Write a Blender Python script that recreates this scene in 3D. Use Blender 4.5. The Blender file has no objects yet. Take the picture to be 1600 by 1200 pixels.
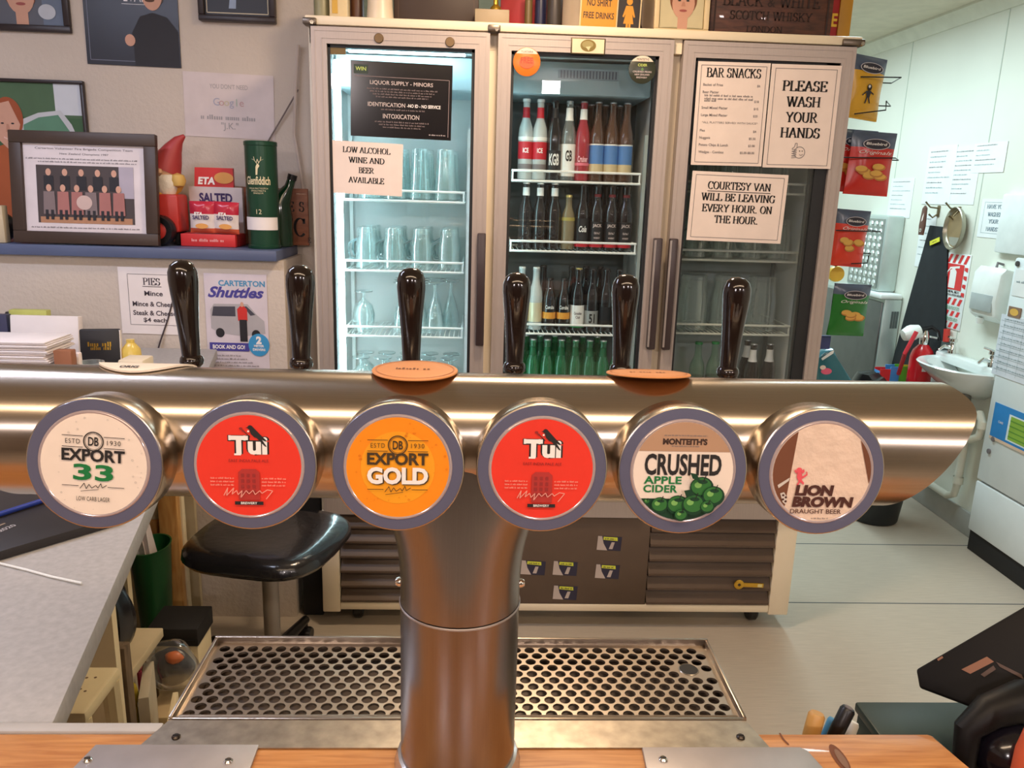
import bpy, bmesh, math, random
from math import sin, cos, pi, radians, sqrt, atan2
from mathutils import Vector, Matrix
random.seed(7)
S = bpy.context.scene
COL = S.collection
# ------------------------------------------------------------------ camera
EYE = 1.62                                    # eye height, metres
FPX = 1240.0                                  # focal length for a 1600 px wide frame
YAW, PIT, ROL = radians(2.6), radians(13.66), radians(1.75)
_f = Vector((sin(YAW)*cos(PIT), cos(YAW)*cos(PIT), -sin(PIT)))
_r = Vector((cos(YAW), -sin(YAW), 0)); _u = _r.cross(_f)
CR = _r*cos(ROL) + _u*sin(ROL); CU = -_r*sin(ROL) + _u*cos(ROL); CF = _f
cam_data = bpy.data.cameras.new('camera'); cam = bpy.data.objects.new('camera', cam_data); COL.objects.link(cam)
cam.matrix_world = Matrix(((CR.x, CU.x, -CF.x, 0), (CR.y, CU.y, -CF.y, 0), (CR.z, CU.z, -CF.z, EYE), (0, 0, 0, 1)))
cam_data.sensor_width = 36; cam_data.lens = FPX/1600*36; cam_data.clip_start = 0.02; cam_data.clip_end = 60
S.camera = cam
# ------------------------------------------------------------------ view and light
S.view_settings.view_transform = 'Standard'; S.view_settings.look = 'None'
S.view_settings.gamma = 1; S.view_settings.use_curve_mapping = False
S.view_settings.exposure = -0.06
S.cycles.transparent_max_bounces = 40
W = bpy.data.worlds.new('world'); S.world = W; W.use_nodes = True
W.node_tree.nodes['Background'].inputs[0].default_value = (0.9, 0.85, 0.8, 1)
W.node_tree.nodes['Background'].inputs[1].default_value = 0.05

def area(name, loc, sx, sy, power, col, tgt=None, spread=180):
    d = bpy.data.lights.new(name, 'AREA'); d.shape = 'RECTANGLE'; d.size = sx; d.size_y = sy
    d.energy = power; d.color = col; d.spread = radians(spread)
    o = bpy.data.objects.new(name, d); COL.objects.link(o); o.location = loc
    if tgt is not None:
        o.rotation_euler = (Vector(tgt)-Vector(loc)).to_track_quat('-Z', 'Y').to_euler()
    return o
WARM = (1.0, 0.74, 0.50); NEUT = (1.0, 0.87, 0.86); COOL = (0.73, 0.94, 1.0); BLU = (0.72, 0.78, 1.0)
area('bar_ceiling_strip', (0.1, -0.22, 2.57), 2.6, 0.16, 26, WARM)
area('fridge_downlight', (0.15, 2.05, 2.57), 0.22, 0.22, 21, WARM)
area('rear_left_lamp', (-1.46, -2.2, 2.57), 0.26, 0.2, 30, NEUT, (-0.4, 1.5, 1.0))
area('rear_middle_lamp', (0.62, -2.2, 2.57), 0.16, 0.16, 27, NEUT, (0.2, 1.5, 1.0))
area('rear_right_lamp', (2.3, -2.2, 2.57), 0.16, 0.16, 19, NEUT, (1.0, 1.5, 1.0))
area('left_counter_tube', (-1.55, 1.55, 2.57), 1.2, 0.12, 23, BLU)
area('back_room_tube', (1.50, 4.3, 2.57), 0.3, 2.2, 55, COOL)
# ------------------------------------------------------------------ pixel rays (1600 x 1200 frame)
def ray(px, py): return CR*((px-800)/FPX) - CU*((py-600)/FPX) + CF
def PY(px, py, Y):
    d = ray(px, py); d = d*(Y/d.y); return Vector((d.x, d.y, d.z+EYE))
def PX(px, py, X):
    d = ray(px, py); d = d*(X/d.x); return Vector((d.x, d.y, d.z+EYE))
def PZ(px, py, Z):
    d = ray(px, py); d = d*((Z-EYE)/d.z); return Vector((d.x, d.y, d.z+EYE))
# ------------------------------------------------------------------ materials
def lin(c):
    c = c/255.0
    return c/12.92 if c <= 0.04045 else ((c+0.055)/1.055)**2.4
def L3(rgb): return (lin(rgb[0]), lin(rgb[1]), lin(rgb[2]), 1)
_M = {}
def mat(name, rgb, rough=0.5, metal=0.0, var=0.06, scale=12.0, bump=0.0, bscale=60.0, stretch=None, coat=0.0, spec=0.5, emit=0.0, aniso=0.0, axis=None, arot=0.0):
    if name in _M: return _M[name]
    m = bpy.data.materials.new(name); m.use_nodes = True
    nt = m.node_tree; b = nt.nodes['Principled BSDF']; lk = nt.links.new
    b.inputs['Roughness'].default_value = rough; b.inputs['Metallic'].default_value = metal
    b.inputs['Coat Weight'].default_value = coat; b.inputs['Specular IOR Level'].default_value = spec
    c = L3(rgb)
    tc = nt.nodes.new('ShaderNodeTexCoord'); mp = nt.nodes.new('ShaderNodeMapping')
    lk(tc.outputs['Object'], mp.inputs['Vector'])
    if stretch: mp.inputs['Scale'].default_value = stretch
    nz = nt.nodes.new('ShaderNodeTexNoise'); nz.inputs['Scale'].default_value = scale; nz.inputs['Detail'].default_value = 3
    lk(mp.outputs[0], nz.inputs['Vector'])
    cr = nt.nodes.new('ShaderNodeValToRGB')
    cr.color_ramp.elements[0].position = 0.3; cr.color_ramp.elements[1].position = 0.7
    cr.color_ramp.elements[0].color = (c[0]*(1-var), c[1]*(1-var), c[2]*(1-var), 1)
    cr.color_ramp.elements[1].color = (min(1, c[0]*(1+var)), min(1, c[1]*(1+var)), min(1, c[2]*(1+var)), 1)
    lk(nz.outputs[0], cr.inputs[0]); lk(cr.outputs[0], b.inputs['Base Color'])
    if emit:
        b.inputs['Emission Color'].default_value = c; b.inputs['Emission Strength'].default_value = emit
    if bump:
        n2 = nt.nodes.new('ShaderNodeTexNoise'); n2.inputs['Scale'].default_value = bscale; n2.inputs['Detail'].default_value = 4
        lk(mp.outputs[0], n2.inputs['Vector'])
        bp = nt.nodes.new('ShaderNodeBump'); bp.inputs['Strength'].default_value = bump; bp.inputs['Distance'].default_value = 0.01
        lk(n2.outputs[0], bp.inputs['Height']); lk(bp.outputs[0], b.inputs['Normal'])
    if aniso:
        b.inputs['Anisotropic'].default_value = aniso; b.inputs['Anisotropic Rotation'].default_value = arot
        if axis:
            tg = nt.nodes.new('ShaderNodeTangent'); tg.direction_type = 'RADIAL'; tg.axis = axis
            lk(tg.outputs[0], b.inputs['Tangent'])
    _M[name] = m
    return m
def glass(name, tint, gloss=0.25, rough=0.03, body=0.0, edge=0.35):
    """thin clear wall: tinted see-through plus a mirror layer, with an optional milky share"""
    if name in _M: return _M[name]
    m = bpy.data.materials.new(name); m.use_nodes = True
    nt = m.node_tree; nt.nodes.clear(); lk = nt.links.new
    out = nt.nodes.new('ShaderNodeOutputMaterial')
    tr = nt.nodes.new('ShaderNodeBsdfTransparent'); tr.inputs[0].default_value = tint+(1,)
    gl = nt.nodes.new('ShaderNodeBsdfGlossy'); gl.inputs['Roughness'].default_value = rough; gl.inputs['Color'].default_value = (1, 1, 1, 1)
    df = nt.nodes.new('ShaderNodeBsdfDiffuse'); df.inputs[0].default_value = tuple(min(1, t*0.9) for t in tint)+(1,)
    lw = nt.nodes.new('ShaderNodeLayerWeight'); lw.inputs[0].default_value = edge
    mm = nt.nodes.new('ShaderNodeMath'); mm.operation = 'MULTIPLY'; mm.inputs[1].default_value = gloss
    lk(lw.outputs['Facing'], mm.inputs[0])
    ad = nt.nodes.new('ShaderNodeMath'); ad.operation = 'ADD'; ad.inputs[1].default_value = 0.03; lk(mm.outputs[0], ad.inputs[0])
    m1 = nt.nodes.new('ShaderNodeMixShader'); m1.inputs[0].default_value = body
    lk(tr.outputs[0], m1.inputs[1]); lk(df.outputs[0], m1.inputs[2])
    m2 = nt.nodes.new('ShaderNodeMixShader'); lk(ad.outputs[0], m2.inputs[0]); lk(m1.outputs[0], m2.inputs[1]); lk(gl.outputs[0], m2.inputs[2])
    lk(m2.outputs[0], out.inputs[0])
    _M[name] = m
    return m
def wood(name, c0, c1, rough=0.4, scale=(1, 14, 14), coat=0.2):
    if name in _M: return _M[name]
    m = bpy.data.materials.new(name); m.use_nodes = True
    nt = m.node_tree; b = nt.nodes['Principled BSDF']; lk = nt.links.new
    b.inputs['Roughness'].default_value = rough; b.inputs['Coat Weight'].default_value = coat
    tc = nt.nodes.new('ShaderNodeTexCoord'); mp = nt.nodes.new('ShaderNodeMapping'); mp.inputs['Scale'].default_value = scale
    lk(tc.outputs['Object'], mp.inputs[0])
    nz = nt.nodes.new('ShaderNodeTexNoise'); nz.inputs['Scale'].default_value = 6; nz.inputs['Detail'].default_value = 6; nz.inputs['Distortion'].default_value = 0.6
    lk(mp.outputs[0], nz.inputs[0])
    cr = nt.nodes.new('ShaderNodeValToRGB'); cr.color_ramp.elements[0].color = L3(c0); cr.color_ramp.elements[1].color = L3(c1)
    cr.color_ramp.elements[0].position = 0.3; cr.color_ramp.elements[1].position = 0.7
    lk(nz.outputs[0], cr.inputs[0]); lk(cr.outputs[0], b.inputs['Base Color'])
    _M[name] = m
    return m
# ------------------------------------------------------------------ text outlines
_T = {}
def sans(s, bold=0.0, shear=0.0, space=1.0):
    key = (s, bold, shear, space)
    if key in _T: return _T[key]
    cu = bpy.data.curves.new('tmp', 'FONT'); cu.body = s; cu.size = 1; cu.offset = bold; cu.shear = shear; cu.resolution_u = 3; cu.space_character = space
    o = bpy.data.objects.new('tmp', cu); COL.objects.link(o)
    dg = bpy.context.evaluated_depsgraph_get(); dg.update()
    me = o.evaluated_get(dg).to_mesh()
    vs = [(v.co.x, v.co.y) for v in me.vertices]; fs = [tuple(p.vertices) for p in me.polygons]
    o.evaluated_get(dg).to_mesh_clear()
    bpy.data.objects.remove(o); bpy.data.curves.remove(cu)
    _T[key] = (vs, fs)
    return _T[key]
def _arc(cx, cy, rx, ry, a0, a1, n=10):
    return [(cx+rx*cos(radians(a0+(a1-a0)*i/n)), cy+ry*sin(radians(a0+(a1-a0)*i/n))) for i in range(n+1)]
_G = {  # serif capitals: width, strokes, serif points (x, y)
 'A': (.72, [[(0.08, 0), (.36, 1)], [(.36, 1), (.64, 0)], [(.18, .36), (.54, .36)]], [(.08, 0), (.64, 0)]),
 'B': (.64, [[(.14, 0), (.14, 1)], [(.14, 1), (.34, 1)]+_arc(.34, .76, .2, .24, 90, -90)+[(.14, .52)], [(.34, .52)]+_arc(.36, .26, .24, .26, 90, -90)+[(.14, 0)]], [(.1, 0), (.1, 1)]),
 'C': (.68, [_arc(.38, .5, .3, .5, 45, 315, 20), [(.6, .98), (.6, .72)]], []),
 'D': (.74, [[(.14, 0), (.14, 1)], [(.14, 1), (.3, 1)]+_arc(.3, .5, .36, .5, 90, -90, 16)+[(.14, 0)]], [(.1, 0), (.1, 1)]),
 'E': (.62, [[(.14, 0), (.14, 1)], [(.1, 1), (.54, 1), (.54, .8)], [(.14, .52), (.4, .52)], [(.4, .64), (.4, .4)], [(.1, 0), (.56, 0), (.57, .22)]], [(.12, 0), (.12, 1)]),
 'F': (.58, [[(.14, 0), (.14, 1)], [(.1, 1), (.52, 1), (.52, .8)], [(.14, .52), (.4, .52)], [(.4, .64), (.4, .4)]], [(.14, 0), (.12, 1)]),
 'G': (.74, [_arc(.38, .5, .3, .5, 45, 320, 20), [(.6, .98), (.6, .74)], [(.61, .1), (.61, .42)]], [(.61, .44)]),
 'H': (.76, [[(.14, 0), (.14, 1)], [(.62, 0), (.62, 1)], [(.14, .52), (.62, .52)]], [(.14, 0), (.14, 1), (.62, 0), (.62, 1)]),
 'I': (.34, [[(.17, 0), (.17, 1)]], [(.17, 0), (.17, 1)]),
 'K': (.74, [[(.14, 0), (.14, 1)], [(.14, .4), (.58, 1)], [(.3, .6), (.64, 0)]], [(.14, 0), (.14, 1), (.58, 1), (.64, 0)]),
 'L': (.6, [[(.14, 0), (.14, 1)], [(.1, 0), (.54, 0), (.56, .24)]], [(.12, 0), (.14, 1)]),
 'M': (.92, [[(.14, 0), (.14, 1)], [(.14, 1), (.45, .05)], [(.45, .05), (.76, 1)], [(.78, 1), (.78, 0)]], [(.14, 0), (.12, 1), (.78, 0), (.8, 1)]),
 'N': (.76, [[(.14, 0), (.14, 1)], [(.14, 1), (.62, 0)], [(.62, 0), (.62, 1)]], [(.14, 0), (.1, 1), (.62, 1)]),
 'O': (.76, [_arc(.38, .5, .3, .5, 0, 360, 24)], []),
 'P': (.6, [[(.14, 0), (.14, 1)], [(.14, 1), (.32, 1)]+_arc(.32, .74, .22, .26, 90, -90)+[(.14, .48)]], [(.14, 0), (.1, 1)]),
 'R': (.7, [[(.14, 0), (.14, 1)], [(.14, 1), (.32, 1)]+_arc(.32, .75, .22, .25, 90, -90)+[(.14, .5)], [(.32, .5), (.62, 0)]], [(.14, 0), (.1, 1), (.63, 0)]),
 'S': (.58, [_arc(.29, .75, .19, .25, 40, 240, 12)+_arc(.29, .26, .21, .27, 80, -130, 12), [(.46, .96), (.46, .74)], [(.08, .04), (.08, .28)]], []),
 'T': (.66, [[(.33, 0), (.33, 1)], [(.05, .8), (.06, 1), (.6, 1), (.61, .8)]], [(.33, 0)]),
 'U': (.74, [[(.13, 1), (.13, .32)]+_arc(.36, .3, .23, .3, 180, 360, 12)+[(.59, .32), (.59, 1)]], [(.13, 1), (.59, 1)]),
 'V': (.72, [[(.08, 1), (.36, 0)], [(.36, 0), (.64, 1)]], [(.1, 1), (.64, 1)]),
 'W': (.98, [[(.08, 1), (.3, 0)], [(.3, 0), (.5, .95)], [(.46, 1), (.7, 0)], [(.7, 0), (.9, 1)]], [(.1, 1), (.48, 1), (.9, 1)]),
 'Y': (.72, [[(.08, 1), (.36, .48)], [(.36, .48), (.64, 1)], [(.36, 0), (.36, .48)]], [(.1, 1), (.64, 1), (.36, 0)]),
 '.': (.26, [[(.13, 0), (.13, .1)]], []), ',': (.26, [[(.15, .1), (.1, -.12)]], []), '-': (.4, [[(.06, .36), (.34, .36)]], []), ' ': (.34, [], []),
 '?': (.5, [_arc(.25, .76, .17, .24, 170, -60, 10)+[(.25, .28)], [(.25, 0), (.25, .1)]], []),
}
def serif(s, nib=0.13):
    key = ('serif', s, nib)
    if key in _T: return _T[key]
    vs, fs, x = [], [], 0.0
    def quad(a, b, c, d):
        n = len(vs); vs.extend([a, b, c, d]); fs.append((n, n+1, n+2, n+3))
    for ch in s:
        w, strokes, ser = _G[ch]
        for st in strokes:
            for (ax, ay), (bx, by) in zip(st, st[1:]):
                dx, dy = bx-ax, by-ay; l = sqrt(dx*dx+dy*dy) or 1
                t = 0.05 + (nib-0.05)*min(1, abs(-dy/l*cos(radians(-14))+dx/l*sin(radians(-14))))**1.3
                nx, ny = -dy/l*t/2, dx/l*t/2; ex, ey = dx/l*.015, dy/l*.015
                quad((x+ax+nx-ex, ay+ny-ey), (x+ax-nx-ex, ay-ny-ey), (x+bx-nx+ex, by-ny+ey), (x+bx+nx+ex, by+ny+ey))
        for sx, sy in ser:
            y0, y1 = (sy-.045, sy) if sy > .5 else (sy, sy+.045)
            quad((x+sx-.15, y0), (x+sx+.15, y0), (x+sx+.15, y1), (x+sx-.15, y1))
        x += w
    _T[key] = (vs, fs)
    return _T[key]
# ------------------------------------------------------------------ mesh builder
ORG = {}
def tag(o, label=None, cat=None, group=None, kind=None):
    if label: o['label'] = label
    if cat: o['category'] = cat
    if group: o['group'] = group
    if kind: o['kind'] = kind
    return o
def thing(name, label, cat, loc=(0, 0, 0), group=None, rot=None):
    o = bpy.data.objects.new(name, None); COL.objects.link(o); o.location = loc; o.empty_display_size = 0.05
    if rot: o.rotation_euler = rot
    ORG[o.name] = Vector(loc) if not rot else Vector((0, 0, 0))
    return tag(o, label, cat, group)
def kids(o): return [c for c in bpy.data.objects if c.parent == o]
def copy_tree(o, parent=None, loc=None, rz=None, label=None, group=None):
    c = o.copy(); COL.objects.link(c)
    if parent: c.parent = parent
    if loc is not None: c.location = loc
    if rz is not None: c.rotation_euler[2] = rz
    if label: c['label'] = label
    if group: c['group'] = group
    for k in o.children: copy_tree(k, c)
    return c
FRONT = Matrix(((1, 0, 0), (0, 0, -1), (0, 1, 0))).to_4x4()       # x right, y up, z towards the viewer (-Y)
SIDE = Matrix(((0, 0, -1), (-1, 0, 0), (0, 1, 0))).to_4x4()       # on a wall facing -X
UP = Matrix.Identity(4)
def at(p, base=FRONT, rot=0.0, tilt=0.0):
    return Matrix.Translation(Vector(p)) @ base @ Matrix.Rotation(radians(rot), 4, 'Z') @ Matrix.Rotation(radians(tilt), 4, 'X')
class MB:
    def __init__(s): s.bm = bmesh.new(); s.mats = []
    def mi(s, m):
        if m not in s.mats: s.mats.append(m)
        return s.mats.index(m)
    def raw(s, vs, fs, m, M=None):
        i = s.mi(m)
        bv = [s.bm.verts.new((M @ Vector(v)) if M is not None else v) for v in vs]
        out = []
        for f in fs:
            try: g = s.bm.faces.new([bv[k] for k in f])
            except ValueError: continue
            g.material_index = i; out.append(g)
        return bv, out
    def box(s, a, b, m, bev=0.0, M=None, seg=2):
        x0, y0, z0 = (min(a[k], b[k]) for k in range(3)); x1, y1, z1 = (max(a[k], b[k]) for k in range(3))
        vs = [(x0, y0, z0), (x1, y0, z0), (x1, y1, z0), (x0, y1, z0), (x0, y0, z1), (x1, y0, z1), (x1, y1, z1), (x0, y1, z1)]
        fs = [(3, 2, 1, 0), (4, 5, 6, 7), (0, 1, 5, 4), (1, 2, 6, 5), (2, 3, 7, 6), (3, 0, 4, 7)]
        bv, bf = s.raw(vs, fs, m, M)
        if bev > 0:
            es = list({e for f in bf for e in f.edges})
            bmesh.ops.bevel(s.bm, geom=es, offset=bev, segments=seg, profile=0.5, affect='EDGES', material=s.mi(m))
        return s
    def lathe(s, prof, m, M=None, seg=24, sx=1.0, sy=1.0):
        vs, fs, rings = [], [], []
        for r, z in prof:
            if r < 1e-6: rings.append([len(vs)]); vs.append((0, 0, z))
            else:
                rings.append(list(range(len(vs), len(vs)+seg)))
                vs += [(r*sx*cos(2*pi*k/seg), r*sy*sin(2*pi*k/seg), z) for k in range(seg)]
        for a, b in zip(rings, rings[1:]):
            if len(a) == 1 and len(b) == 1: continue
            for k in range(seg):
                j = (k+1) % seg
                if len(a) == 1: fs.append((a[0], b[j], b[k]))
                elif len(b) == 1: fs.append((a[k], a[j], b[0]))
                else: fs.append((a[k], a[j], b[j], b[k]))
        s.raw(vs, fs, m, M); return s
    def tube(s, pts, r, m, seg=8, closed=False, M=None):
        P = [Vector(p) for p in pts]; n = len(P)
        R = r if isinstance(r, (list, tuple)) else [r]*n
        vs, fs = [], []
        prev = None
        for i in range(n):
            if closed: t = P[(i+1) % n]-P[i-1]
            else: t = P[min(i+1, n-1)]-P[max(i-1, 0)]
            t = t.normalized() if t.length > 1e-9 else Vector((0, 0, 1))
            if prev is None: u = t.orthogonal().normalized()
            else:
                u = prev - t*prev.dot(t)
                u = u.normalized() if u.length > 1e-6 else t.orthogonal().normalized()
            prev = u; v = t.cross(u)
            vs += [tuple(P[i]+(u*cos(2*pi*k/seg)+v*sin(2*pi*k/seg))*R[i]) for k in range(seg)]
        for i in range(n if closed else n-1):
            a, b = i*seg, ((i+1) % n)*seg
            for k in range(seg):
                j = (k+1) % seg; fs.append((a+k, a+j, b+j, b+k))
        if not closed: fs += [tuple(range(seg-1, -1, -1)), tuple(range((n-1)*seg, n*seg))]
        s.raw(vs, fs, m, M); return s
    def prism(s, pts, z0, z1, m, M=None, bev=0.0):
        n = len(pts)
        area2 = sum(pts[i][0]*pts[(i+1) % n][1]-pts[(i+1) % n][0]*pts[i][1] for i in range(n))
        if area2 < 0: pts = pts[::-1]
        vs = [(x, y, z0) for x, y in pts]+[(x, y, z1) for x, y in pts]
        fs = [tuple(range(n-1, -1, -1)), tuple(range(n, 2*n))]+[(i, (i+1) % n, n+(i+1) % n, n+i) for i in range(n)]
        bv, bf = s.raw(vs, fs, m, M)
        if bev > 0:
            es = list({e for f in bf[:2] for e in f.edges})
            bmesh.ops.bevel(s.bm, geom=es, offset=bev, segments=2, profile=0.5, affect='EDGES', material=s.mi(m))
        return s
    def face(s, pts, m, M=None):
        s.raw(pts, [tuple(range(len(pts)))], m, M); return s
    def grid(s, fn, nu, nv, m, M=None):
        vs = [fn(i/nu, j/nv) for j in range(nv+1) for i in range(nu+1)]
        w = nu+1
        fs = [(j*w+i, j*w+i+1, (j+1)*w+i+1, (j+1)*w+i) for j in range(nv) for i in range(nu)]
        s.raw(vs, fs, m, M); return s
    def glyphs(s, vf, m, M, cap, width=None, x=0, y=0, z=0, align='C', ref=None):
        vs, fs = vf
        if not vs: return s
        x0, x1 = min(v[0] for v in vs), max(v[0] for v in vs)
        y0, y1 = min(v[1] for v in vs), max(v[1] for v in vs)
        k = cap/(ref or (y1-y0)); kx = width/(x1-x0) if width else k
        ox = {'C': (x0+x1)/2, 'L': x0, 'R': x1}[align]
        yb = 0 if ref else y0
        s.raw([(x+(v[0]-ox)*kx, y+(v[1]-yb)*k, z) for v in vs], fs, m, M); return s
    def build(s, name, parent=None, origin=None, angle=38, local=False, weld=False):
        if weld: bmesh.ops.remove_doubles(s.bm, verts=s.bm.verts, dist=1e-5)
        o_ = Vector(origin) if origin is not None else (ORG.get(parent.name, Vector((0, 0, 0))) if parent else Vector((0, 0, 0)))
        if local: o_ = Vector((0, 0, 0))
        ca = radians(angle); s.bm.normal_update()
        for f in s.bm.faces: f.smooth = True
        for e in s.bm.edges:
            if len(e.link_faces) == 2:
                if e.calc_face_angle(0) > ca: e.smooth = False
            else: e.smooth = False
        if o_.length > 0: bmesh.ops.translate(s.bm, verts=s.bm.verts, vec=-o_)
        me = bpy.data.meshes.new(name); s.bm.to_mesh(me); s.bm.free()
        for m in s.mats: me.materials.append(m)
        o = bpy.data.objects.new(name, me); COL.objects.link(o)
        if parent: o.parent = parent
        elif not local: o.location = o_
        ORG[o.name] = o_
        return o
class Flat:
    """drawing on a flat printed face: x right, y up, small steps of height per layer"""
    def __init__(s, mb, M, step=0.0005): s.mb, s.M, s.z, s.step = mb, M, 0.0, step
    def up(s, n=1): s.z += s.step*n; return s
    def rect(s, x0, y0, x1, y1, m):
        s.mb.face([(x0, y0, s.z), (x1, y0, s.z), (x1, y1, s.z), (x0, y1, s.z)], m, s.M); return s
    def poly(s, pts, m):
        n = len(pts); a = sum(pts[i][0]*pts[(i+1) % n][1]-pts[(i+1) % n][0]*pts[i][1] for i in range(n))
        if a < 0: pts = pts[::-1]
        s.mb.face([(x, y, s.z) for x, y in pts], m, s.M); return s
    def ell(s, cx, cy, rx, ry, m, n=28, a0=0, a1=360):
        return s.poly([(cx+rx*cos(radians(a0+(a1-a0)*i/n)), cy+ry*sin(radians(a0+(a1-a0)*i/n))) for i in range(n if a1-a0 == 360 else n+1)], m)
    def ring(s, cx, cy, r0, r1, m, n=36):
        for i in range(n):
            a, b = 2*pi*i/n, 2*pi*(i+1)/n
            s.poly([(cx+r0*cos(a), cy+r0*sin(a)), (cx+r1*cos(a), cy+r1*sin(a)), (cx+r1*cos(b), cy+r1*sin(b)), (cx+r0*cos(b), cy+r0*sin(b))], m)
        return s
    def line(s, pts, w, m):
        for (ax, ay), (bx, by) in zip(pts, pts[1:]):
            dx, dy = bx-ax, by-ay; l = sqrt(dx*dx+dy*dy) or 1; nx, ny = -dy/l*w/2, dx/l*w/2
            s.poly([(ax+nx, ay+ny), (ax-nx, ay-ny), (bx-nx, by-ny), (bx+nx, by+ny)], m)
        return s
    def frame(s, x0, y0, x1, y1, w, m):
        return s.line([(x0, y0), (x1, y0)], w, m).line([(x0, y1), (x1, y1)], w, m).line([(x0, y0), (x0, y1)], w, m).line([(x1, y0), (x1, y1)], w, m)
    def text(s, t, x, y, cap, m, bold=0.0, shear=0.0, width=None, align='C', space=1.0):
        s.mb.glyphs(sans(t, bold, shear, space), m, s.M, cap, width, x, y, s.z, align, ref=None if width else 0.70); return s
    def serif(s, t, x, y, cap, m, width=None, align='C', nib=0.15):
        s.mb.glyphs(serif(t, nib), m, s.M, cap, width, x, y, s.z, align, ref=1.0); return s
    def greek(s, x0, x1, y, h, m, seed=0):
        r = random.Random(seed+int(abs(x0*9000)+abs(y*70000)))
        x = x0
        while x < x1:
            n = r.randint(2, 7)
            for _ in range(n):
                w = h*r.uniform(.35, .6)
                if x+w > x1: return s
                s.rect(x, y, x+w*.62, y+h*r.choice((.7, .7, 1.0)), m); x += w
            x += h*.55
        return s

def _stepped(fn):
    def g(s, *a, **k):
        top = not getattr(s, 'busy', False); s.busy = True
        fn(s, *a, **k)
        if top: s.busy = False; s.z += 2.5e-5                          # each printed shape lies a hair above the last
        return s
    return g
for _n in ('rect', 'poly', 'ell', 'ring', 'line', 'frame', 'text', 'serif', 'greek'): setattr(Flat, _n, _stepped(getattr(Flat, _n)))
# ================================================================== palette
paper = mat('white paper', (238, 230, 228), .75, var=.03)
paper2 = mat('cool white paper', (236, 240, 240), .7, var=.03)
paperp = mat('pinkish paper', (236, 220, 212), .75, var=.04)
ink = mat('black ink', (28, 25, 26), .6)
grey_ink = mat('grey ink', (120, 115, 118), .7)
pale_ink = mat('pale grey ink', (165, 160, 162), .7)
white = mat('white print', (245, 240, 238), .5, var=.02)
red_ink = mat('red print', (205, 48, 44), .5)
blue_ink = mat('blue print', (40, 60, 150), .5)
black = mat('black plastic', (22, 21, 23), .35)
mattblack = mat('matt black', (26, 25, 26), .7)
cream = mat('cream enamel', (236, 222, 196), .4, var=.04, scale=3)
creamwood = mat('cream painted wood', (214, 196, 160), .55, var=.08, scale=5)
steel = mat('brushed steel', (186, 174, 160), .27, 1.0, var=.05, scale=40, stretch=(.4, 30, 30), aniso=.8, axis='X', arot=.25)
steelv = mat('brushed steel upright', (152, 149, 150), .25, 1.0, var=.05, scale=40, stretch=(30, 30, .4), aniso=.6, axis='Z')
sheet = mat('dull steel sheet', (176, 170, 170), .42, .6, var=.08, scale=25)
chrome = mat('chrome', (225, 222, 220), .08, 1.0, var=.01)
gold = mat('gold', (222, 178, 70), .3, .9)
# ================================================================== setting
vinyl = mat('streaked vinyl floor', (188, 176, 160), .38, var=.07, scale=9, stretch=(1.2, 22, 1), spec=.4)
seam = mat('floor seam', (92, 96, 98), .8)
wallp = mat('painted block wall', (206, 194, 182), .75, var=.04, scale=3, bump=.25, bscale=70)
wallr = mat('pale green-white wall', (228, 230, 218), .6, var=.03, scale=2)
def structure(mb, name):
    o = mb.build(name); o['kind'] = 'structure'; return o
b = MB(); b.box((-3, -3.3, -.1), (2.6, 6.4, 0), vinyl)
for Y in (2.93, 3.50): b.box((1.19, Y-.003, -.001), (2.49, Y+.003, .0008), seam)
structure(b, 'floor')
b = MB(); b.box((-3, -3.3, 2.6), (2.6, 6.4, 2.7), mat('ceiling paint', (214, 206, 186), .8)); structure(b, 'ceiling')
b = MB(); b.box((-3, 3.08, 0), (-.575, 3.18, 2.6), wallp); structure(b, 'wall_back')
b = MB(); b.box((-3.0, -3.3, 0), (-2.7, 3.08, 2.6), wallp); structure(b, 'wall_left')
b = MB(); b.box((-3, -3.4, 0), (2.6, -3.3, 2.6), mat('dim bar room wall', (150, 132, 116), .8)); structure(b, 'wall_front')
b = MB(); b.box((2.49, -3.3, 0), (2.6, 6.4, 2.6), wallr)
for Y in (4.85, 3.98): b.box((2.4885, Y-.003, 0), (2.49, Y+.003, 2.6), mat('panel joint', (186, 196, 184), .7))
structure(b, 'wall_right')
b = MB(); b.box((-.6, 6.0, 0), (2.49, 6.1, 2.6), wallr); structure(b, 'wall_far')
b = MB(); b.box((2.474, 3.49, 0), (2.49, 6.0, .12), mat('grey coved vinyl', (170, 172, 168), .5), .004); structure(b, 'baseboard_right')
b = MB(); b.prism([(0, 0), (0, -.07), (-.012, -.07), (-.07, -.012), (-.07, 0)], 2.0, 5.98, mat('cornice paint', (226, 228, 214), .6), Matrix.Translation((2.49, 8, 2.6)) @ Matrix(((1, 0, 0), (0, 0, -1), (0, 1, 0))).to_4x4()); structure(b, 'trim_1')
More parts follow.
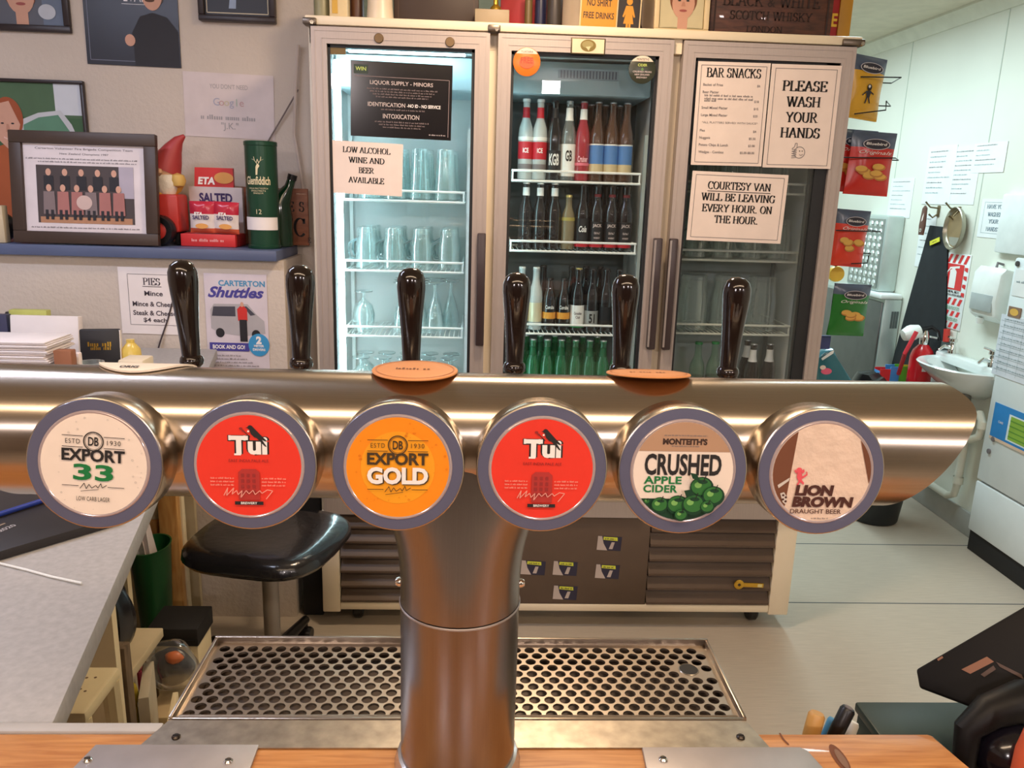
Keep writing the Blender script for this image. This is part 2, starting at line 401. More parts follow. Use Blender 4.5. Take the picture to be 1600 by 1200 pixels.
# ================================================================== drinks fridge
silver = mat('anodised door frame', (178, 166, 160), .42, .35, var=.04, scale=30, stretch=(8, 8, .5))
liner = mat('white fridge liner', (236, 241, 241), .45, var=.02)
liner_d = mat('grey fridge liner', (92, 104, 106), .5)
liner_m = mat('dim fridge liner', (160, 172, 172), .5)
gask = mat('black door gasket', (24, 26, 30), .5)
wire = mat('white coated wire', (240, 246, 246), .4, var=.01)
wire2 = mat('ivory coated wire', (205, 212, 205), .4, var=.01)
louv = mat('brown grille plastic', (92, 75, 62), .45, var=.05)
pane = glass('door glass', (.95, .97, .97), .12, .0, 0, .3)
TUBE = mat('fridge tube', (218, 249, 255), .5, emit=20.0, var=0)
TUBE2 = mat('fridge tube dim', (205, 246, 250), .5, emit=9.0, var=0)
fr = thing('drinks_fridge', 'three-door silver and cream upright drinks fridge with glass doors and a brown louvred base', 'fridge', (.33, 2.95, 0))
ZT = EYE+.515; ZB = EYE-1.53
D = [(-.543, .020), (.046, .609), (.641, 1.204)]
CAV = [(-.505, -.025), (.075, .585), (.672, 1.172)]
b = MB()
b.box((-.56, 2.745, ZB), (-.505, 3.22, ZT), cream, .004); b.box((1.172, 2.745, ZB), (1.218, 3.22, ZT), cream, .004)
b.box((-.025, 2.746, ZB), (.075, 3.2, ZT-.01), cream); b.box((.585, 2.746, ZB), (.672, 3.2, ZT-.01), cream)
b.box((-.555, 3.16, ZB), (1.21, 3.22, ZT-.01), cream)
b.box((-.555, 2.745, EYE+.44), (1.21, 3.2, ZT-.002), cream); b.box((-.555, 2.75, EYE-1.16), (1.21, 3.2, EYE-1.12), cream)
b.box((-.555, 2.75, ZB), (1.21, 3.2, ZB+.04), cream)
b.build('cabinet_body', fr)
b = MB(); b.box((-.56, 2.698, EYE+.488), (1.218, 2.75, ZT), cream, .004)
b.box((.612, 2.715, EYE+.445), (.638, 2.75, EYE+.49), cream); b.build('top_rail', fr)
b = MB()
for x0, x1 in ((-.566, -.523), (.012, .052), (1.152, 1.225)):
    b = MB(); b.box((x0, 2.69, EYE+.487), (x1, 2.74, EYE+.507), mat('hinge metal', (118, 108, 98), .35, .9), .004); b.tube([(x1-.012, 2.69, EYE+.492), (x1-.012, 2.682, EYE+.492)], .006, chrome); b.build('hinge_bracket', fr)
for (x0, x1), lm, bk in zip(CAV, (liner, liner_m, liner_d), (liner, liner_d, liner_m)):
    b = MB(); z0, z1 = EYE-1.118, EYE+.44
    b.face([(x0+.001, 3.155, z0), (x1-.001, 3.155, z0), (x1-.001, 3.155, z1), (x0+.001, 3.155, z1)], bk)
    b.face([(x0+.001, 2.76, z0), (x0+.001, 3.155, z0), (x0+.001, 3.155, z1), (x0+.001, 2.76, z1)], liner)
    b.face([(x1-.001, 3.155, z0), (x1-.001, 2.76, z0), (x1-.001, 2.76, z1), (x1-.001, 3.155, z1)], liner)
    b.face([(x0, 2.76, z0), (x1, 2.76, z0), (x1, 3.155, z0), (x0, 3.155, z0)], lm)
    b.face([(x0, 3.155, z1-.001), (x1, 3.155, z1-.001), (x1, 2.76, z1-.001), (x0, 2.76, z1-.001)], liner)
    for xx in (x0+.018, x1-.018):                                   # shelf standards
        for yy in (2.84, 3.10): b.box((xx-.006, yy-.008, z0+.02), (xx+.006, yy+.008, EYE+.2), lm)
    # evaporator housing at the top
    b.box((x0+.01, 2.86, EYE+.325), (x1-.01, 3.15, EYE+.43), mat('pale blue fridge duct', (176, 200, 208), .5), .006)
    b.build('interior_liner', fr)
b = MB(); b.box((.255, 2.852, EYE+.375), (.46, 2.862, EYE+.405), mat('duct grey', (150, 170, 182), .5))
for k in range(18): b.box((.262+k*.011, 2.849, EYE+.378), (.266+k*.011, 2.853, EYE+.402), mat('duct slot', (88, 100, 118), .6))
b.build('vent_grille', fr)
b = MB(); b.tube([(-.480, 2.80, EYE-1.05), (-.480, 2.80, EYE+.40)], .011, TUBE, 10); b.build('light_tube', fr)
b = MB(); b.tube([(.088, 2.80, EYE-1.05), (.088, 2.80, EYE+.30)], .008, TUBE2, 10); b.build('light_tube', fr)
b = MB(); b.box((-.44, 2.78, EYE+.425), (-.06, 2.80, EYE+.438), TUBE); b.build('light_tube', fr)
def shelf(x0, x1, z, m):
    b = MB(); y0, y1 = 2.835, 3.14; zt = z+.034
    for zz in (z, zt): b.tube([(x0, y0, zz), (x1, y0, zz)], .0042, m, 6)
    for xx in (x0+.004, x1-.004):
        b.tube([(xx, y0, z), (xx, y1, z)], .0035, m, 6); b.tube([(xx, y0, zt), (xx, y1, zt)], .003, m, 6)
        for yy in (y0, (y0+y1)/2, y1): b.tube([(xx, yy, z), (xx, yy, zt)], .003, m, 6)
    b.tube([(x0, y1, z), (x1, y1, z)], .0035, m, 6)
    n = int((x1-x0)/.0165)
    for k in range(1, n):
        xx = x0+(x1-x0)*k/n; b.tube([(xx, y0+.002, z), (xx, y1, z)], .0021, m, 4)
    return b.build('wire_shelf', fr)
SH = [[-.045, -.288, -.522, -.765, -1.0], [.036, -.204, -.500, -.765, -1.0], [.018, -.219, -.486, -.765, -1.0]]
for (x0, x1), zs, m in zip(CAV, SH, (wire, wire, wire2)):
    for zr in zs: shelf(x0+.03, x1-.03, EYE+zr, m)
# doors
G = [(-.494, -.027), (.089, .564), (.682, 1.158)]
for i, ((x0, x1), (g0, g1)) in enumerate(zip(D, G)):
    z0, z1, h0, h1 = EYE-1.155, EYE+.484, EYE-1.085, EYE+.434
    b = MB()
    def rail(p0, p1, q1, q0):                                       # mitred length of the frame, outer edge p, inner edge q
        ys = (2.70, 2.745)
        vs = [(x, y, z) for y in ys for x, z in (p0, p1, q1, q0)]
        b.raw(vs, [(0, 1, 2, 3), (7, 6, 5, 4), (0, 4, 5, 1), (1, 5, 6, 2), (2, 6, 7, 3), (3, 7, 4, 0)], silver)
    rail((x0, z0), (x1, z0), (g1, h0), (g0, h0)); rail((x1, z0), (x1, z1), (g1, h1), (g1, h0))
    rail((x1, z1), (x0, z1), (g0, h1), (g1, h1)); rail((x0, z1), (x0, z0), (g0, h0), (g0, h1))
    for t in (.012, .034):                                          # raised bead lines along the frame
        for xx in (x0+t, x1-t): b.box((xx-.0012, 2.6985, z0+t), (xx+.0012, 2.70, z1-t), silver)
        b.box((x0+t, 2.6985, z1-t-.0012), (x1-t, 2.70, z1-t+.0012), silver)
    bmesh.ops.recalc_face_normals(b.bm, faces=b.bm.faces)
    d = b.build('door', fr)
    b = MB(); w = .009; wr = .042 if i == 2 else .010
    for a, c in (((g0, h0), (g0+w, h1)), ((g1-wr, h0), (g1, h1)), ((g0, h1-w), (g1, h1)), ((g0, h0), (g1, h0+w))): b.box((a[0], 2.712, a[1]), (c[0], 2.742, c[1]), gask)
    b.build('gasket', d)
    b = MB(); b.box((g0, 2.716, h0), (g1, 2.719, h1), pane); b.build('glass_pane', d)
    hx = {0: PY(751, 450, 2.69).x, 1: PY(1022, 455, 2.69).x, 2: PY(1046, 455, 2.69).x}[i]
    hz = PY(1022, 372, 2.68).z, PY(1022, 546, 2.68).z
    b = MB(); b.box((hx-.014, 2.672, hz[1]), (hx+.014, 2.70, hz[0]), mat('dark handle', (58, 46, 48), .35), .004)
    if i: b.box((hx-.0145, 2.670, hz[1]+.01), (hx-.008, 2.674, hz[0]-.006), mat('handle edge', (190, 182, 180), .3, .7))
    b.build('handle', d)
    if i == 0:
        for px, py in ((592, 60), (703, 66)):
            p = PY(px, py, 2.70); b = MB(); b.lathe([(.0, .006), (.013, .006), (.015, .003), (.015, 0)], mat('bronze disc', (120, 98, 70), .5, .5), at((p.x, 2.70, p.z)), 20); b.build('door_lock', d)
        b = MB(); p = PY(526, 79, 2.711); b.box((p.x-.028, 2.7135, p.z-.011), (p.x+.028, 2.7155, p.z+.011), mat('old corner label', (112, 92, 54), .6)); b.build('corner_label', d)
    if i == 1:
        p = PY(919, 71, 2.695); b = MB()
        b.prism([(-.055, -.027), (.055, -.027), (.055, .022), (-.055, .022)], 0, .006, mat('badge rim', (84, 72, 50), .5, .5), at((p.x, 2.70, p.z)), .002)
        b.box((p.x-.051, 2.6925, p.z-.0235), (p.x+.051, 2.694, p.z+.0185), mat('badge plate', (226, 208, 176), .45))
        f = Flat(b, at((p.x, 2.692, p.z-.001))); f.ell(0, 0, .025, .018, mat('badge bronze', (122, 104, 52), .4, .5)); f.up().ell(-.002, .003, .018, .011, mat('badge olive', (150, 138, 84), .4)); f.up().poly([(-.008, -.004), (.008, -.002), (.002, -.016)], mat('badge pale', (205, 196, 150), .4))
        b.build('maker_badge', d)
# base grille
zb0, zb1 = EYE-1.515, EYE-1.16
b = MB()
for x0, x1 in ((-.56, -.495), (1.135, 1.212)): b.box((x0, 2.715, EYE-1.555), (x1, 2.76, EYE-1.155), cream, .004)
b.box((-.495, 2.715, EYE-1.545), (1.135, 2.76, zb0), cream, .004); b.box((-.495, 2.714, EYE-1.162), (1.135, 2.75, EYE-1.154), mat('dark slot', (40, 32, 28), .8)); b.build('base_frame', fr)
for nm, x0, x1 in (('left', -.495, -.02), ('right', .655, 1.135)):
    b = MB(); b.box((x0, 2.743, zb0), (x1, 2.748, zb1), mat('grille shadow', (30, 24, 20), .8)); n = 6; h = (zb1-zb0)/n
    for k in range(n):
        z = zb0+k*h
        b.prism([(2.712, z+.004), (2.711, z+.012), (2.716, z+.014), (2.738, z+h-.010), (2.742, z+h-.010), (2.742, z+.004)], x0+.004, x1-.004, louv, Matrix(((0, 0, 1, 0), (1, 0, 0, 0), (0, 1, 0, 0), (0, 0, 0, 1))))
    bmesh.ops.recalc_face_normals(b.bm, faces=b.bm.faces)
    b.build('louvred_grille', fr)
b = MB(); b.box((-.02, 2.716, zb0), (.655, 2.74, zb1), louv, .002); b.build('grille_panel', fr)
for x, y in ((-.44, 2.80), (1.10, 2.80), (-.44, 3.15), (1.10, 3.15)):
    b = MB(); b.lathe([(0, -.018), (.036, -.018), (.041, -.012), (.041, .012), (.036, .018), (0, .018)], black, Matrix.Translation((x, y, .042)) @ Matrix.Rotation(pi/2, 4, 'Y'), 20)
    b.box((x-.03, y-.025, .05), (x+.03, y+.025, .092), mat('castor bracket', (70, 64, 60), .4, .6), .004); b.build('castor', fr)
# ------------------------------------------------------------------ notices on the doors (each one lifts off)
def rectpx(px0, py0, px1, py1, Y):
    mx, my = (px0+px1)/2, (py0+py1)/2; x0, x1 = PY(px0, my, Y).x, PY(px1, my, Y).x; z0, z1 = PY(mx, py1, Y).z, PY(mx, py0, Y).z; return (x0+x1)/2, (z0+z1)/2, x1-x0, z1-z0
def sheet_on(name, label, cat, M, w, h, m, group=None, thick=.0012, curl=0.0):
    """a sheet of paper centred at M; returns the mesh builder and a Flat for its print"""
    b = MB(); n = 8
    b.box((-w/2, -h/2, 0), (w/2, h/2, thick), m, M=M)
    f = Flat(b, M @ Matrix.Translation((0, 0, thick+.0007)))
    return b, f, (lambda: tag(b.build(name, origin=M.translation), label, cat, group))
YS = 2.7135
x, z, w, h = rectpx(548, 98, 706, 216, YS)
b, f, done = sheet_on('notice', 'black liquor supply notice with pale lettering on the left fridge door', 'notice', at((x, YS, z), rot=-1.0), w, h, mat('black gloss card', (26, 24, 26), .16))
pk = mat('pale notice print', (196, 182, 180), .6); pk2 = mat('faint notice print', (128, 112, 112), .6); lime = mat('lime print', (196, 214, 110), .6)
f.rect(-w*.47, h*.33, -w*.33, h*.45, mat('dark green card', (40, 56, 44), .4)); f.up()
f.text('WIN', -w*.40, h*.37, h*.05, lime, .01)
f.line([(-w*.46, h*.30), (w*.47, h*.30), (w*.47, -h*.46)], .002, pk2)
f.text('LIQUOR SUPPLY - MINORS', 0, h*.19, h*.062, pk, .012, width=w*.62); f.text('IDENTIFICATION - ', -w*.13, -h*.09, h*.056, pk, .012, width=w*.40)
f.text('NO ID - NO SERVICE', w*.23, -h*.085, h*.045, white, .02, width=w*.32); f.text('INTOXICATION', 0, -h*.245, h*.062, pk, .012, width=w*.36)
for k in range(4): f.greek(-w*(.34-.03*k), w*(.36-.03*k), h*(.135-.035*k), h*.02, pk2, k)
f.greek(-w*.2, w*.24, -h*.135, h*.02, pk2, 9)
for k in range(3): f.greek(-w*(.26-.04*k), w*(.28-.04*k), -h*(.30+.036*k), h*.02, pk2, 20+k)
f.greek(w*.28, w*.45, -h*.445, h*.018, pk, 30)
done()
x, z, w, h = rectpx(516, 222, 629, 304, YS)
b, f, done = sheet_on('notice', 'pink-tinted low alcohol wine and beer notice on the left fridge door', 'notice', at((x, YS, z), rot=-1.5), w, h, paperp)
for t, yy, ww in (('LOW ALCOHOL', .29, .66), ('WINE AND', .10, .5), ('BEER', -.09, .22), ('AVAILABLE', -.28, .5)): f.serif(t, 0, h*yy, h*.105, ink, w*ww, nib=.17)
done()
YS3 = 2.6980
x, z, w, h = rectpx(1085, 97, 1197, 259, YS3)
b, f, done = sheet_on('price_list', 'white bar snacks price list on the right fridge door', 'price list', at((x, YS3, z), rot=.4), w, h, paperp)
f.frame(-w*.45, -h*.47, w*.45, h*.465, .0016, grey_ink); f.serif('BAR SNACKS', 0, h*.355, h*.085, ink, w*.76, nib=.17)
rows = [('Basket of Fries', '$6'), ('Beer Platter', None), (None, None), (None, None), (None, '$18'), ('Small Mixed Platter', '$15'), ('Large Mixed Platter', '$25'), ('*ALL PLATTERS SERVED WITH SAUCE*', None), ('Pies', '$4'), ('Nuggets', '$5.50'), ('Potato Chips & Lunch', '$3.00'), ('Wedges - Combos', '$5.00-$8.00')]
ys = [.27, .20, .17, .14, .12, .05, -.02, -.09, -.17, -.24, -.31, -.38]
for k, ((t, p), yy) in enumerate(zip(rows, ys)):
    if k == 7: f.text(t, 0, h*yy, h*.02, grey_ink, width=w*.78)
    elif t: f.text(t, -w*.41, h*yy, h*.024, grey_ink, .01, align='L')
    elif k < 5: f.greek(-w*.38, w*(.3 if k < 4 else -.2), h*yy, h*.02, grey_ink, k)
    if p: f.text(p, w*.38, h*yy, h*.022, grey_ink, .01, align='R')
done()
x, z, w, h = rectpx(1198.5, 101, 1306.5, 263, YS3)
b, f, done = sheet_on('notice', 'white please wash your hands notice with a thumbs-up drawing on the right fridge door', 'notice', at((x, YS3, z), rot=.4), w, h, paperp)
f.frame(-w*.44, -h*.47, w*.44, h*.46, .0016, grey_ink)
for t, yy, ww in (('PLEASE', .25, .66), ('WASH', .10, .5), ('YOUR', -.05, .48), ('HANDS', -.20, .58)): f.serif(t, 0, h*yy, h*.095, ink, w*ww, nib=.18)
f.ring(.004, -h*.345, .017, .019, grey_ink, 24)
f.line([(-.022, -h*.31), (-.014, -h*.29), (-.012, -h*.255), (-.006, -h*.255), (-.006, -h*.30)], .0018, grey_ink)
for k in range(4): f.line([(-.022, -h*(.315+.022*k)), (-.008, -h*(.315+.022*k)), (-.006, -h*(.325+.022*k)), (-.022, -h*(.335+.022*k))], .0015, grey_ink)
f.line([(.004, -h*.365), (.010, -h*.375), (.016, -h*.36)], .0016, grey_ink); f.ell(.004, -h*.33, .0016, .002, ink, 8); f.ell(.013, -h*.33, .0016, .002, ink, 8)
done()
x, z, w, h = rectpx(1077, 270, 1226, 378, YS3)
b, f, done = sheet_on('notice', 'white courtesy van notice low on the right fridge door', 'notice', at((x, YS3, z), rot=-.8), w, h, paperp)
f.frame(-w*.46, -h*.45, w*.46, h*.45, .0016, grey_ink)
for t, yy, ww in (('COURTESY VAN', .255, .66), ('WILL BE LEAVING', .09, .78), ('EVERY HOUR. ON', -.07, .74), ('THE HOUR.', -.23, .46)): f.serif(t, 0, h*yy, h*.105, ink, w*ww, nib=.18)
f.line([(-w*.33, h*.225), (w*.33, h*.225)], .002, ink)
done()
for px, py, nm in ((823, 97, 'o'), (1003, 109, 'd')):
    p = PY(px, py, 2.70); b = MB(); r = .0435; M = at((p.x, 2.6975, p.z))
    m = mat('orange sticker', (238, 120, 40), .3) if nm == 'o' else mat('dark olive sticker', (52, 56, 44), .3)
    b.lathe([(0, 0), (r, 0), (r, .0022), (r*.97, .003), (0, .003)], m, M, 32); f = Flat(b, M @ Matrix.Translation((0, 0, .0038)))
    f.ell(0, 0, r*.96, r*.96, mat('cream sticker cap', (232, 214, 196), .4), 20, 35, 145); f.up()
    if nm == 'o':
        f.ell(0, -r*.05, r*.55, r*.42, mat('deep orange', (224, 92, 40), .35)); f.up().text('TUATARA', 0, r*.62, r*.14, grey_ink, width=r*.9); f.text('FREE', 0, -r*.1, r*.4, mat('brown orange', (176, 66, 30), .4), .01, width=r*.9)
        tag(b.build('sticker', origin=(p.x, 2.6975, p.z)), 'orange round sticker at the top of the middle fridge door', 'sticker')
    else:
        f.text('MONTEITHS', 0, r*.62, r*.16, ink, width=r*.9); f.text('CIDER', 0, r*.22, r*.17, lime, .02); f.poly([(0, r*.15), (-r*.12, 0), (0, -r*.1), (r*.12, 0)], mat('leaf green print', (90, 130, 70), .5))
        for k in range(3): f.text(('CRUSHED PEARS', 'NEW ZEALAND', 'BREWERY')[k], 0, -r*(.22+.2*k), r*.12, pk, .02, width=r*(1.4-.3*k))
        tag(b.build('sticker', origin=(p.x, 2.6975, p.z)), 'dark round sticker at the top of the middle fridge door', 'sticker')
# stickers on the base
ys_ = mat('sticker yellow', (214, 220, 70), .4); yd = mat('sticker navy', (46, 44, 66), .4); yw = mat('sticker grey', (190, 176, 168), .4)
for k, (px, py, wh) in enumerate(((952, 849, 'uppermost'), (833, 887, 'beside the steel column'), (883, 888, 'in the middle of the five'), (949, 893, 'below the uppermost one'), (883, 926, 'lowest of the five'))):
    p = PY(px, py, 2.716); M = at((p.x, 2.716, p.z), rot=-3); b = MB(); b.box((-.045, -.028, 0), (.045, .028, .0012), yd, M=M); f = Flat(b, M @ Matrix.Translation((0, 0, .0018)))
    f.poly([(-.045, -.028), (-.005, -.028), (-.022, .0), (-.03, .028), (-.045, .028)], yw).poly([(-.024, .014), (.03, .012), (.028, .026), (-.024, .026)], ys_).poly([(.0, -.022), (.014, -.022), (.02, .006), (.008, .006)], yw)
    f.up().greek(-.018, .024, .016, .006, yd, k)
    tag(b.build('sticker', origin=p), 'small yellow and navy sticker on the brown fridge base, '+wh, 'sticker', 'stickers on the fridge base')
p = PY(1170, 915, 2.70); M = at((p.x, 2.708, p.z), rot=-2); b = MB(); b.lathe([(.019, 0), (.019, .004), (.015, .006), (.006, .006), (.006, 0)], gold, M @ Matrix.Translation((-.036, 0, 0)), 20)
b.box((-.022, -.0085, 0), (.058, .0085, .005), gold, .001, M=M); b.box((.035, -.006, .005), (.052, .006, .006), mat('pale gold', (240, 226, 160), .3, .6), M=M)
tag(b.build('key_tag', origin=(p.x, 2.708, p.z)), 'small gold key-shaped tag on the right louvred grille', 'tag')
# ================================================================== bar counter and drip tray
ZB_ = EYE-.56                                                       # bar top
pine = wood('orange pine', (176, 112, 58), (212, 152, 92), .32, (2, 26, 10), .35)
lam = mat('grey speckled laminate', (168, 166, 166), .5, var=.09, scale=90)
lam_e = mat('grey laminate edging', (176, 174, 174), .5)
b = MB()
b.prism([(-1.3, .28), (.62, .28), (.505, .69), (.502, .728), (.497, .731), (-1.3, .731)], ZB_-.045, ZB_, pine, bev=.003)
tag(b.build('bar_top', origin=(-.2, .5, ZB_-.045)), 'orange varnished pine bar top along the bottom of the picture', 'bar top')
knot = mat('dark wood knot', (112, 62, 36), .5)
b = MB(); f = Flat(b, Matrix.Translation((0, 0, ZB_+.0006)))
p = PZ(1312, 1185, ZB_); f.ell(p.x, p.y, .007, .021, knot, 20); f.up().ell(p.x+.001, p.y-.002, .004, .015, mat('grey knot heart', (128, 96, 78), .5), 20)
b.build('wood_knot', bpy.data.objects['bar_top'], origin=(-.2, .5, ZB_-.045))
b = MB(); f = Flat(b, Matrix.Translation((0, 0, ZB_+.0006))); f.line([tuple(PZ(*q, ZB_))[:2] for q in ((1218, 1146), (1224, 1156), (1232, 1164))], .0022, knot)
b.build('wood_crack', bpy.data.objects['bar_top'], origin=(-.2, .5, ZB_-.045))
b = MB(); b.box((-1.25, .285, 0), (.58, .31, ZB_-.046), mat('bar front board', (120, 82, 50), .6)); b.build('front_panel', bpy.data.objects['bar_top'], origin=(-.2, .5, ZB_-.045))
b = MB(); b.box((-1.3, .7335, ZB_-.04), (-.325, .748, ZB_+.0004), lam_e, .002); tag(b.build('edging_strip', origin=(-.6, .74, ZB_-.04)), 'grey laminate edging strip along the back edge of the pine bar top', 'edging')
# plates
def screw(M, parent, dark=False):
    b = MB(); b.lathe([(.0045, 0), (.0045, .0012), (.003, .0026), (0, .0028)], mat('dark screw', (70, 64, 60), .35, .9) if dark else chrome, M, 14)
    b.box((-.003, -.0004, .0024), (.003, .0004, .0032), ink, M=M); return b.build('screw', parent)
t = thing('mounting_plate', 'grey steel mounting plate with two screws at the left of the steel column', 'plate', tuple(PZ(250, 1185, ZB_)))
b = MB(); A = [tuple(PZ(*q, ZB_))[:2] for q in ((150, 1168), (405, 1168))]
b.prism([A[0], A[1], (A[1][0]+.002, .60), (A[0][0]-.02, .60)], ZB_, ZB_+.004, sheet, bev=.0012); b.build('plate', t)
for q in ((137, 1188), (357, 1190)): screw(Matrix.Translation(PZ(*q, ZB_+.004)), t)
t = thing('mounting_plate', 'grey steel mounting plate with a screw at the right of the steel column', 'plate', tuple(PZ(1150, 1185, ZB_)))
b = MB(); A = [tuple(PZ(*q, ZB_+.004))[:2] for q in ((1003, 1168), (1250, 1168))]
b.prism([A[0], A[1], (A[1][0]+.006, A[1][1]-.006), (A[1][0]+.028, .60), (A[0][0]-.006, .60)], ZB_+.0001, ZB_+.005, sheet, bev=.0012); b.build('plate', t)
screw(Matrix.Translation(PZ(1036, 1187, ZB_+.005)), t)
# drip tray: flashing strip, basin, perforated grille
X0, X1, Y0, Y1 = -.318, .300, .7545, .905
t = thing('drip_tray', 'stainless drip tray with a perforated grille behind the beer tower', 'drip tray', (-.01, .82, ZB_))
b = MB(); b.prism([(-.336, .706), (.314, .706), (.3025, .7495), (-.3205, .7495)], ZB_+.0008, ZB_+.002, mat('worn steel', (172, 162, 148), .38, 1.0, var=.18, scale=60)); b.build('flashing', t)
for q in ((275, 1152), (1157, 1152)): screw(Matrix.Translation(PZ(*q, ZB_+.002)), t, True)
b = MB(); st = mat('tray steel', (176, 164, 150), .3, 1.0, var=.06, scale=30)
for a, c in (((X0-.004, Y0-.003, ZB_-.03), (X0, Y1+.004, ZB_+.005)), ((X1, Y0-.003, ZB_-.03), (X1+.004, Y1+.004, ZB_+.005)), ((X0-.004, Y1, ZB_-.03), (X1+.004, Y1+.004, ZB_+.006)), ((X0-.004, Y0-.004, ZB_-.03), (X1+.004, Y0, ZB_+.003)), ((X0, Y0, ZB_-.03), (X1, Y1, ZB_-.027))): b.box(a, c, st if a[2] < c[2]-.01 else mat('stained basin floor', (92, 78, 66), .5, .3, var=.25), .001)
b.build('basin', t)
b = MB(); gm = mat('perforated steel', (184, 172, 158), .33, 1.0, var=.05, scale=30); zt = ZB_-.003
nr = 11; ry = (Y1-Y0-.012)/nr; nc = 35; sx = (X1-X0-.006)/(nc+.5); r = .0064
def cell(cx, cy, hw, hh, rad, seg=16):
    vs, fs = [], []
    for k in range(seg):
        a = 2*pi*(k+.5)/seg; c_, s_ = cos(a), sin(a); q = min(hw/max(1e-6, abs(c_)), hh/max(1e-6, abs(s_)))
        vs += [(cx+c_*q, cy+s_*q, zt), (cx+c_*rad, cy+s_*rad, zt), (cx+c_*(rad-.0003), cy+s_*(rad-.0003), zt-.0026)]
    for k in range(seg):
        j = (k+1) % seg
        for l in range(2): fs.append((3*k+l, 3*j+l, 3*j+l+1, 3*k+l+1))
    # the four corners
    n = len(vs); vs += [(cx-hw, cy-hh, zt), (cx+hw, cy-hh, zt), (cx+hw, cy+hh, zt), (cx-hw, cy+hh, zt)]
    for ci, (qx, qy) in enumerate(((-1, -1), (1, -1), (1, 1), (-1, 1))):
        ks = sorted(range(seg), key=lambda k: (vs[3*k][0]-cx-qx*hw)**2+(vs[3*k][1]-cy-qy*hh)**2)[:2]
        k0, k1 = sorted(ks); 
        if k1-k0 > 2: k0, k1 = k1, k0
        fs.append((3*k0, n+ci, 3*k1))
    b.raw(vs, fs, gm)
BH = (X1-.034, Y0+.098)                                             # the one large painted drain hole
for i in range(nr):
    y = Y0+.006+ry*(i+.5); off = .25 if i % 2 else -.25
    for j in range(nc):
        x = X0+.003+sx*(j+.75+off)
        big = abs(x-BH[0]) < sx*1.1 and abs(y-BH[1]) < ry*1.1
        if big: b.raw([(x-sx/2, y-ry/2, zt), (x+sx/2, y-ry/2, zt), (x+sx/2, y+ry/2, zt), (x-sx/2, y+ry/2, zt)], [(0, 1, 2, 3)], gm)
        else: cell(x, y, sx/2, ry/2, r)
    xe = (X0+.003+sx*(.25+off), X0+.003+sx*(nc+.25+off))
    b.raw([(X0, y-ry/2, zt), (xe[0], y-ry/2, zt), (xe[0], y+ry/2, zt), (X0, y+ry/2, zt)], [(0, 1, 2, 3)], gm)
    b.raw([(xe[1], y-ry/2, zt), (X1, y-ry/2, zt), (X1, y+ry/2, zt), (xe[1], y+ry/2, zt)], [(0, 1, 2, 3)], gm)
for ya, yb in ((Y0, Y0+.006), (Y1-.006, Y1)): b.raw([(X0, ya, zt), (X1, ya, zt), (X1, yb, zt), (X0, yb, zt)], [(0, 1, 2, 3)], gm)
b.tube([(X0+.004, Y0+.004, zt+.001), (X1-.004, Y0+.004, zt+.001)], .0035, gm, 8)
b.lathe([(.0125, .0002), (.0118, .0009), (.0110, .0005)], gm, Matrix.Translation((BH[0], BH[1], zt)), 24); b.lathe([(.0112, .0006), (0, .0006)], mat('painted drain hole', (24, 22, 22), .6), Matrix.Translation((BH[0], BH[1], zt)), 24)  # flat dark disc paints the hole's shade onto the closed plate
bmesh.ops.recalc_face_normals(b.bm, faces=b.bm.faces)
b.build('perforated_grille', t, angle=20)
# ================================================================== beer tower
AX, AY, AZ, RT = -.012, .686, EYE-.216, .0572
tw = thing('beer_tower', 'brushed steel T-shaped beer tower with six round badges and six black tap handles', 'beer tower', (AX, AY, ZB_))
b = MB(); XL, XR = AX-.4565, AX+.4565; n = 64; rows = []
def tubex(xc): 
    return [(xc, AY+RT*cos(2*pi*k/n), AZ+RT*sin(2*pi*k/n)) for k in range(n)]
def cut(side, k):                                                   # both ends are cut back towards the underside, corners rounded
    h = (RT-RT*sin(2*pi*k/n))                                       # below the crown of the tube
    e = h*.66 + .018*max(0, 1-h/.02)**2
    return XR-e if side > 0 else XL+e
vs, fs = [], []
for xi in (-1, -.33, .33, 1):
    for k in range(n):
        a = 2*pi*k/n; x = cut(xi, k) if abs(xi) == 1 else AX+xi*.4
        vs.append((x, AY+RT*cos(a), AZ+RT*sin(a)))
for i in range(3):
    for k in range(n): fs.append((i*n+k, i*n+(k+1) % n, (i+1)*n+(k+1) % n, (i+1)*n+k))
b.raw(vs, fs, steel); b.raw(vs[:n], [tuple(range(n-1, -1, -1))], sheet); b.raw(vs[3*n:], [tuple(range(n))], sheet)
bmesh.ops.recalc_face_normals(b.bm, faces=b.bm.faces)
b.build('crossbar', tw, angle=60)
b = MB(); prof = []
z0 = ZB_+.012
for k in range(26):
    q = k/25; z = z0+(AZ-.01-z0)*q; d = AZ-.056-z; fl = max(0, 1-max(0, d)/.085)
    prof.append((z, RT*.985+.019*fl**2.2, RT*.97))
n = 48; vs, fs = [], []
for z, rx, ry_ in prof:
    for k in range(n): vs.append((AX+rx*cos(2*pi*k/n), AY+ry_*sin(2*pi*k/n), z))
for i in range(len(prof)-1):
    for k in range(n): fs.append((i*n+k, i*n+(k+1) % n, (i+1)*n+(k+1) % n, (i+1)*n+k))
b.raw(vs, fs, steelv); b.build('column', tw)
b = MB(); zs = PY(720, 986, AY-RT).z
b.lathe([(RT*.99, -.0012), (RT*1.003, -.0006), (RT*1.003, .0006), (RT*.99, .0012)], sheet, Matrix.Translation((AX, AY, zs)), 48); b.build('seam_ring', tw)
b = MB(); b.lathe([(RT-.004, .016), (RT+.002, .014), (RT+.0055, .004), (RT+.0055, 0), (0, 0)], mat('pale flange', (214, 208, 204), .25, .8), Matrix.Translation((AX, AY, ZB_+.0025)), 40); b.build('base_flange', tw)
zk = PY(722, 910, AY).z
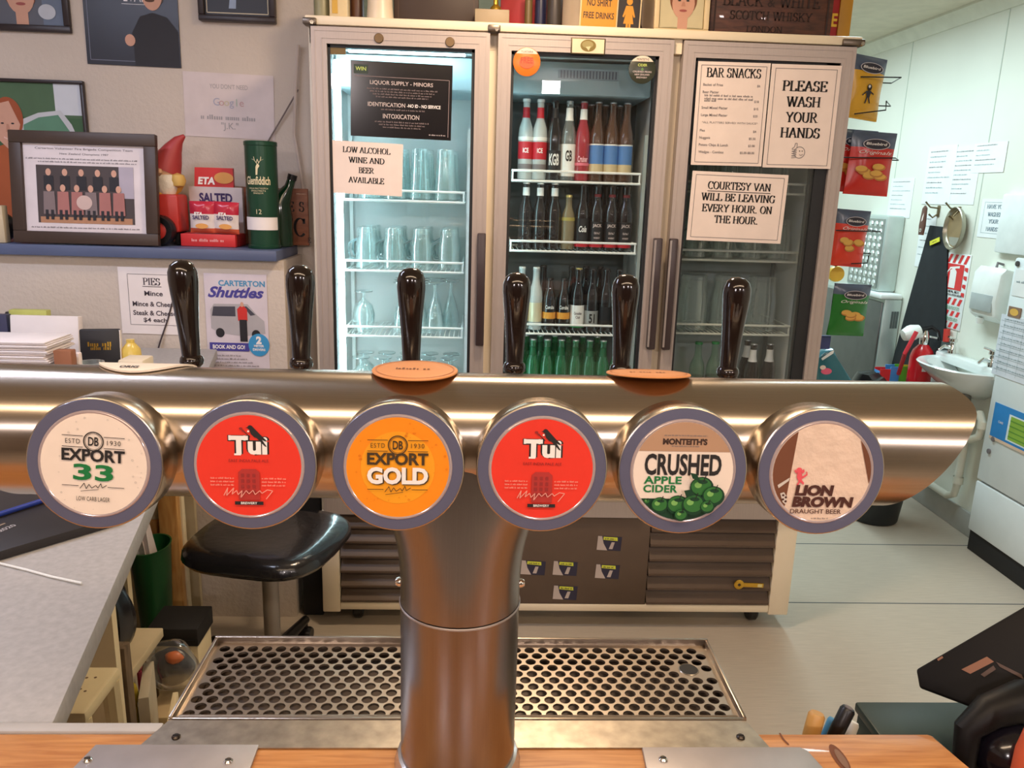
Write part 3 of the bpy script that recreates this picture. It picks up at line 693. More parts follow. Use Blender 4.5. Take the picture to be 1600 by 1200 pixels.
for s_ in (-1, 1):
    b = MB(); b.lathe([(0, .006), (.003, .0055), (.0045, .003), (.0045, 0)], chrome, Matrix.Translation((AX+s_*(RT*.985-.001), AY, zk)) @ Matrix.Rotation(s_*pi/2, 4, 'Y'), 16); b.build('side_bolt', tw)
# badge faces --------------------------------------------------------
ringm = mat('blue-grey badge ring', (104, 106, 132), .3, .25, var=.03, coat=.3)
drum = mat('badge drum steel', (196, 184, 168), .25, 1.0, aniso=.5, axis='Y', var=.04)
bez = mat('clear bezel', (196, 180, 182), .12, .35, var=.02)
RB = .0525; RF = .0385; RL = .0405
cidr = mat('bottle green print', (22, 120, 62), .45); dkg = mat('dark apple', (20, 62, 40), .4); apl = mat('apple green', (50, 112, 54), .4); aplh = mat('apple highlight', (122, 176, 96), .4)
bub = mat('bubble print', (204, 196, 188), .5); tan = mat('tan print', (176, 140, 112), .5)
def bubbles(f, m, n, seed):
    r = random.Random(seed)
    for _ in range(n):
        a = r.uniform(0, 6.28); d = RF*r.uniform(.55, .95); q = r.uniform(.0003, .0009)
        if abs(sin(a)*d) < .02 and abs(cos(a)*d) < .024: continue
        f.ring(cos(a)*d, sin(a)*d, q*.55, q, m, 8)
def export(f, second, col, fg, bubm, sub, seed, fc):
    bubbles(f, bubm, 34, seed)
    k = RF/.0385
    f.ring(0, .0175, .0066, .0074, fg, 28).ring(0, .0175, .0058, .0061, fg, 28)
    f.text('DB', 0, .0142, .0066, fg, .02, width=.0075)
    for s_ in (-1, 1):
        f.line([(s_*.0075, .0212), (s_*.0225, .0212)], .0005, fg); f.line([(s_*.0075, .0128), (s_*.0225, .0128)], .0005, fg)
    f.text('ESTD', -.0148, .0153, .0036, fg, 0, width=.0105, space=1.2); f.text('1930', .0148, .0153, .0036, fg, 0, width=.0098, space=1.2)
    f.text('EXPORT', 0, .0022, .0095, fg, .035, width=.0455)
    if second == '33': f.text('33', 0, -.0122, .0125, col, .03, width=.029)
    else:
        f.text('GOLD', .0008, -.0132, .0132, fg, .05, width=.0455); f.up().text('GOLD', 0, -.0125, .0132, col, .045, width=.0455)
    for s_ in (-1, 1): f.line([(s_*.0105, -.0165), (s_*.0225, -.0165)], .0005, fg)
    f.line([(-.0095, -.0185), (-.0065, -.0142), (-.005, -.0185), (-.003, -.0150), (-.001, -.0178), (.002, -.0155), (.0035, -.0175), (.0055, -.0138), (.0065, -.0172), (.0098, -.0150)], .0005, fg)
    f.line([(-.009, -.0205), (.004, -.0185)], .0004, fg)
    if sub: f.text(sub, 0, -.0278, .0034, fg, 0, width=.024, space=1.1)
def tui(f):
    dr = mat('deep red print', (150, 34, 34), .5); pkp = mat('pale pink print', (232, 160, 146), .5)
    bldg = mat('brick red print', (176, 48, 42), .5)
    f.M = f.M @ Matrix.Translation((0, .0028, 0))
    f.text('Tui', 0, .0052, .0152, ink, .10, width=.0305); f.up().text('Tui', 0, .0058, .0142, white, .045, width=.0278)
    # slab serifs on the T
    f.poly([(-.0145, .0165), (-.0128, .0165), (-.0128, .0202), (-.0145, .0202)], white).poly([(-.0035, .0165), (-.0018, .0165), (-.0018, .0202), (-.0035, .0202)], white)
    f.poly([(-.0105, .0052), (-.0055, .0052), (-.0055, .0066), (-.0105, .0066)], white)
    f.up()                                                          # the bird perched on the u
    f.poly([(.0005, .0265), (.003, .0275), (.0048, .0255), (.0085, .0215), (.0135, .0165), (.0125, .0160), (.0085, .0180), (.0045, .0190), (.002, .0215)], ink)
    f.ell(.0016, .0264, .0019, .0017, ink, 14).poly([(.0, .0268), (-.0018, .0262), (.0002, .0257)], ink).ell(.0002, .0235, .0008, .0008, white, 8)
    f.poly([(.006, .0188), (.0095, .0182), (.0135, .0120), (.0122, .0122)], ink)
    f.line([(-.0052, .0255), (-.002, .0225), (.0015, .0192)], .0006, ink).ell(-.0052, .0255, .0013, .0010, dr, 10).ell(-.0035, .0238, .0010, .0008, dr, 10)
    f.M = f.M @ Matrix.Translation((0, -.0028, 0))
    f.text('EAST INDIA PALE ALE', 0, .0030, .0022, dr, .01, width=.029)
    f.poly([(-.0078, -.026), (-.0078, -.0048), (-.005, -.0022), (.005, -.0022), (.0078, -.0048), (.0078, -.026)], bldg); f.up()
    for r_ in range(4):
        for c_ in range(3): f.rect(-.0058+c_*.0042, -.0085-r_*.0042, -.0036+c_*.0042, -.0058-r_*.0042, mat('dark brick print', (148, 40, 38), .5))
    for k in range(3):
        f.greek(-.028, -.0105, -.0098-.0026*k, .0012, pkp, k); f.greek(.0095, .0275, -.0098-.0026*k, .0012, pkp, 7+k)
    f.up().line([(-.0185, -.0225), (-.0155, -.0165), (-.0165, -.0225), (-.011, -.0165), (-.0125, -.0215), (-.009, -.0185), (-.008, -.0218), (-.005, -.0185), (-.006, -.024), (-.002, -.0185), (.0, -.021), (.003, -.0182), (.0045, -.0215), (.008, -.0185), (.0095, -.0205), (.0135, -.0178), (.0175, -.0185), (.0125, -.0250)], .0006, pkp)
    f.poly([(-.0105, -.0295), (.0105, -.0295), (.0105, -.0268), (-.0105, -.0268)], ink); f.up().text('BREWERY', 0, -.029, .0018, white, .02, width=.012)
def cider(f):
    f.ell(0, 0, RF*.995, RF*.995, tan, 26, 24, 156); f.up()
    f.text("MONTEITH'S", 0, .0208, .0050, mat('dark brown print', (58, 36, 26), .5), .05, width=.034); f.greek(-.016, .017, .0275, .0011, grey_ink, 3); f.greek(-.01, .011, .0193, .001, grey_ink, 4)
    f.text('CRUSHED', -.0005, -.0030, .0168, ink, .03, width=.0590); f.text('APPLE', -.0155, -.0098, .0060, cidr, .03, width=.0290, space=1.05); f.text('CIDER', -.0170, -.0166, .0060, cidr, .03, width=.0262, space=1.05)
    f.ell(0, 0, RF*.99, RF*.99, dkg, 22, 214, 326); f.up()
    for ax, ay, ar in ((-.0270, -.0235, .0045), (.0145, -.0120, .0092), (-.0170, -.0262, .0082), (-.0035, -.0258, .0084), (.0235, -.0182, .0086), (.0085, -.0250, .0090), (.0190, -.0265, .0062), (-.001, -.0330, .0052)):
        if sqrt(ax*ax+ay*ay)+ar > RF: ar = RF-sqrt(ax*ax+ay*ay)-.0003
        f.ell(ax, ay, ar, ar*.92, dkg, 20); f.up().ell(ax-ar*.05, ay+ar*.1, ar*.84, ar*.74, apl, 20); f.up().ell(ax-ar*.32, ay+ar*.22, ar*.30, ar*.26, aplh, 12).ell(ax+ar*.05, ay+ar*.5, ar*.42, ar*.18, dkg, 12); f.line([(ax+ar*.1, ay+ar*.5), (ax+ar*.3, ay+ar*1.05)], .0007, ink)
    f.up().poly([(.004, .0005), (.009, -.0005), (.0125, -.0065), (.006, -.004)], dkg).poly([(.0, -.0135), (.005, -.0125), (.009, -.0165), (.002, -.0185)], dkg)
def lion(f):
    br = mat('lion brown print', (112, 66, 42), .5); brk = mat('dark brown ink', (72, 34, 26), .5)
    f.poly([(RF*.99*cos(radians(a)), RF*.99*sin(radians(a))) for a in range(123, 230, 6)], br); f.up()
    f.poly([(RF*.99*cos(radians(a)), RF*.99*sin(radians(a))) for a in range(-12, 44, 5)], br)
    f.up(); r = random.Random(3)
    f.poly([(-.0315, -.0165), (-.0285, -.0155), (-.0262, -.019), (-.0262, -.0255), (-.0290, -.0235)], bub); f.poly([(-.034, -.010), (-.025, -.004), (-.0255, -.0065), (-.033, -.0125)], bub)
    for k in range(4): f.ell(-.0290+.0022*(k % 2), -.0180-.0016*k, .0010, .0009, brk, 10)
    lr = mat('pinkish lion', (222, 84, 96), .5)                      # heraldic lion
    for q in ([(-.0165, .002), (-.0135, .003), (-.0125, .000), (-.0125, -.004), (-.0145, -.0055), (-.0165, -.002)], [(-.0135, .003), (-.0115, .005), (-.0108, .003), (-.0122, .001)], [(-.0165, .0025), (-.0185, .0045), (-.0190, .0035), (-.0172, .0010)], [(-.0128, -.0035), (-.0105, -.0060), (-.0110, -.0075), (-.0138, -.0052)], [(-.0150, -.0048), (-.0165, -.0080), (-.0152, -.0082), (-.0136, -.0052)], [(-.0126, -.001), (-.0095, .001), (-.0098, .0032), (-.0088, .0026), (-.0084, .0002), (-.0122, -.0028)]): f.poly([(x-.003, y-.002) for x, y in q], lr)
    f.ell(-.0182, .0020, .0023, .0021, lr, 12)
    sl = .12
    f.text('LION', -.0050, -.0182, .0088, brk, .06, sl, width=.0305); f.text('BROWN', .0022, -.0272, .0086, brk, .06, sl, width=.0480); f.text('DRAUGHT BEER', -.0028, -.0322, .0036, brk, .008, width=.0400)
    f.greek(-.006, .008, -.0365, .0012, grey_ink, 5)
face_cols = {'export33': (240, 226, 214), 'tui': (232, 62, 48), 'gold': (246, 146, 34), 'cider': (238, 224, 212), 'lion': (228, 204, 186)}
order = ['export33', 'tui', 'gold', 'tui', 'cider', 'lion']
SP = .1158
for i, kind in enumerate(order):
    px = (148, 390, 622, 847, 1067, 1283)[i]; py = (725, 727, 730, 732, 736, 738)[i]
    c = PY(px, py, .596)
    M = Matrix.Translation((c.x, .596, c.z)) @ FRONT @ Matrix.Rotation(radians(-5), 4, 'X') @ Matrix.Rotation(radians((-3, 0, 0, 0, 0, 0)[i]), 4, 'Z')
    b = MB(); b.lathe([(RB-.0012, .0), (RB-.0004, -.0004), (RB, -.0014), (RB, -.030), (RB-.004, -.036), (.030, -.052), (.030, -.075)], drum, M, 56)
    # slanted to the tower
    bd = b.build('tap_badge', tw)
    b = MB(); b.lathe([(RB-.0011, -.0002), (RB-.0016, .0006), (RL+.0026, .0008), (RL+.0018, .0002)], ringm, M, 56); b.build('badge_ring', bd)
    b = MB(); b.lathe([(RL+.0024, .0004), (RL+.0020, .0014), (RL+.0012, .0019), (RL+.0004, .0018), (RL-.0004, .0012)], bez, M, 56); b.build('badge_bezel', bd)
    b = MB(); fc = mat('badge face '+kind, face_cols[kind], .28, var=.02 if kind != 'lion' else .05, scale=60, bump=.25 if kind == 'lion' else 0, bscale=90)
    b.lathe([(RL+.0002, .0014), (0, .0014)], fc, M, 48)
    f = Flat(b, M @ Matrix.Translation((0, 0, .0017)) @ Matrix.Diagonal((RL/RF, RL/RF, 1, 1)), .00022)
    if kind == 'export33': export(f, '33', cidr, ink, bub, 'LOW CARB LAGER', 5, fc)
    elif kind == 'gold':
        f.ell(0, 0, RF*.72, RF*.72, mat('amber centre', (244, 164, 40), .3), 40).up(); export(f, 'GOLD', white, mat('dark olive ink', (64, 48, 24), .5), mat('orange bubble', (222, 118, 24), .4), None, 11, fc)
    elif kind == 'tui': tui(f)
    elif kind == 'cider': cider(f)
    else: lion(f)
    b.build('badge_face', bd)
# tap handles and faucets behind the crossbar
hnd = mat('glossy dark brown handle', (26, 15, 13), .14, var=.1, coat=.25)
YH = .825; z0 = EYE-.189; lean = (.012, .0, .0, 0, .0, 0)
for i in range(6):
    hx = (-.2985, -.1855, -.070, .0395, .1535, .2695)[i]
    H = .107+(.004, .002, .002, 0, .001, .001)[i]
    M = Matrix.Translation((hx, YH, z0)) @ Matrix.Rotation(radians((-2.2, 1.2, 0, 0, 0, 1.2)[i]), 4, 'Y')
    b = MB(); k = H/.107
    b.lathe([(0, .0), (.0088, .0), (.0115, .003), (.0122, .0065), (.0112, .0105), (.0092, .0125), (.0095, .020), (.0105, .040), (.0122, .062), (.0138, .078), (.0147, .088*k), (.0143, .096*k), (.0118, .1025*k), (.0070, .1062*k), (0, .1075*k)], hnd, M, 28)
    h = b.build('tap_handle', tw)
    b = MB(); b.lathe([(.004, -.020), (.0055, -.010), (.0078, -.003), (.0085, .0005), (0, .001)], chrome, M, 20); b.build('handle_collar', h)
    b = MB(); y1 = AY+RT-.004
    b.tube([(hx, y1, AZ-.004), (hx, YH-.02, AZ-.004), (hx, YH+.004, AZ-.004)], [.011, .011, .010], chrome, 14)
    b.lathe([(.006, -.03), (.011, -.026), (.012, .0), (.010, .010), (.006, .014), (.0045, .024), (0, .024)], chrome, Matrix.Translation((hx, YH, AZ-.002)), 18)
    b.tube([(hx, YH, AZ-.02), (hx, YH+.012, AZ-.05), (hx, YH+.030, AZ-.085), (hx, YH+.036, AZ-.125)], [.009, .008, .0065, .0055], chrome, 12)
    b.build('faucet', tw)
# beer mats lying on the crossbar
matw = mat('white beer mat', (240, 228, 214), .7); mato = mat('orange beer mat', (222, 150, 92), .6)
# the white one has gone soft and drapes over the crown of the tube
b = MB(); r = .041; xc = PY(226, 572, .70).x; n = 36; a0 = radians(64)
def drape(x, t, off): a = a0+t/RT; return (xc+x, AY+cos(a)*(RT+off), AZ+sin(a)*(RT+off))
for off, fl in ((.0026, 1), (.0008, 0)):
    vs, fs = [drape(0, 0, off)], []
    for j in range(1, 9):
        for k in range(n): vs.append(drape(r*j/8*cos(2*pi*k/n), r*j/8*sin(2*pi*k/n), off))
    for k in range(n): fs.append((0, 1+k, 1+(k+1) % n))
    for j in range(7):
        for k in range(n): fs.append((1+j*n+k, 1+(j+1)*n+k, 1+(j+1)*n+(k+1) % n, 1+j*n+(k+1) % n))
    b.raw(vs, fs, matw)
vs = [drape(r*cos(2*pi*k/n), r*sin(2*pi*k/n), o_) for o_ in (.0008, .0026) for k in range(n)]; b.raw(vs, [(k, (k+1) % n, n+(k+1) % n, n+k) for k in range(n)], matw)
bmesh.ops.recalc_face_normals(b.bm, faces=b.bm.faces)
gv, gf = sans('ORIG', .03); kx = .016/2.4
b.raw([drape((v[0]-1.2)*kx-.004, .033-(v[1]-.35)*kx, .0031) for v in gv], gf, ink)
tag(b.build('beer_mat', origin=(xc, AY, AZ+RT)), 'white round beer mat draped over the crossbar beside the leftmost tap handle', 'beer mat')
for k, (px, py, lab) in enumerate(((650, 573, 'orange round beer mat on the crossbar in front of the third tap handle'), (1011, 590, 'tan round beer mat on the crossbar between the last two tap handles'))):
    r = .0375; c = PY(px, py, .70); zc = AZ+RT+(.0008, .0008)[k]; yc = AY+(.004, .010)[k]
    M = Matrix.Translation((c.x, yc, zc)) @ Matrix.Rotation(radians((.2, -7.6)[k]), 4, 'X')
    b = MB(); b.lathe([(0, 0), (r, 0), (r+.0006, .0008), (r, .0016), (r*.97, .0018), (0, .0018)], mato, M, 40)
    f = Flat(b, M @ Matrix.Translation((0, 0, .0022))); f.ring(0, 0, r*.90, r*.93, mat('mat ring', (196, 128, 84), .7)); f.greek(-r*.45, r*.45, -r*.05, r*.16, mat('brown mat ink', (122, 74, 46), .7), k)
    tag(b.build('beer_mat', origin=(c.x, yc, zc)), lab, 'beer mat', 'round beer mats on the crossbar')
# ================================================================== glasses and bottles in the fridge
clear = glass('clear glass', (.92, .98, .98), .7, .04, .09, .5)
clear2 = glass('clear glass rim', (.66, .78, .80), .9, .04, .16, .5)
def tumbler(name, h, r0, r1, kind):
    """upside-down drinking glass; kind: pint, mug, snifter, flute"""
    b = MB(); n = 20
    if kind == 'pint': prof = [(0, h), (r0*.94, h), (r0, h-.003), (r0*1.02, h*.75), (r1, 0), (r1-.0018, 0), (r0*.95, h-.014), (0, h-.014)]
    elif kind == 'mug': prof = [(0, h), (r0*.9, h), (r0, h-.006), (r0, h*.8), (r1, h*.55), (r1, 0), (r1-.002, 0), (r1-.003, h*.55), (r0*.9, h-.02), (0, h-.02)]
    elif kind == 'snifter': prof = [(0, h), (r0, h-.001), (r0, h-.004), (.006, h-.010), (.0055, h-.028), (.012, h-.036), (r1*.82, h-.055), (r1, h-.085), (r1*.95, h-.115), (r1*.72, 0), (r1*.70, 0), (r1*.92, h-.115), (r1*.97, h-.085), (r1*.78, h-.055), (0, h-.04)]
    else: prof = [(0, h), (r0, h-.001), (r0, h-.004), (.005, h-.010), (.0045, h-.05), (.010, h-.062), (r1*.75, h-.10), (r1, h-.15), (r1*.92, 0), (r1*.90, 0), (r1*.95, h-.15), (0, h-.066)]
    b.lathe(prof, clear, None, n)
    o = b.build(name, local=True)
    q = MB()
    if kind == 'mug':
        q.tube([(r1*.96, 0, h*.2), (r1+.018, 0, h*.22), (r1+.026, 0, h*.4), (r1+.022, 0, h*.6), (r0*.98, 0, h*.72)], .0045, clear2, 8); q.build('handle', o, local=True)
    else:
        rr = r0 if kind in ('snifter', 'flute') else r1
        zz = h-.0035 if kind in ('snifter', 'flute') else .001
        q.lathe([(rr-.0022, zz-.0012), (rr+.0006, zz-.0012), (rr+.0006, zz+.0012), (rr-.0022, zz+.0012), (rr-.0022, zz-.0012)], clear2, None, n)
        q.build('base' if kind in ('snifter', 'flute') else 'rim', o, local=True)
    return o
protos = {}
def put(key, make, loc, label, cat, group, rz=0.0):
    if key not in protos: o = make(); protos[key] = o
    else: o = copy_tree(protos[key])
    o.location = loc; o.rotation_euler[2] = rz
    return tag(o, label, cat, group)
SZ = lambda f, k: EYE+SH[f][k]+.0065
P_ = lambda: tumbler('pint_glass', .172, .030, .041, 'pint')
M_ = lambda: tumbler('beer_mug', .142, .031, .038, 'mug')
S_ = lambda: tumbler('wine_glass', .150, .033, .040, 'snifter')
F_ = lambda: tumbler('stemmed_glass', .185, .031, .031, 'flute')
J_ = lambda: tumbler('beer_jug', .200, .050, .058, 'mug')
TP = lambda f, px, Y: PY(px, 430, Y).x
lab_g = 'clear upside-down pint glass on the top left-hand shelf'
for r, Y in ((0, 2.90), (1, 2.99), (2, 3.08)):
    for k in range(4): put('pint', P_, (-.390+k*.088+.012*(r % 2), Y, SZ(0, 0)), lab_g, 'glass', 'pint glasses on the top left shelf', k)
for r, Y in ((0, 2.89), (1, 2.985), (2, 3.08)):
    for k in range(4): put('mug', M_, (-.405+k*.098, Y, SZ(0, 1)), 'clear upside-down handled beer mug on the second left-hand shelf', 'beer mug', 'beer mugs on the second left shelf', pi)
put('snif', S_, (-.418, 2.90, SZ(0, 2)), 'lone round-bowled wine glass upside down at the left end of the third left-hand shelf', 'wine glass', None)
for r, Y in ((0, 2.90), (1, 2.98), (2, 3.06)):
    for k in range(4 if r else 3): put('flute', F_, (-.280+k*.060-.004*r, Y, SZ(0, 2)-.0), 'clear upside-down stemmed glass at the right of the third left-hand shelf', 'glass', 'stemmed glasses on the third left shelf')
for r, Y in ((0, 2.89), (1, 2.98)):
    for k in range(5): put('snif', S_, (-.430+k*.0815+.004*r, Y, SZ(0, 3)), 'clear upside-down wine glass on the fourth left-hand shelf just above the crossbar', 'wine glass', 'wine glasses on the fourth left shelf')
for r, Y in ((0, 2.90), (1, 3.0)):
    for k in range(4): put('pint', P_, (.80+k*.087, Y, SZ(2, 0)), 'clear upside-down pint glass on the top shelf of the right fridge section', 'glass', 'pint glasses on the top right shelf')
for r, Y in ((0, 2.90), (1, 3.0)):
    for k in range(4): put('mug', M_, (.785+k*.102, Y, SZ(2, 1)), 'clear handled beer mug on the second shelf of the right fridge section', 'beer mug', 'beer mugs on the second right shelf', pi)
for k, (x, Y) in enumerate(((.795, 2.92), (.925, 2.93), (1.055, 2.93))): put('jug', J_, (x, Y, SZ(2, 2)), ('large clear beer jug standing leftmost on the third right-hand shelf', 'large clear beer jug partly behind the last tap handle on the third right shelf', 'large clear beer jug standing rightmost on the third right-hand shelf')[k], 'jug', 'beer jugs on the third right shelf', pi/2)
# ------------------------------------------------------------------ bottles
BEER = [(0, 0), (.028, 0), (.030, .004), (.030, .118), (.0275, .140), (.0175, .168), (.0145, .185), (.0135, .214), (.015, .217), (.015, .223), (.013, .226), (0, .226)]
SPIR = [(0, 0), (.031, 0), (.033, .004), (.033, .128), (.030, .148), (.018, .172), (.015, .186), (.0148, .222), (.0158, .226), (0, .228)]
STUB = [(0, 0), (.029, 0), (.031, .004), (.031, .105), (.027, .125), (.016, .148), (.0142, .172), (.0142, .186), (0, .188)]
def band(prof, z0, z1, m, b, off=.0006, seg=20):
    pts = [p for p in prof if p[0] > 0]
    def rad(z):
        for (r0, a), (r1, c) in zip(pts, pts[1:]):
            if a <= z <= c and c > a: return r0+(r1-r0)*(z-a)/(c-a)
        return pts[-1][0]
    zs = [z0]+[z for _, z in pts if z0 < z < z1]+[z1]
    b.lathe([(rad(z)+off, z) for z in zs], m, None, seg); return rad((z0+z1)/2)
def wrap(b, vf, m, cap, z, r, width=None, ang=0.0):
    """letters wrapped on a round bottle, facing the bar"""
    vs, fs = vf
    x0, x1 = min(v[0] for v in vs), max(v[0] for v in vs); y0, y1 = min(v[1] for v in vs), max(v[1] for v in vs)
    k = cap/(y1-y0); kx = width/(x1-x0) if width else k
    out = []
    for v in vs:
        a = -pi/2+ang+(v[0]-(x0+x1)/2)*kx/r; out.append((r*cos(a), r*sin(a), z+(v[1]-y0)*k))
    b.raw(out, fs, m)
def bottle(name, prof, body, cap, bands=(), words=(), neck=None):
    b = MB(); b.lathe(prof, body, None, 20); o = b.build(name, local=True)
    top = prof[-1][1]; r = [p[0] for p in prof if p[1] > top-.02 and p[0] > 0][-1]
    q = MB(); q.lathe([(0, top+.0025), (r+.0004, top+.002), (r+.0014, top-.0005), (r+.0016, top-.006), (r+.0004, top-.0062)], cap, None, 18); q.build('cap', o, local=True)
    for q_, (z0, z1, m) in enumerate(bands):
        q = MB(); band(prof, z0, z1, m, q)
        if q_: q.build('label_band', o, local=True)
        else: q0 = q
    if bands:
        q = q0
        for t, m, cp, z, w, fn in words:
            rr = [p[0] for p in prof if p[0] > 0 and abs(p[1]-z) < .13][1]+.0014
            wrap(q, fn(t), m, cp, z, rr, w)
        q.build('label', o, local=True)
    if neck:
        q = MB(); band(prof, neck[0], neck[1], neck[2], q); q.build('neck_label', o, local=True)
    return o
gclr = glass('pale bottle glass', (.86, .93, .93), .4, .05, .16); gred = glass('red drink', (.80, .12, .16), .35, .05, .42)
gdrk = glass('dark bottle glass', (.10, .09, .10), .5, .05, .25); gamb = glass('amber brown drink', (.34, .20, .14), .4, .05, .3)
ggrn = glass('green bottle glass', (.10, .52, .26), .5, .05, .30); gtan = glass('cloudy tan drink', (.52, .46, .30), .3, .08, .45)
gmil = glass('milky white drink', (.88, .96, .97), .35, .06, .55)
lw_ = mat('white bottle label', (236, 240, 240), .5); lr_ = mat('red bottle label', (190, 36, 52), .45); lk_ = mat('black bottle label', (30, 30, 34), .45)
lb_ = mat('sky blue bottle label', (84, 132, 196), .45); lsand = mat('sand bottle label', (206, 190, 150), .5); lo_ = mat('orange bottle label', (226, 160, 62), .5)
capw = mat('white cap', (226, 230, 230), .35); capr = mat('red cap', (196, 44, 60), .35); capk = mat('black cap', (36, 34, 36), .35); capg = mat('gold cap', (206, 190, 120), .3, .6); capgn = mat('green cap', (30, 130, 70), .35); caps = mat('silver cap', (190, 196, 198), .3, .7)
B_ = lambda s: sans(s, .03)
MK = {
 'vodka': lambda: bottle('bottle', SPIR, gmil, capw, [(.058, .108, lr_), (.112, .122, lw_), (.030, .044, grey_ink)], [('ICE', white, .014, .076, .026, B_)], (.176, .206, lr_)),
 'kgb': lambda: bottle('bottle', BEER, gdrk, capk, [(.03, .085, lk_)], [('KGB', lw_, .034, .042, .044, B_)], (.178, .205, lk_)),
 'gb': lambda: bottle('bottle', BEER, gclr, caps, [(.012, .105, lw_)], [('GB', ink, .032, .055, .028, B_)], (.172, .208, lw_)),
 'red': lambda: bottle('bottle', BEER, gred, caps, [(.044, .052, mat('pink label', (224, 120, 140), .5))], [('Cruiser', mat('pale pink', (240, 190, 200), .5), .018, .054, .044, B_)], (.176, .206, lw_)),
 'blue': lambda: bottle('bottle', BEER, gamb, caps, [(.050, .104, lb_), (.026, .050, lsand), (.104, .108, lw_)]),
 'woody': lambda: bottle('bottle', BEER, gdrk, capw, [(.026, .030, lw_)], [('8', lk_, .03, .05, .012, B_)], (.184, .212, lw_)),
 'stub': lambda: bottle('bottle', STUB, gtan, capg, [(.10, .112, mat('olive label', (168, 160, 84), .5))]),
 'coke': lambda: bottle('bottle', BEER, gdrk, capk, [(.010, .022, lr_), (.022, .110, lk_)], [('Cola', lw_, .022, .062, .034, lambda s: sans(s, .03, .3))]),
 'jack': lambda: bottle('bottle', BEER, gdrk, capk, [(.010, .022, lr_), (.022, .100, lk_)], [('JACK', pk, .014, .078, .040, B_), ("Old No.7", pk, .008, .056, .026, B_), ('WHISKEY', pk, .006, .040, .028, B_)], (.186, .196, mat('dark red neck', (110, 34, 40), .5))),
 'pale': lambda: bottle('bottle', BEER, gmil, capw, [(.03, .10, mat('cream gold label', (226, 220, 190), .35, .3))]),
 'coruba': lambda: bottle('bottle', STUB, gdrk, capk, [(.042, .066, lo_), (.012, .030, lk_)], [('Coruba', lw_, .014, .078, .044, B_)]),
 'white': lambda: bottle('bottle', BEER, gdrk, capg, [(.024, .094, lw_), (.012, .024, capgn)], [('Canadian', grey_ink, .010, .060, .036, B_), ('Club', grey_ink, .010, .046, .02, B_)]),
 '51': lambda: bottle('bottle', BEER, gdrk, capk, [(.02, .075, mat('grey label', (150, 156, 156), .5))], [('51', ink, .034, .030, .026, B_)]),
 'dark': lambda: bottle('bottle', BEER, gdrk, capk, [(.028, .09, lk_)]),
 'green': lambda: bottle('bottle', BEER, ggrn, caps, [(.168, .20, mat('green neck label', (18, 98, 58), .4))], []),
 'beer': lambda: bottle('bottle', BEER, gdrk, caps, [(.03, .08, lk_)], (), (.160, .206, lw_)),
 'cleargreen': lambda: bottle('bottle', SPIR, glass('faint green glass', (.60, .80, .70), .5, .05, .12), capgn, [(.03, .10, mat('faded label', (96, 104, 100), .6))]),
}
def bot(kind, px, Y, f, k, label, group, py=300):
    o = put(kind, MK[kind], (PY(px, py, Y).x, Y, SZ(f, k)), label, 'bottle', group)
    q = .78 if kind in ('vodka', 'coruba', 'stub') else .85; o.scale = (q, q, 1.17 if (f, k) == (1, 0) else 1)
g1 = 'bottles on the top middle shelf'
T = 'on the top middle shelf'
for kd, px, lb in (('vodka', 821, 'milky bottle with red label '+T+', leftmost of the row'), ('vodka', 843, 'milky bottle with red label '+T+', second from the left'), ('kgb', 865.5, 'dark bottle lettered KGB '+T), ('gb', 888, 'clear bottle with white label lettered GB '+T), ('red', 910, 'bright red drink bottle '+T), ('blue', 932.5, 'amber bottle with blue label '+T+', next to the red bottle'), ('blue', 955, 'amber bottle with blue label '+T+', middle of three alike'), ('blue', 977, 'amber bottle with blue label '+T+', rightmost of the row')): bot(kd, px, 2.90, 1, 0, lb, g1, 230)
for i, px in enumerate((855, 899, 921, 943, 965)): bot('dark' if i < 2 else 'blue', px, 2.985, 1, 0, 'bottle half hidden behind the front row '+T, 'rear bottles on the top middle shelf', 230)
T = 'on the second middle shelf'; g2 = 'bottles on the second middle shelf'
for kd, px, lb in (('woody', 821, 'dark bottle with white cap '+T+', leftmost'), ('woody', 843, 'dark bottle with white cap '+T+', second from the left'), ('woody', 865.5, 'dark bottle with white cap '+T+', third from the left'), ('stub', 888, 'short cloudy tan bottle '+T), ('coke', 910, 'dark cola bottle with red base '+T), ('jack', 932.5, 'black whiskey-label bottle '+T+', beside the cola bottle'), ('jack', 955, 'black whiskey-label bottle '+T+', middle of three alike'), ('jack', 977, 'black whiskey-label bottle '+T+', rightmost')): bot(kd, px, 2.90, 1, 1, lb, g2, 340)
for px in (854, 921, 943, 965): bot('dark', px, 2.985, 1, 1, 'dark bottle half hidden behind the front row '+T, 'rear bottles on the second middle shelf', 340)
T = 'on the third middle shelf'; g3 = 'bottles on the third middle shelf'
for kd, px, lb in (('pale', 815, 'pale bottle '+T+' at the far left end'), ('pale', 837, 'pale bottle '+T+' behind the fourth tap handle'), ('coruba', 859, 'stubby dark bottle with orange band '+T+', beside the tap handle'), ('coruba', 881, 'stubby dark bottle with orange band '+T+', beside the white-label bottle'), ('white', 903, 'gold-capped bottle with white label and green band '+T), ('51', 925, 'dark bottle with grey label lettered 51 '+T), ('dark', 947, 'plain dark bottle '+T+' beside the fifth tap handle'), ('dark', 966, 'plain dark bottle '+T+', rightmost')): bot(kd, px, 2.90, 1, 2, lb, g3, 460)
for px in (848, 892, 914, 936): bot('dark', px, 2.985, 1, 2, 'dark bottle half hidden behind the front row '+T, 'rear bottles on the third middle shelf', 460)
for k, px in enumerate((810, 832, 854, 876, 898, 920, 941, 962)): bot('green', px, 2.90, 1, 3, 'green beer bottle in the row just above the steel crossbar', 'green beer bottles', 570)
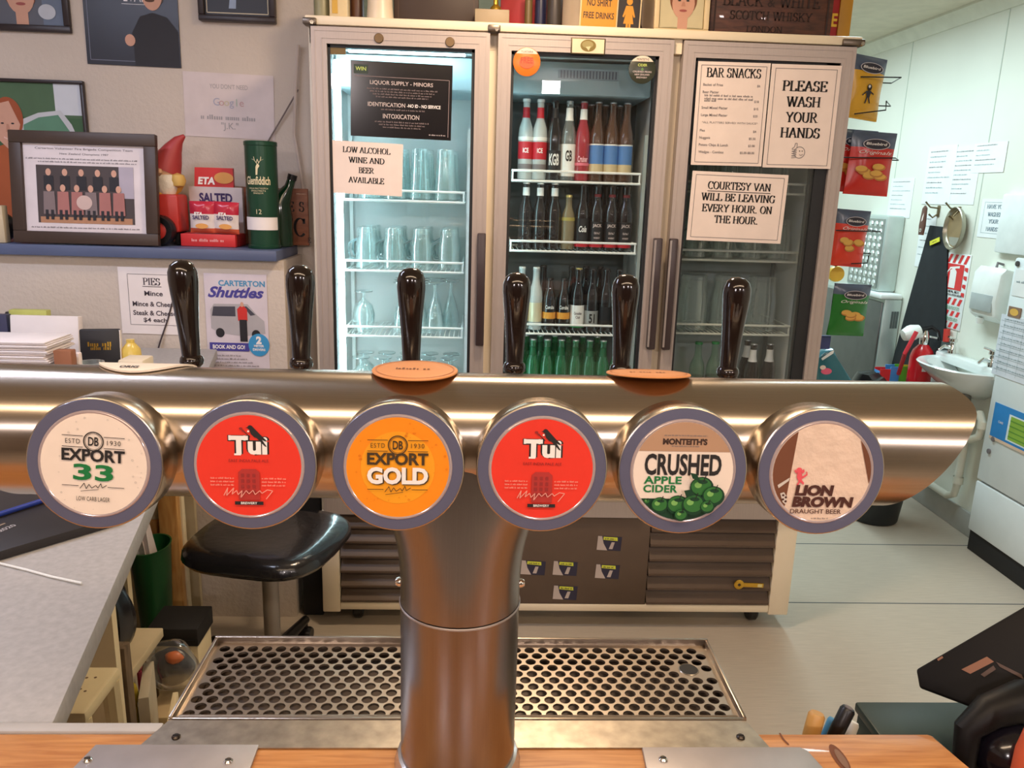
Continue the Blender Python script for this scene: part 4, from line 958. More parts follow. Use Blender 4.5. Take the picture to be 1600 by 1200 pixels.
for k, px in enumerate((821, 843, 865, 887, 909, 931)): bot('green', px, 2.985, 1, 3, 'green beer bottle half hidden behind the row above the steel crossbar', 'rear green beer bottles', 570)
T = 'on the fourth right-hand shelf'
for kd, px, Y, lb in (('cleargreen', 1090, 2.90, 'large pale green bottle '+T+', leftmost'), ('cleargreen', 1116, 2.91, 'large pale green bottle '+T+', second from the left'), ('beer', 1166, 2.985, 'dark beer bottle with white neck label '+T+', at the back'), ('beer', 1176, 2.90, 'dark beer bottle with white neck label '+T+', middle of three alike'), ('beer', 1202, 2.91, 'dark beer bottle with white neck label '+T+', rightmost')): bot(kd, px, Y, 2, 3, lb, 'bottles on the fourth right shelf', 560)
# ================================================================== low partition with the blue shelf
z_s = EYE-.222
b = MB(); b.box((-2.7, 2.79, 0), (-.675, 3.08, z_s-.036), wallp); o = b.build('wall_partition'); o['kind'] = 'structure'
blue = mat('blue painted shelf', (84, 96, 128), .4, var=.08, scale=6)
b = MB(); b.box((-2.69, 2.755, z_s-.036), (-.69, 3.078, z_s), blue, .004); tag(b.build('shelf', origin=(-1.6, 2.9, z_s-.036)), 'long blue painted shelf on the low partition left of the fridge', 'shelf')
fb = mat('dark brown moulding', (62, 46, 36), .45); fk = mat('black frame', (38, 26, 28), .35)
skin = mat('photo skin', (206, 158, 136), .6); hair = mat('photo hair', (124, 74, 50), .7); dkc = mat('photo dark cloth', (34, 32, 38), .6)
def picture(name, label, cat, X0, X1, Z0, Z1, Y, fw, fm, depth=.018, mount=None, mw=0.0, base=(60, 66, 78), lean=0.0, group=None, rot=0.0):
    cx, cz, w, h = (X0+X1)/2, Z0, X1-X0, Z1-Z0
    t = thing(name, label, cat, (cx, Y, cz), group)
    R = Matrix.Translation((cx, Y, cz)) @ Matrix.Rotation(radians(rot), 4, 'Y') @ Matrix.Rotation(radians(-lean), 4, 'X')
    M = R @ FRONT
    b = MB()
    for a, c in (((-w/2, 0), (w/2, fw)), ((-w/2, h-fw), (w/2, h)), ((-w/2, fw), (-w/2+fw, h-fw)), ((w/2-fw, fw), (w/2, h-fw))): b.box((a[0], a[1], 0), (c[0], c[1], depth), fm, .0025, M)
    b.build('frame', t)
    b = MB(); b.box((-w/2+fw*.7, fw*.7, 0), (w/2-fw*.7, h-fw*.7, depth*.45), mount or mat('photo base %d %d %d' % base, base, .45), M=M)
    f = Flat(b, M @ Matrix.Translation((0, h/2, depth*.45+.0006)))
    return t, b, f, w-2*fw, h-2*fw
def person_pic(f, cx, cy, k, hairm, cloth, yb, faced=True):
    f.poly([(cx-.9*k, max(yb, cy-2.6*k)), (cx-.85*k, max(yb, cy-1.3*k)), (cx-.4*k, max(yb, cy-.95*k)), (cx+.4*k, max(yb, cy-.95*k)), (cx+.85*k, max(yb, cy-1.3*k)), (cx+.9*k, max(yb, cy-2.6*k))], cloth)
    f.up().rect(cx-.2*k, cy-1.1*k, cx+.2*k, cy-.5*k, skin); f.ell(cx, cy+.15*k, .56*k, .70*k, hairm, 20); f.up().ell(cx, cy-.05*k, .46*k, .60*k, skin, 20)
    if faced:
        f.up()
        for s_ in (-1, 1): f.ell(cx+s_*.17*k, cy+.06*k, .07*k, .035*k, dkc, 10); f.rect(cx+s_*.17*k-.08*k, cy+.15*k, cx+s_*.17*k+.08*k, cy+.18*k, hairm)
        f.poly([(cx-.04*k, cy+.02*k), (cx+.04*k, cy+.02*k), (cx+.09*k, cy-.16*k), (cx-.09*k, cy-.16*k)], mat('photo nose', (188, 136, 114), .6)); f.ell(cx, cy-.32*k, .16*k, .05*k, mat('photo lips', (160, 84, 80), .6), 12)
# wall pictures
a, c = PY(0, 52, 3.07), PY(112, 52, 3.07)
t, b, f, w, h = picture('framed_photo', 'black framed photo cut off at the top left corner of the picture', 'picture', a.x-.12, c.x, c.z, c.z+.36, 3.079, .022, fk, base=(92, 96, 108))
f.rect(-w/2, -h/2, -w*.2, h/2, mat('photo green', (84, 92, 74), .6)); f.rect(w*.28, -h/2, w/2, h/2, mat('photo blue', (104, 118, 140), .6)); f.up(); person_pic(f, w*.06, -h*.18, .105, hair, mat('photo navy', (56, 62, 84), .6), -h*.49); f.up().ell(w*.33, -h*.36, .03, .025, mat('photo white', (190, 196, 206), .6))
b.build('photo', t)
a, c = PY(137, 100, 3.07), PY(283, 100, 3.07)
W_ = c.x-a.x; b, f, done = sheet_on('poster', 'dark poster of a moustached man in black pinned on the wall above the shelf', 'poster', at(((a.x+c.x)/2, 3.079, a.z+.25), rot=-.6), W_, .50, mat('dark navy poster', (38, 40, 52), .3), thick=.004)
f.line([(-W_*.46, .25), (-W_*.46, -.235), (W_*.48, -.235)], .002, mat('poster line', (128, 132, 150), .6)); f.text('EVAN', .02, -.038, .052, white, -.005, width=.085); f.line([(-.03, -.046), (.055, -.046)], .0012, white)
f.poly([(.005, -.248), (-.0, -.14), (.03, -.085), (.075, -.07), (.125, -.085), (W_*.49, -.13), (W_*.49, -.248)], dkc); f.up().ell(.082, .0, .040, .052, mat('grey hair', (84, 72, 68), .7)); f.up().ell(.076, -.01, .036, .054, skin); f.ell(.115, -.012, .006, .012, skin); f.up().ell(.068, -.031, .017, .006, mat('moustache', (92, 64, 50), .7)); f.ell(.062, -.002, .005, .0025, dkc, 8).ell(.084, -.002, .005, .0025, dkc, 8); f.rect(.064, -.022, .072, -.006, mat('photo nose', (188, 136, 114), .6)); f.ell(-.008, -.165, .018, .020, skin, 16)
done()
a, c = PY(313, 33, 3.07), PY(432, 36, 3.07)
t, b, f, w, h = picture('framed_photo', 'dark framed picture high on the wall beside the fridge, only its lower edge showing', 'picture', a.x, c.x, a.z, a.z+.34, 3.079, .020, fk, .03, base=(34, 36, 46))
f.frame(-w*.47, -h*.47, w*.47, h*.47, .003, mat('inner slip', (176, 160, 130), .4, .4)); f.up().poly([(-.03, -h*.42), (-.005, -h*.42), (.0, -h*.2), (-.02, -h*.2)], mat('photo pale blue', (150, 168, 196), .6)); b.build('photo', t)
c = PY(131, 127, 3.07); zb = EYE+.06
t, b, f, w, h = picture('framed_photo', 'large black framed photo of a red-haired woman in an orange jacket beside a car window', 'picture', c.x-.46, c.x, z_s+.002, c.z, 3.076, .012, fk, .02, base=(58, 96, 62))
f.rect(-w/2, h*.28, w/2, h/2, mat('photo hedge', (74, 104, 74), .6)); f.rect(w*.28, h*.30, w/2, h/2, mat('photo sky', (206, 212, 220), .6)); f.up()
f.poly([(.0, -h*.25), (-.01, h*.12), (-.005, h*.26), (.06, h*.31), (.14, h*.33), (.175, h*.24), (w*.5, h*.02), (w*.5, -h*.25)], mat('car body silver', (196, 200, 206), .4)); f.up().poly([(.01, -h*.25), (.0, h*.12), (.005, h*.23), (.06, h*.28), (.13, h*.30), (.165, h*.20), (.205, -h*.0), (.205, -h*.25)], mat('car glass', (92, 140, 116), .3)); f.up().ell(.11, -h*.0, .07, .06, mat('photo shrub', (70, 110, 56), .6))
oj = mat('rust orange jacket', (176, 92, 52), .7); rh = mat('red hair', (156, 78, 44), .7); q = -.048
f.poly([(-w*.5, -h*.5), (-w*.5, -.01), (q-.075, h*.06), (q-.02, h*.10), (q+.03, h*.06), (q+.085, -.02), (q+.10, -h*.5)], oj); f.up().ell(q+.002, h*.27, .052, .072, rh); f.up().poly([(q-.042, h*.25), (q-.036, h*.12), (q-.004, h*.06), (q+.024, h*.11), (q+.042, h*.23), (q+.010, h*.38), (q-.03, h*.36)], skin); f.up().line([(q-.020, h*.145), (q-.004, h*.13), (q+.016, h*.145)], .005, mat('smile', (226, 190, 180), .6)); f.ell(q-.020, h*.235, .006, .003, dkc, 8).ell(q+.016, h*.235, .006, .003, dkc, 8); f.poly([(q-.006, h*.23), (q+.002, h*.23), (q+.006, h*.18), (q-.010, h*.18)], mat('photo nose', (188, 136, 114), .6))
b.build('photo', t)
# joke sheet on the wall
a, c = PY(284, 112, 3.075), PY(430, 218, 3.075); w, h = c.x-a.x+.0, a.z-c.z
b, f, done = sheet_on('paper_notice', 'pale sheet with faint lettering and initials taped to the wall above the whisky tin', 'notice', at(((a.x+c.x)/2, 3.079, (a.z+c.z)/2), rot=-1), w, h, mat('lilac white paper', (216, 204, 204), .75))
f.text("YOU DON'T NEED", .0, h*.26, .016, pale_ink, 0, width=w*.42); 
for k, (ch, m) in enumerate(zip('Google', ('b', 'r', 'y', 'b', 'g', 'r'))): f.text(ch, -.045+.018*k, h*.0, .026, mat('faded '+m, {'b': (168, 170, 190), 'r': (198, 160, 158), 'y': (204, 192, 160), 'g': (168, 186, 170)}[m], .7))
f.greek(-w*.32, w*.30, -h*.22, .016, pale_ink, 4); f.text('"J.K."', 0, -h*.36, .022, pale_ink, .005)
done()
b = MB(); b.tube([PY(466, 70, 3.06), PY(462, 140, 3.06), PY(460, 210, 3.06), PY(470, 270, 3.06), PY(478, 330, 3.06)], .006, mat('white cable', (196, 182, 172), .5), 8); b.tube([PY(466, 140, 3.06), PY(440, 185, 3.068), PY(418, 222, 3.07)], .003, mat('grey flex', (120, 108, 104), .5), 6)
tag(b.build('power_cable', origin=PY(466, 70, 3.06)), 'thin cable hanging down the wall close to the fridge side', 'cable')
# ------------------------------------------------------------------ things standing on the shelf
a, c = PZ(30, 374, z_s), PY(252, 386, 2.80)
XL_, XR_ = PY(27, 375, 2.80).x, PY(252, 386, 2.80).x
t, b, f, w, h = picture('framed_photo', 'thick brown framed group photo of a fire brigade team standing on the blue shelf', 'picture', XL_, XR_, z_s+.002, PY(135, 207, 2.84).z, 2.80, .040, fb, .024, mount=mat('photo mount paper', (222, 212, 214), .5), lean=6)
f.text('Carterton Volunteer Fire Brigade Competition Team', 0, h*.43, .009, grey_ink, .01, width=w*.8); f.text('New Zealand Champions 1987', 0, h*.375, .008, grey_ink, .01, width=w*.4)
f.greek(-w*.48, w*.44, h*.325, .005, grey_ink, 1); f.greek(-w*.38, w*.44, h*.29, .005, grey_ink, 2); f.greek(-w*.46, w*.44, -h*.46, .005, grey_ink, 5)
f.rect(-w*.40, -h*.40, w*.40, h*.26, mat('photo brown dark', (70, 60, 60), .5)); f.up().rect(-w*.38, -h*.40, w*.38, -h*.33, mat('photo floor', (176, 128, 96), .6)); f.rect(w*.28, -h*.1, w*.40, h*.26, mat('photo mauve', (176, 168, 182), .6)); f.up()
for k in range(5):
    x = -w*.30+k*w*.135; f.rect(x-.016, -h*.02, x+.016, h*.14, dkc); f.ell(x, h*.18, .009, .012, skin, 12); f.up(.2)
f.up(); rj = mat('photo red jacket', (168, 110, 104), .6)
for k in range(6):
    x = -w*.30+k*w*.115; f.poly([(x-.02, -h*.30), (x-.018, -h*.04), (x+.018, -h*.04), (x+.02, -h*.30)], rj if k % 3 else mat('photo grey jacket', (128, 112, 112), .6)); f.ell(x, 0, .009, .012, skin, 12); f.rect(x-.014, -h*.36, x-.004, -h*.25, dkc).rect(x+.004, -h*.36, x+.014, -h*.25, dkc); f.up(.2)
f.up().ell(-.004, -h*.16, .026, .024, mat('trophy pale', (206, 180, 172), .5))
b.build('photo', t)
b = MB(); b.box((-.02, 0, 0), (.02, .004, .16), fb, M=Matrix.Translation(((XL_+XR_)/2, 2.87, z_s+.002)) @ Matrix.Rotation(radians(22), 4, 'X')); b.build('strut', t)
# garden gnome on a toy tractor
gx = PY(268, 360, 2.93)
t = thing('gnome_ornament', 'garden gnome with red cap and white beard on a red tractor behind the brown frame', 'gnome', (gx.x-.02, 2.93, z_s))
gy = 2.93; gr = mat('gnome red', (196, 52, 44), .4); 
def gp(px, py, Y=2.93): return PY(px, py, Y)
b = MB(); h0 = gp(263, 262); b.tube([gp(258, 264), gp(264, 248), gp(271, 232), gp(279, 219), gp(288, 212)], [.055, .045, .030, .017, .006], mat('gnome cap', (172, 58, 58), .5), 16); b.build('cap', t)
b = MB(); hc = gp(257, 268); b.lathe([(0, -.06), (.035, -.05), (.05, -.02), (.052, .01), (.045, .035), (0, .045)], mat('gnome skin', (214, 168, 130), .5), Matrix.Translation(hc), 18); b.lathe([(0, .016), (.009, .012), (.012, 0), (0, -.012)], mat('gnome skin', (214, 168, 130), .5), Matrix.Translation(hc+Vector((.002, -.052, -.005))), 12); b.build('head', t)
b = MB(); b.lathe([(0, -.075), (.018, -.062), (.036, -.03), (.046, .0), (.040, .025), (0, .035)], mat('gnome beard', (232, 222, 204), .8, bump=.4, bscale=50), Matrix.Translation(gp(262, 285)+Vector((0, -.02, 0))), 16, 1, .8); b.build('beard', t)
b = MB(); b.lathe([(0, -.05), (.045, -.05), (.052, -.03), (.045, 0), (.025, .03), (0, .03)], mat('gnome yellow shirt', (222, 172, 66), .5), Matrix.Translation(gp(256, 300)), 18); b.lathe([(0, -.026), (.022, -.018), (.028, 0), (.022, .018), (0, .026)], mat('gnome hand', (214, 176, 96), .5), Matrix.Translation(gp(281, 282)+Vector((0, -.02, 0))), 14); b.tube([gp(262, 300), gp(276, 292), gp(282, 284)], [.024, .022, .018], mat('gnome yellow shirt', (222, 172, 66), .5), 10); b.build('body', t)
b = MB(); c0 = gp(150, 340); b.box((c0.x, 2.872, z_s+.045), (gp(280, 330, 2.88).x, 2.975, gp(281, 304, 2.88).z), gr, .010); b.build('tractor_body', t)
for px, py, r in ((264, 360, .053), (22, 356, .050)):
    p = gp(px, py); M = Matrix.Translation((p.x, 2.848, z_s+r)) @ FRONT
    b = MB(); b.lathe([(r*.5, -.02), (r*.9, -.022), (r, -.012), (r, .012), (r*.9, .022), (r*.55, .02), (r*.55, .012)], black, M, 28); w_ = b.build('wheel', t)
    b = MB(); b.lathe([(r*.56, .006), (r*.56, .014), (r*.2, .020), (0, .020)], gr, M, 24); b.build('hub', w_)
b = MB(); q = gp(286, 350); b.tube([(gp(265, 358).x, 2.98, z_s+.05), (gp(20, 356).x, 2.98, z_s+.05)], .008, black, 8); b.box((gp(276, 350).x, 2.90, z_s), (gp(284, 350).x, 2.98, z_s+.07), mattblack, .006); b.build('axle', t)
b = MB(); p = PY(3, 345, 2.86); b.box((p.x-.08, 2.785, z_s+.0005), (PY(9, 345, 2.80).x, 2.818, PY(3, 320, 2.86).z), mat('beige carton', (196, 180, 150), .6), .003); tag(b.build('carton', origin=(p.x, 2.88, z_s)), 'small beige carton at the left end of the blue shelf', 'carton')
# peanut display box with packets
pr = mat('peanut box red', (206, 50, 52), .4); pg = mat('peanut box grey', (204, 192, 192), .4); navy = mat('navy print', (58, 40, 96), .45)
xa, xb = PY(290, 380, 2.90).x, PY(374, 382, 2.90).x; cx = (xa+xb)/2; wb = xb-xa
t = thing('peanut_display_box', 'red and grey card display box of salted peanuts on the blue shelf', 'display box', (cx, 2.93, z_s))
b = MB(); b.box((xa, 2.895, z_s+.001), (xb, 2.985, z_s+.045), pr, .002); b.box((xa, 2.965, z_s+.04), (xb, 2.985, PY(330, 292, 2.97).z), pg, .001); b.prism([(xa+.02, PY(330, 292, 2.97).z), (xb-.03, PY(330, 292, 2.97).z), (xb-.03, PY(330, 262, 2.97).z), (xa+.025, PY(330, 262, 2.97).z)], -2.982, -2.967, pr, Matrix(((1, 0, 0, 0), (0, 0, -1, 0), (0, 1, 0, 0), (0, 0, 0, 1))))
f = Flat(b, at((cx, 2.9638, z_s)))
ztop = PY(330, 292, 2.97).z-z_s
f.text('SALTED', 0, ztop-.055, .034, navy, .04, width=wb*.62); f.text('PEANUTS', 0, ztop-.088, .026, navy, .04, width=wb*.5); f.text('ETA', -.03, ztop+.008, .026, white, .05, .15, width=.06)
f.ell(.032, ztop+.032, .034, .020, mat('peanut tan', (226, 160, 84), .5), 20)
f2 = Flat(b, at((cx, 2.8935, z_s))); f2.greek(-wb*.3, wb*.3, .018, .010, mat('pale red print', (236, 170, 168), .5), 2)
b.build('card_box', t)
def pillow(name, w, h, d, cols, parent=None):
    """sealed packet: bulged front and back, flat crimped ends; local origin at the bottom centre, front towards -Y"""
    b = MB()
    def prof(u, v):
        e = max(0, 1-abs(2*u-1)**2.6)*max(0, 1-abs(2*v-1)**5)**.6
        return d*.5*e
    r = random.Random(int(w*1e5)); ph = r.uniform(0, 6)
    for s_ in (-1, 1):
        def fn(u, v): 
            y = prof(u, v)+.0012+.0012*sin(14*u+ph)*sin(9*v+ph)
            return ((u-.5)*w*(1-.04*sin(pi*v)), s_*y, v*h)
        n0 = len(b.bm.faces); b.grid(fn, 16, 20, cols[0][2])
        b.bm.faces.ensure_lookup_table()
        for fc in b.bm.faces[n0:]:
            v = fc.calc_center_median().z/h
            for z0, z1, m in cols:
                if z0 <= v < z1: fc.material_index = b.mi(m)
            if s_ < 0: pass
            else: fc.normal_flip()
    return b, prof
pk_white = mat('packet white', (226, 214, 210), .28); pk_red = mat('packet red', (188, 44, 66), .22)
pb, prf = pillow('packet', .088, .108, .034, [(0, .15, mat('packet orange', (206, 90, 60), .3)), (.15, .62, pk_white), (.62, 1.01, pk_red)])
f = Flat(pb, Matrix.Translation((0, -.0212, 0)) @ FRONT); f.text('SALTED', 0, .046, .014, navy, .03, width=.056); f.text('ETA', -.008, .060, .011, white, .05, .15); f.ell(.002, .024, .022, .009, mat('peanut tan', (226, 160, 84), .5), 16)
pkt = pb.build('peanut_packet', local=True)
pkt.location = (PY(318, 350, 2.87).x, 2.866, z_s+.048); tag(pkt, 'small red and white peanut packet at the left in the display box front', 'packet', 'peanut packets')
pkt2 = copy_tree(pkt); pkt2.location = (PY(354, 350, 2.87).x, 2.866, z_s+.048); pkt2.rotation_euler[1] = radians(2); tag(pkt2, 'small red and white peanut packet at the right in the display box front', 'packet', 'peanut packets')
b = MB(); b.box((xa, 2.855, z_s+.001), (xb, 2.894, z_s+.044), pr, .002); f = Flat(b, at((cx, 2.8545, z_s))); f.greek(-wb*.3, wb*.3, .018, .010, mat('pale red print', (236, 170, 168), .5), 2); b.build('front_ledge', t)
# whisky tin
p0, p1 = PY(385, 300, 2.87).x, PY(435, 300, 2.87).x; R_ = (p1-p0)/2; cx = (p0+p1)/2; ht = PY(408, 221, 2.87).z-z_s
dg_ = mat('dark green tin', (22, 66, 46), .3, .2); t = thing('whisky_tin', 'tall dark green cylindrical whisky tin with a stag on the blue shelf', 'tin', (cx, 2.87, z_s))
b = MB(); b.lathe([(0, .001), (R_, .001), (R_+.001, .004), (R_+.001, .012), (R_-.001, .014), (R_-.001, ht-.016), (R_+.001, ht-.014), (R_+.001, ht-.003), (R_-.002, ht), (0, ht)], dg_, Matrix.Translation((cx, 2.87, z_s)), 36); b.build('tin_body', t)
b = MB(); crm = mat('cream gold print', (226, 214, 176), .4)
lb = MB()
wrap(lb, sans('Glenfiddich', .02), crm, .028, ht*.60, R_+.0005, R_*1.55); wrap(lb, sans('12', .0), crm, .016, ht*.33, R_+.0005)
for k in range(3): wrap(lb, sans('SINGLE MALT SCOTCH'[:18-5*k], .0), crm, .005, ht*(.56-.022*k), R_+.0005, R_*(1.2-.3*k))
lb1 = lb; lb = MB(); stag = [(0, 0), (.006, .0), (.008, .020), (.014, .030), (.010, .036), (.004, .034), (.001, .026)]
def curved(pts): 
    vs = [((R_+.0005)*cos(-pi/2+x/R_), (R_+.0005)*sin(-pi/2+x/R_), z) for x, z in pts]; lb.raw(vs, [tuple(range(len(vs)))], crm)
curved([(x-.006, ht*.69+z) for x, z in stag])
for s_ in (-1, 1):
    for (x0, z0, x1, z1) in ((.0, .034, .010, .048), (.010, .048, .020, .052), (.010, .048, .012, .060), (.004, .040, .000, .052)): curved([(.001+s_*x0, ht*.69+z0), (.001+s_*x0+.002, ht*.69+z0), (.001+s_*x1+.0015, ht*.69+z1), (.001+s_*x1, ht*.69+z1)])
n = 14; vs = [((R_+.0006)*cos(-pi/2-1.25+2.5*k/n), (R_+.0006)*sin(-pi/2-1.25+2.5*k/n), z) for z in (ht*.18, ht*.30) for k in range(n+1)]
ps = MB(); ps.raw([(x+cx, y+2.87, z+z_s) for x, y, z in vs], [(k, k+1, n+2+k, n+1+k) for k in range(n)], paper); ps.build('white_sticker', t)
bmesh.ops.translate(lb.bm, verts=lb.bm.verts, vec=Vector((cx, 2.87, z_s))); lb.build('stag_emblem', t)
bmesh.ops.translate(lb1.bm, verts=lb1.bm.verts, vec=Vector((cx, 2.87, z_s))); lb1.build('label', t)
# leaning green bottle behind the tin
p = PY(446, 380, 2.95); p = PY(446, 380, 2.985); t = thing('green_flask', 'dark green glass bottle with a slanting neck behind the whisky tin', 'bottle', (p.x, 2.985, z_s))
b = MB(); zc = PY(446, 310, 2.985).z; b.tube([(p.x-.016, 2.985, z_s+.002), (p.x-.016, 2.985, zc-.06), (p.x-.015, 2.985, zc-.01), PY(451, 293, 2.985), PY(456, 279, 2.985)], [.045, .045, .040, .017, .015], mat('deep green glass', (16, 60, 34), .12, coat=.4), 18); b.build('bottle_body', t)
b = MB(); b.tube([PY(455.5, 281, 2.985), PY(457.5, 273, 2.985)], .017, black, 14); b.build('cap', t)
# wooden crate end with lettering
a, c = PY(377, 292, 3.04), PY(483, 377, 3.04); b = MB(); b.box((a.x, 3.035, z_s+.001), (c.x, 3.055, a.z), wood('crate wood', (126, 72, 48), (158, 96, 64), .5, (2, 10, 10), .1), .002)
f = Flat(b, at(((a.x+c.x)/2, 3.0335, z_s))); f.serif('S', .098, .125, .034, ink); f.text('1', -.12, .12, .04, ink, .02); f.serif('C', .088, .035, .065, ink); f.serif('E', .06, .125, .034, ink); f.serif('E', .123, .012, .018, ink)
tag(b.build('wooden_sign', origin=((a.x+c.x)/2, 3.045, z_s)), 'reddish wooden sign with dark letters at the back of the shelf behind the whisky tin', 'sign')
# notices on the partition
a, c = PY(183, 417, 2.788), PY(284, 523, 2.788); w, h = c.x-a.x+.02, a.z-c.z
b, f, done = sheet_on('menu_sheet', 'white pies menu sheet on the partition left of the first tap handle', 'menu', at(((a.x+c.x)/2+.01, 2.7885, (a.z+c.z)/2), rot=-.5), w, h, paper)
f.frame(-w*.36, -h*.36, w*.42, h*.40, .0016, grey_ink); dk = mat('soft black ink', (70, 62, 72), .6)
f.serif('PIES', .0, h*.245, h*.10, dk, w*.27); f.line([(-w*.14, h*.22), (w*.15, h*.22)], .002, dk)
for t_, yy, ww in (('Mince', .08, .28), ('Mince & Cheese', -.08, .66), ('Steak & Cheese', -.215, .66), ('$4 each', -.345+.02, .36)): f.text(t_, .005, h*yy, h*.075, dk, .02, width=w*ww)
done()
a, c = PY(312, 428, 2.788), PY(417, 580, 2.788); w, h = c.x-a.x, a.z-c.z+.03
b, f, done = sheet_on('poster', 'shuttle bus advertising poster pinned on the partition between the first two tap handles', 'poster', at(((a.x+c.x)/2+.012, 2.7885, (a.z+c.z)/2-.012), rot=-.3), w, h, mat('pale poster paper', (214, 204, 212), .6))
tb = mat('teal blue print', (70, 146, 190), .5); vi = mat('violet print', (72, 66, 150), .5); van = mat('van grey', (176, 172, 176), .5); vand = mat('van window', (70, 70, 82), .4)
f.text('CARTERTON', w*.10, h*.385, h*.055, tb, .03, width=w*.74); f.text('Shuttles', 0, h*.275, h*.105, vi, .035, .35, width=w*.90)
f.poly([(-w*.42, -h*.02), (-w*.42, h*.16), (-w*.36, h*.215), (w*.18, h*.22), (w*.32, h*.12), (w*.44, h*.06), (w*.45, -h*.06), (w*.1, -h*.09), (-w*.3, -h*.06)], van); f.up().poly([(-w*.40, h*.10), (-w*.37, h*.19), (-w*.02, h*.195), (-w*.02, h*.10)], vand).poly([(w*.16, h*.20), (w*.30, h*.12), (w*.22, h*.11), (w*.12, h*.195)], vand).ell(-w*.28, -h*.06, w*.07, h*.045, dkc).ell(w*.3, -h*.07, w*.07, h*.045, dkc)
f.up().poly([(w*.02, h*.06), (w*.01, h*.17), (w*.06, h*.20), (w*.12, h*.20), (w*.17, h*.17), (w*.17, h*.06)], red_ink).rect(w*.04, -h*.14, w*.16, h*.07, dkc).ell(w*.09, h*.215, w*.028, h*.024, skin)
f.rect(-w*.46, -h*.235, w*.18, -h*.155, vi); f.ell(w*.34, -h*.17, w*.17, h*.11, mat('round blue print', (60, 150, 205), .5)); f.up().text('BOOK AND GO!', -w*.15, -h*.215, h*.04, white, .03, width=w*.52); f.text('2', w*.34, -h*.155, h*.065, white, .06); f.text('METER', w*.34, -h*.19, h*.022, white, .03); f.text('DRIVERS', w*.34, -h*.225, h*.022, white, .03)
for k in range(4): f.greek(-w*.4, w*(.05+.1*k), -h*(.285+.033*k), h*.014, grey_ink, k)
f.rect(-w*.46, -h*.495, w*.47, -h*.41, mat('dark navy strip', (30, 36, 56), .5)); f.up().text('Gary Jones', -w*.22, -h*.465, h*.03, tb, .0, .35, width=w*.38); f.text('06 379 5355', w*.2, -h*.465, h*.032, tb, .03, width=w*.46)
done()
# ------------------------------------------------------------------ left counter and what stands on it
b = MB(); ZC = ZB_-.004
E1, E2, E3 = Vector((-.44, .7335)), Vector((-.573, 1.31)), Vector((-.905, 2.745))
b.prism([(-2.68, .7495), (-.4425, .7495), (E2.x, E2.y), (E3.x, E3.y), (-2.68, 2.75)], ZC-.034, ZC, lam, bev=.004); tag(b.build('side_counter', origin=(-1.4, 1.8, ZC-.034)), 'grey speckled laminate counter running back along the left side', 'counter')
on = lambda px, py: PZ(px, py, ZC)
# black desk folder with pen in the near left
t = thing('desk_folder', 'black desk folder with pale lettering on the left counter under the leftmost badge', 'folder', tuple(on(20, 840)))
def flatbox(b, q, z0, z1, m, bev=.002):
    pts = [tuple(on(*p))[:2] for p in q]; b.prism(pts, ZC+z0, ZC+z1, m, bev=bev)
b = MB(); flatbox(b, ((-150, 806), (90, 750), (190, 820), (-60, 895)), .001, .016, mat('black folder cover', (40, 36, 36), .45)); b.build('cover', t)
b = MB(); d_ = (on(130, 800)-on(0, 855)).normalized(); ang = math.degrees(atan2(d_.y, d_.x)); c = on(14, 846); f = Flat(b, Matrix.Translation((c.x-.005, c.y+.012, ZC+.0166)) @ Matrix.Rotation(radians(ang), 4, 'Z')); f.text('2020', 0, 0, .010, pale_ink, .02); f.rect(-.004, .022, .012, .026, mat('folder tan print', (150, 130, 110), .6)); b.build('lettering', t)
b = MB(); p0, p1 = on(-10, 826), on(78, 797); b.tube([p0+Vector((0, 0, .021)), p1+Vector((0, 0, .021))], .0045, mat('blue pen barrel', (38, 60, 150), .3), 10)
pen = b.build('pen', origin=p0+Vector((0, 0, .016))); tag(pen, 'blue pen lying on the black folder', 'pen')
b = MB(); b.tube([p1+Vector((0, 0, .021)), p1+(p1-p0).normalized()*.012+Vector((0, 0, .021))], [.004, .001], caps, 10); b.build('tip', pen, origin=p0+Vector((0, 0, .016)))
b = MB(); flatbox(b, ((-130, 690), (30, 680), (92, 730), (-74, 784)), .001, .006, mat('yellow-green magazine', (206, 190, 110), .5)); pts = [tuple(on(*p))[:2] for p in ((-20, 728), (40, 715), (62, 730), (0, 750))]
b.prism(pts, ZC+.0061, ZC+.0068, mat('magazine brown patch', (96, 66, 48), .5)); b.prism([tuple(on(*p))[:2] for p in ((-20, 706), (30, 700), (50, 712), (0, 722))], ZC+.0061, ZC+.0068, paper); tag(b.build('magazine', origin=on(20, 745)), 'yellow and brown printed magazine on the counter behind the black folder', 'magazine')
b = MB(); b.tube([on(-10, 880)+Vector((0, 0, .0022)), on(40, 892)+Vector((0, 0, .0022)), on(80, 903)+Vector((0, 0, .0022)), on(128, 914)+Vector((0, 0, .003))], .0018, paper2, 6); tag(b.build('drinking_straw', origin=on(60, 898)), 'thin white straw lying on the near end of the grey counter', 'straw')
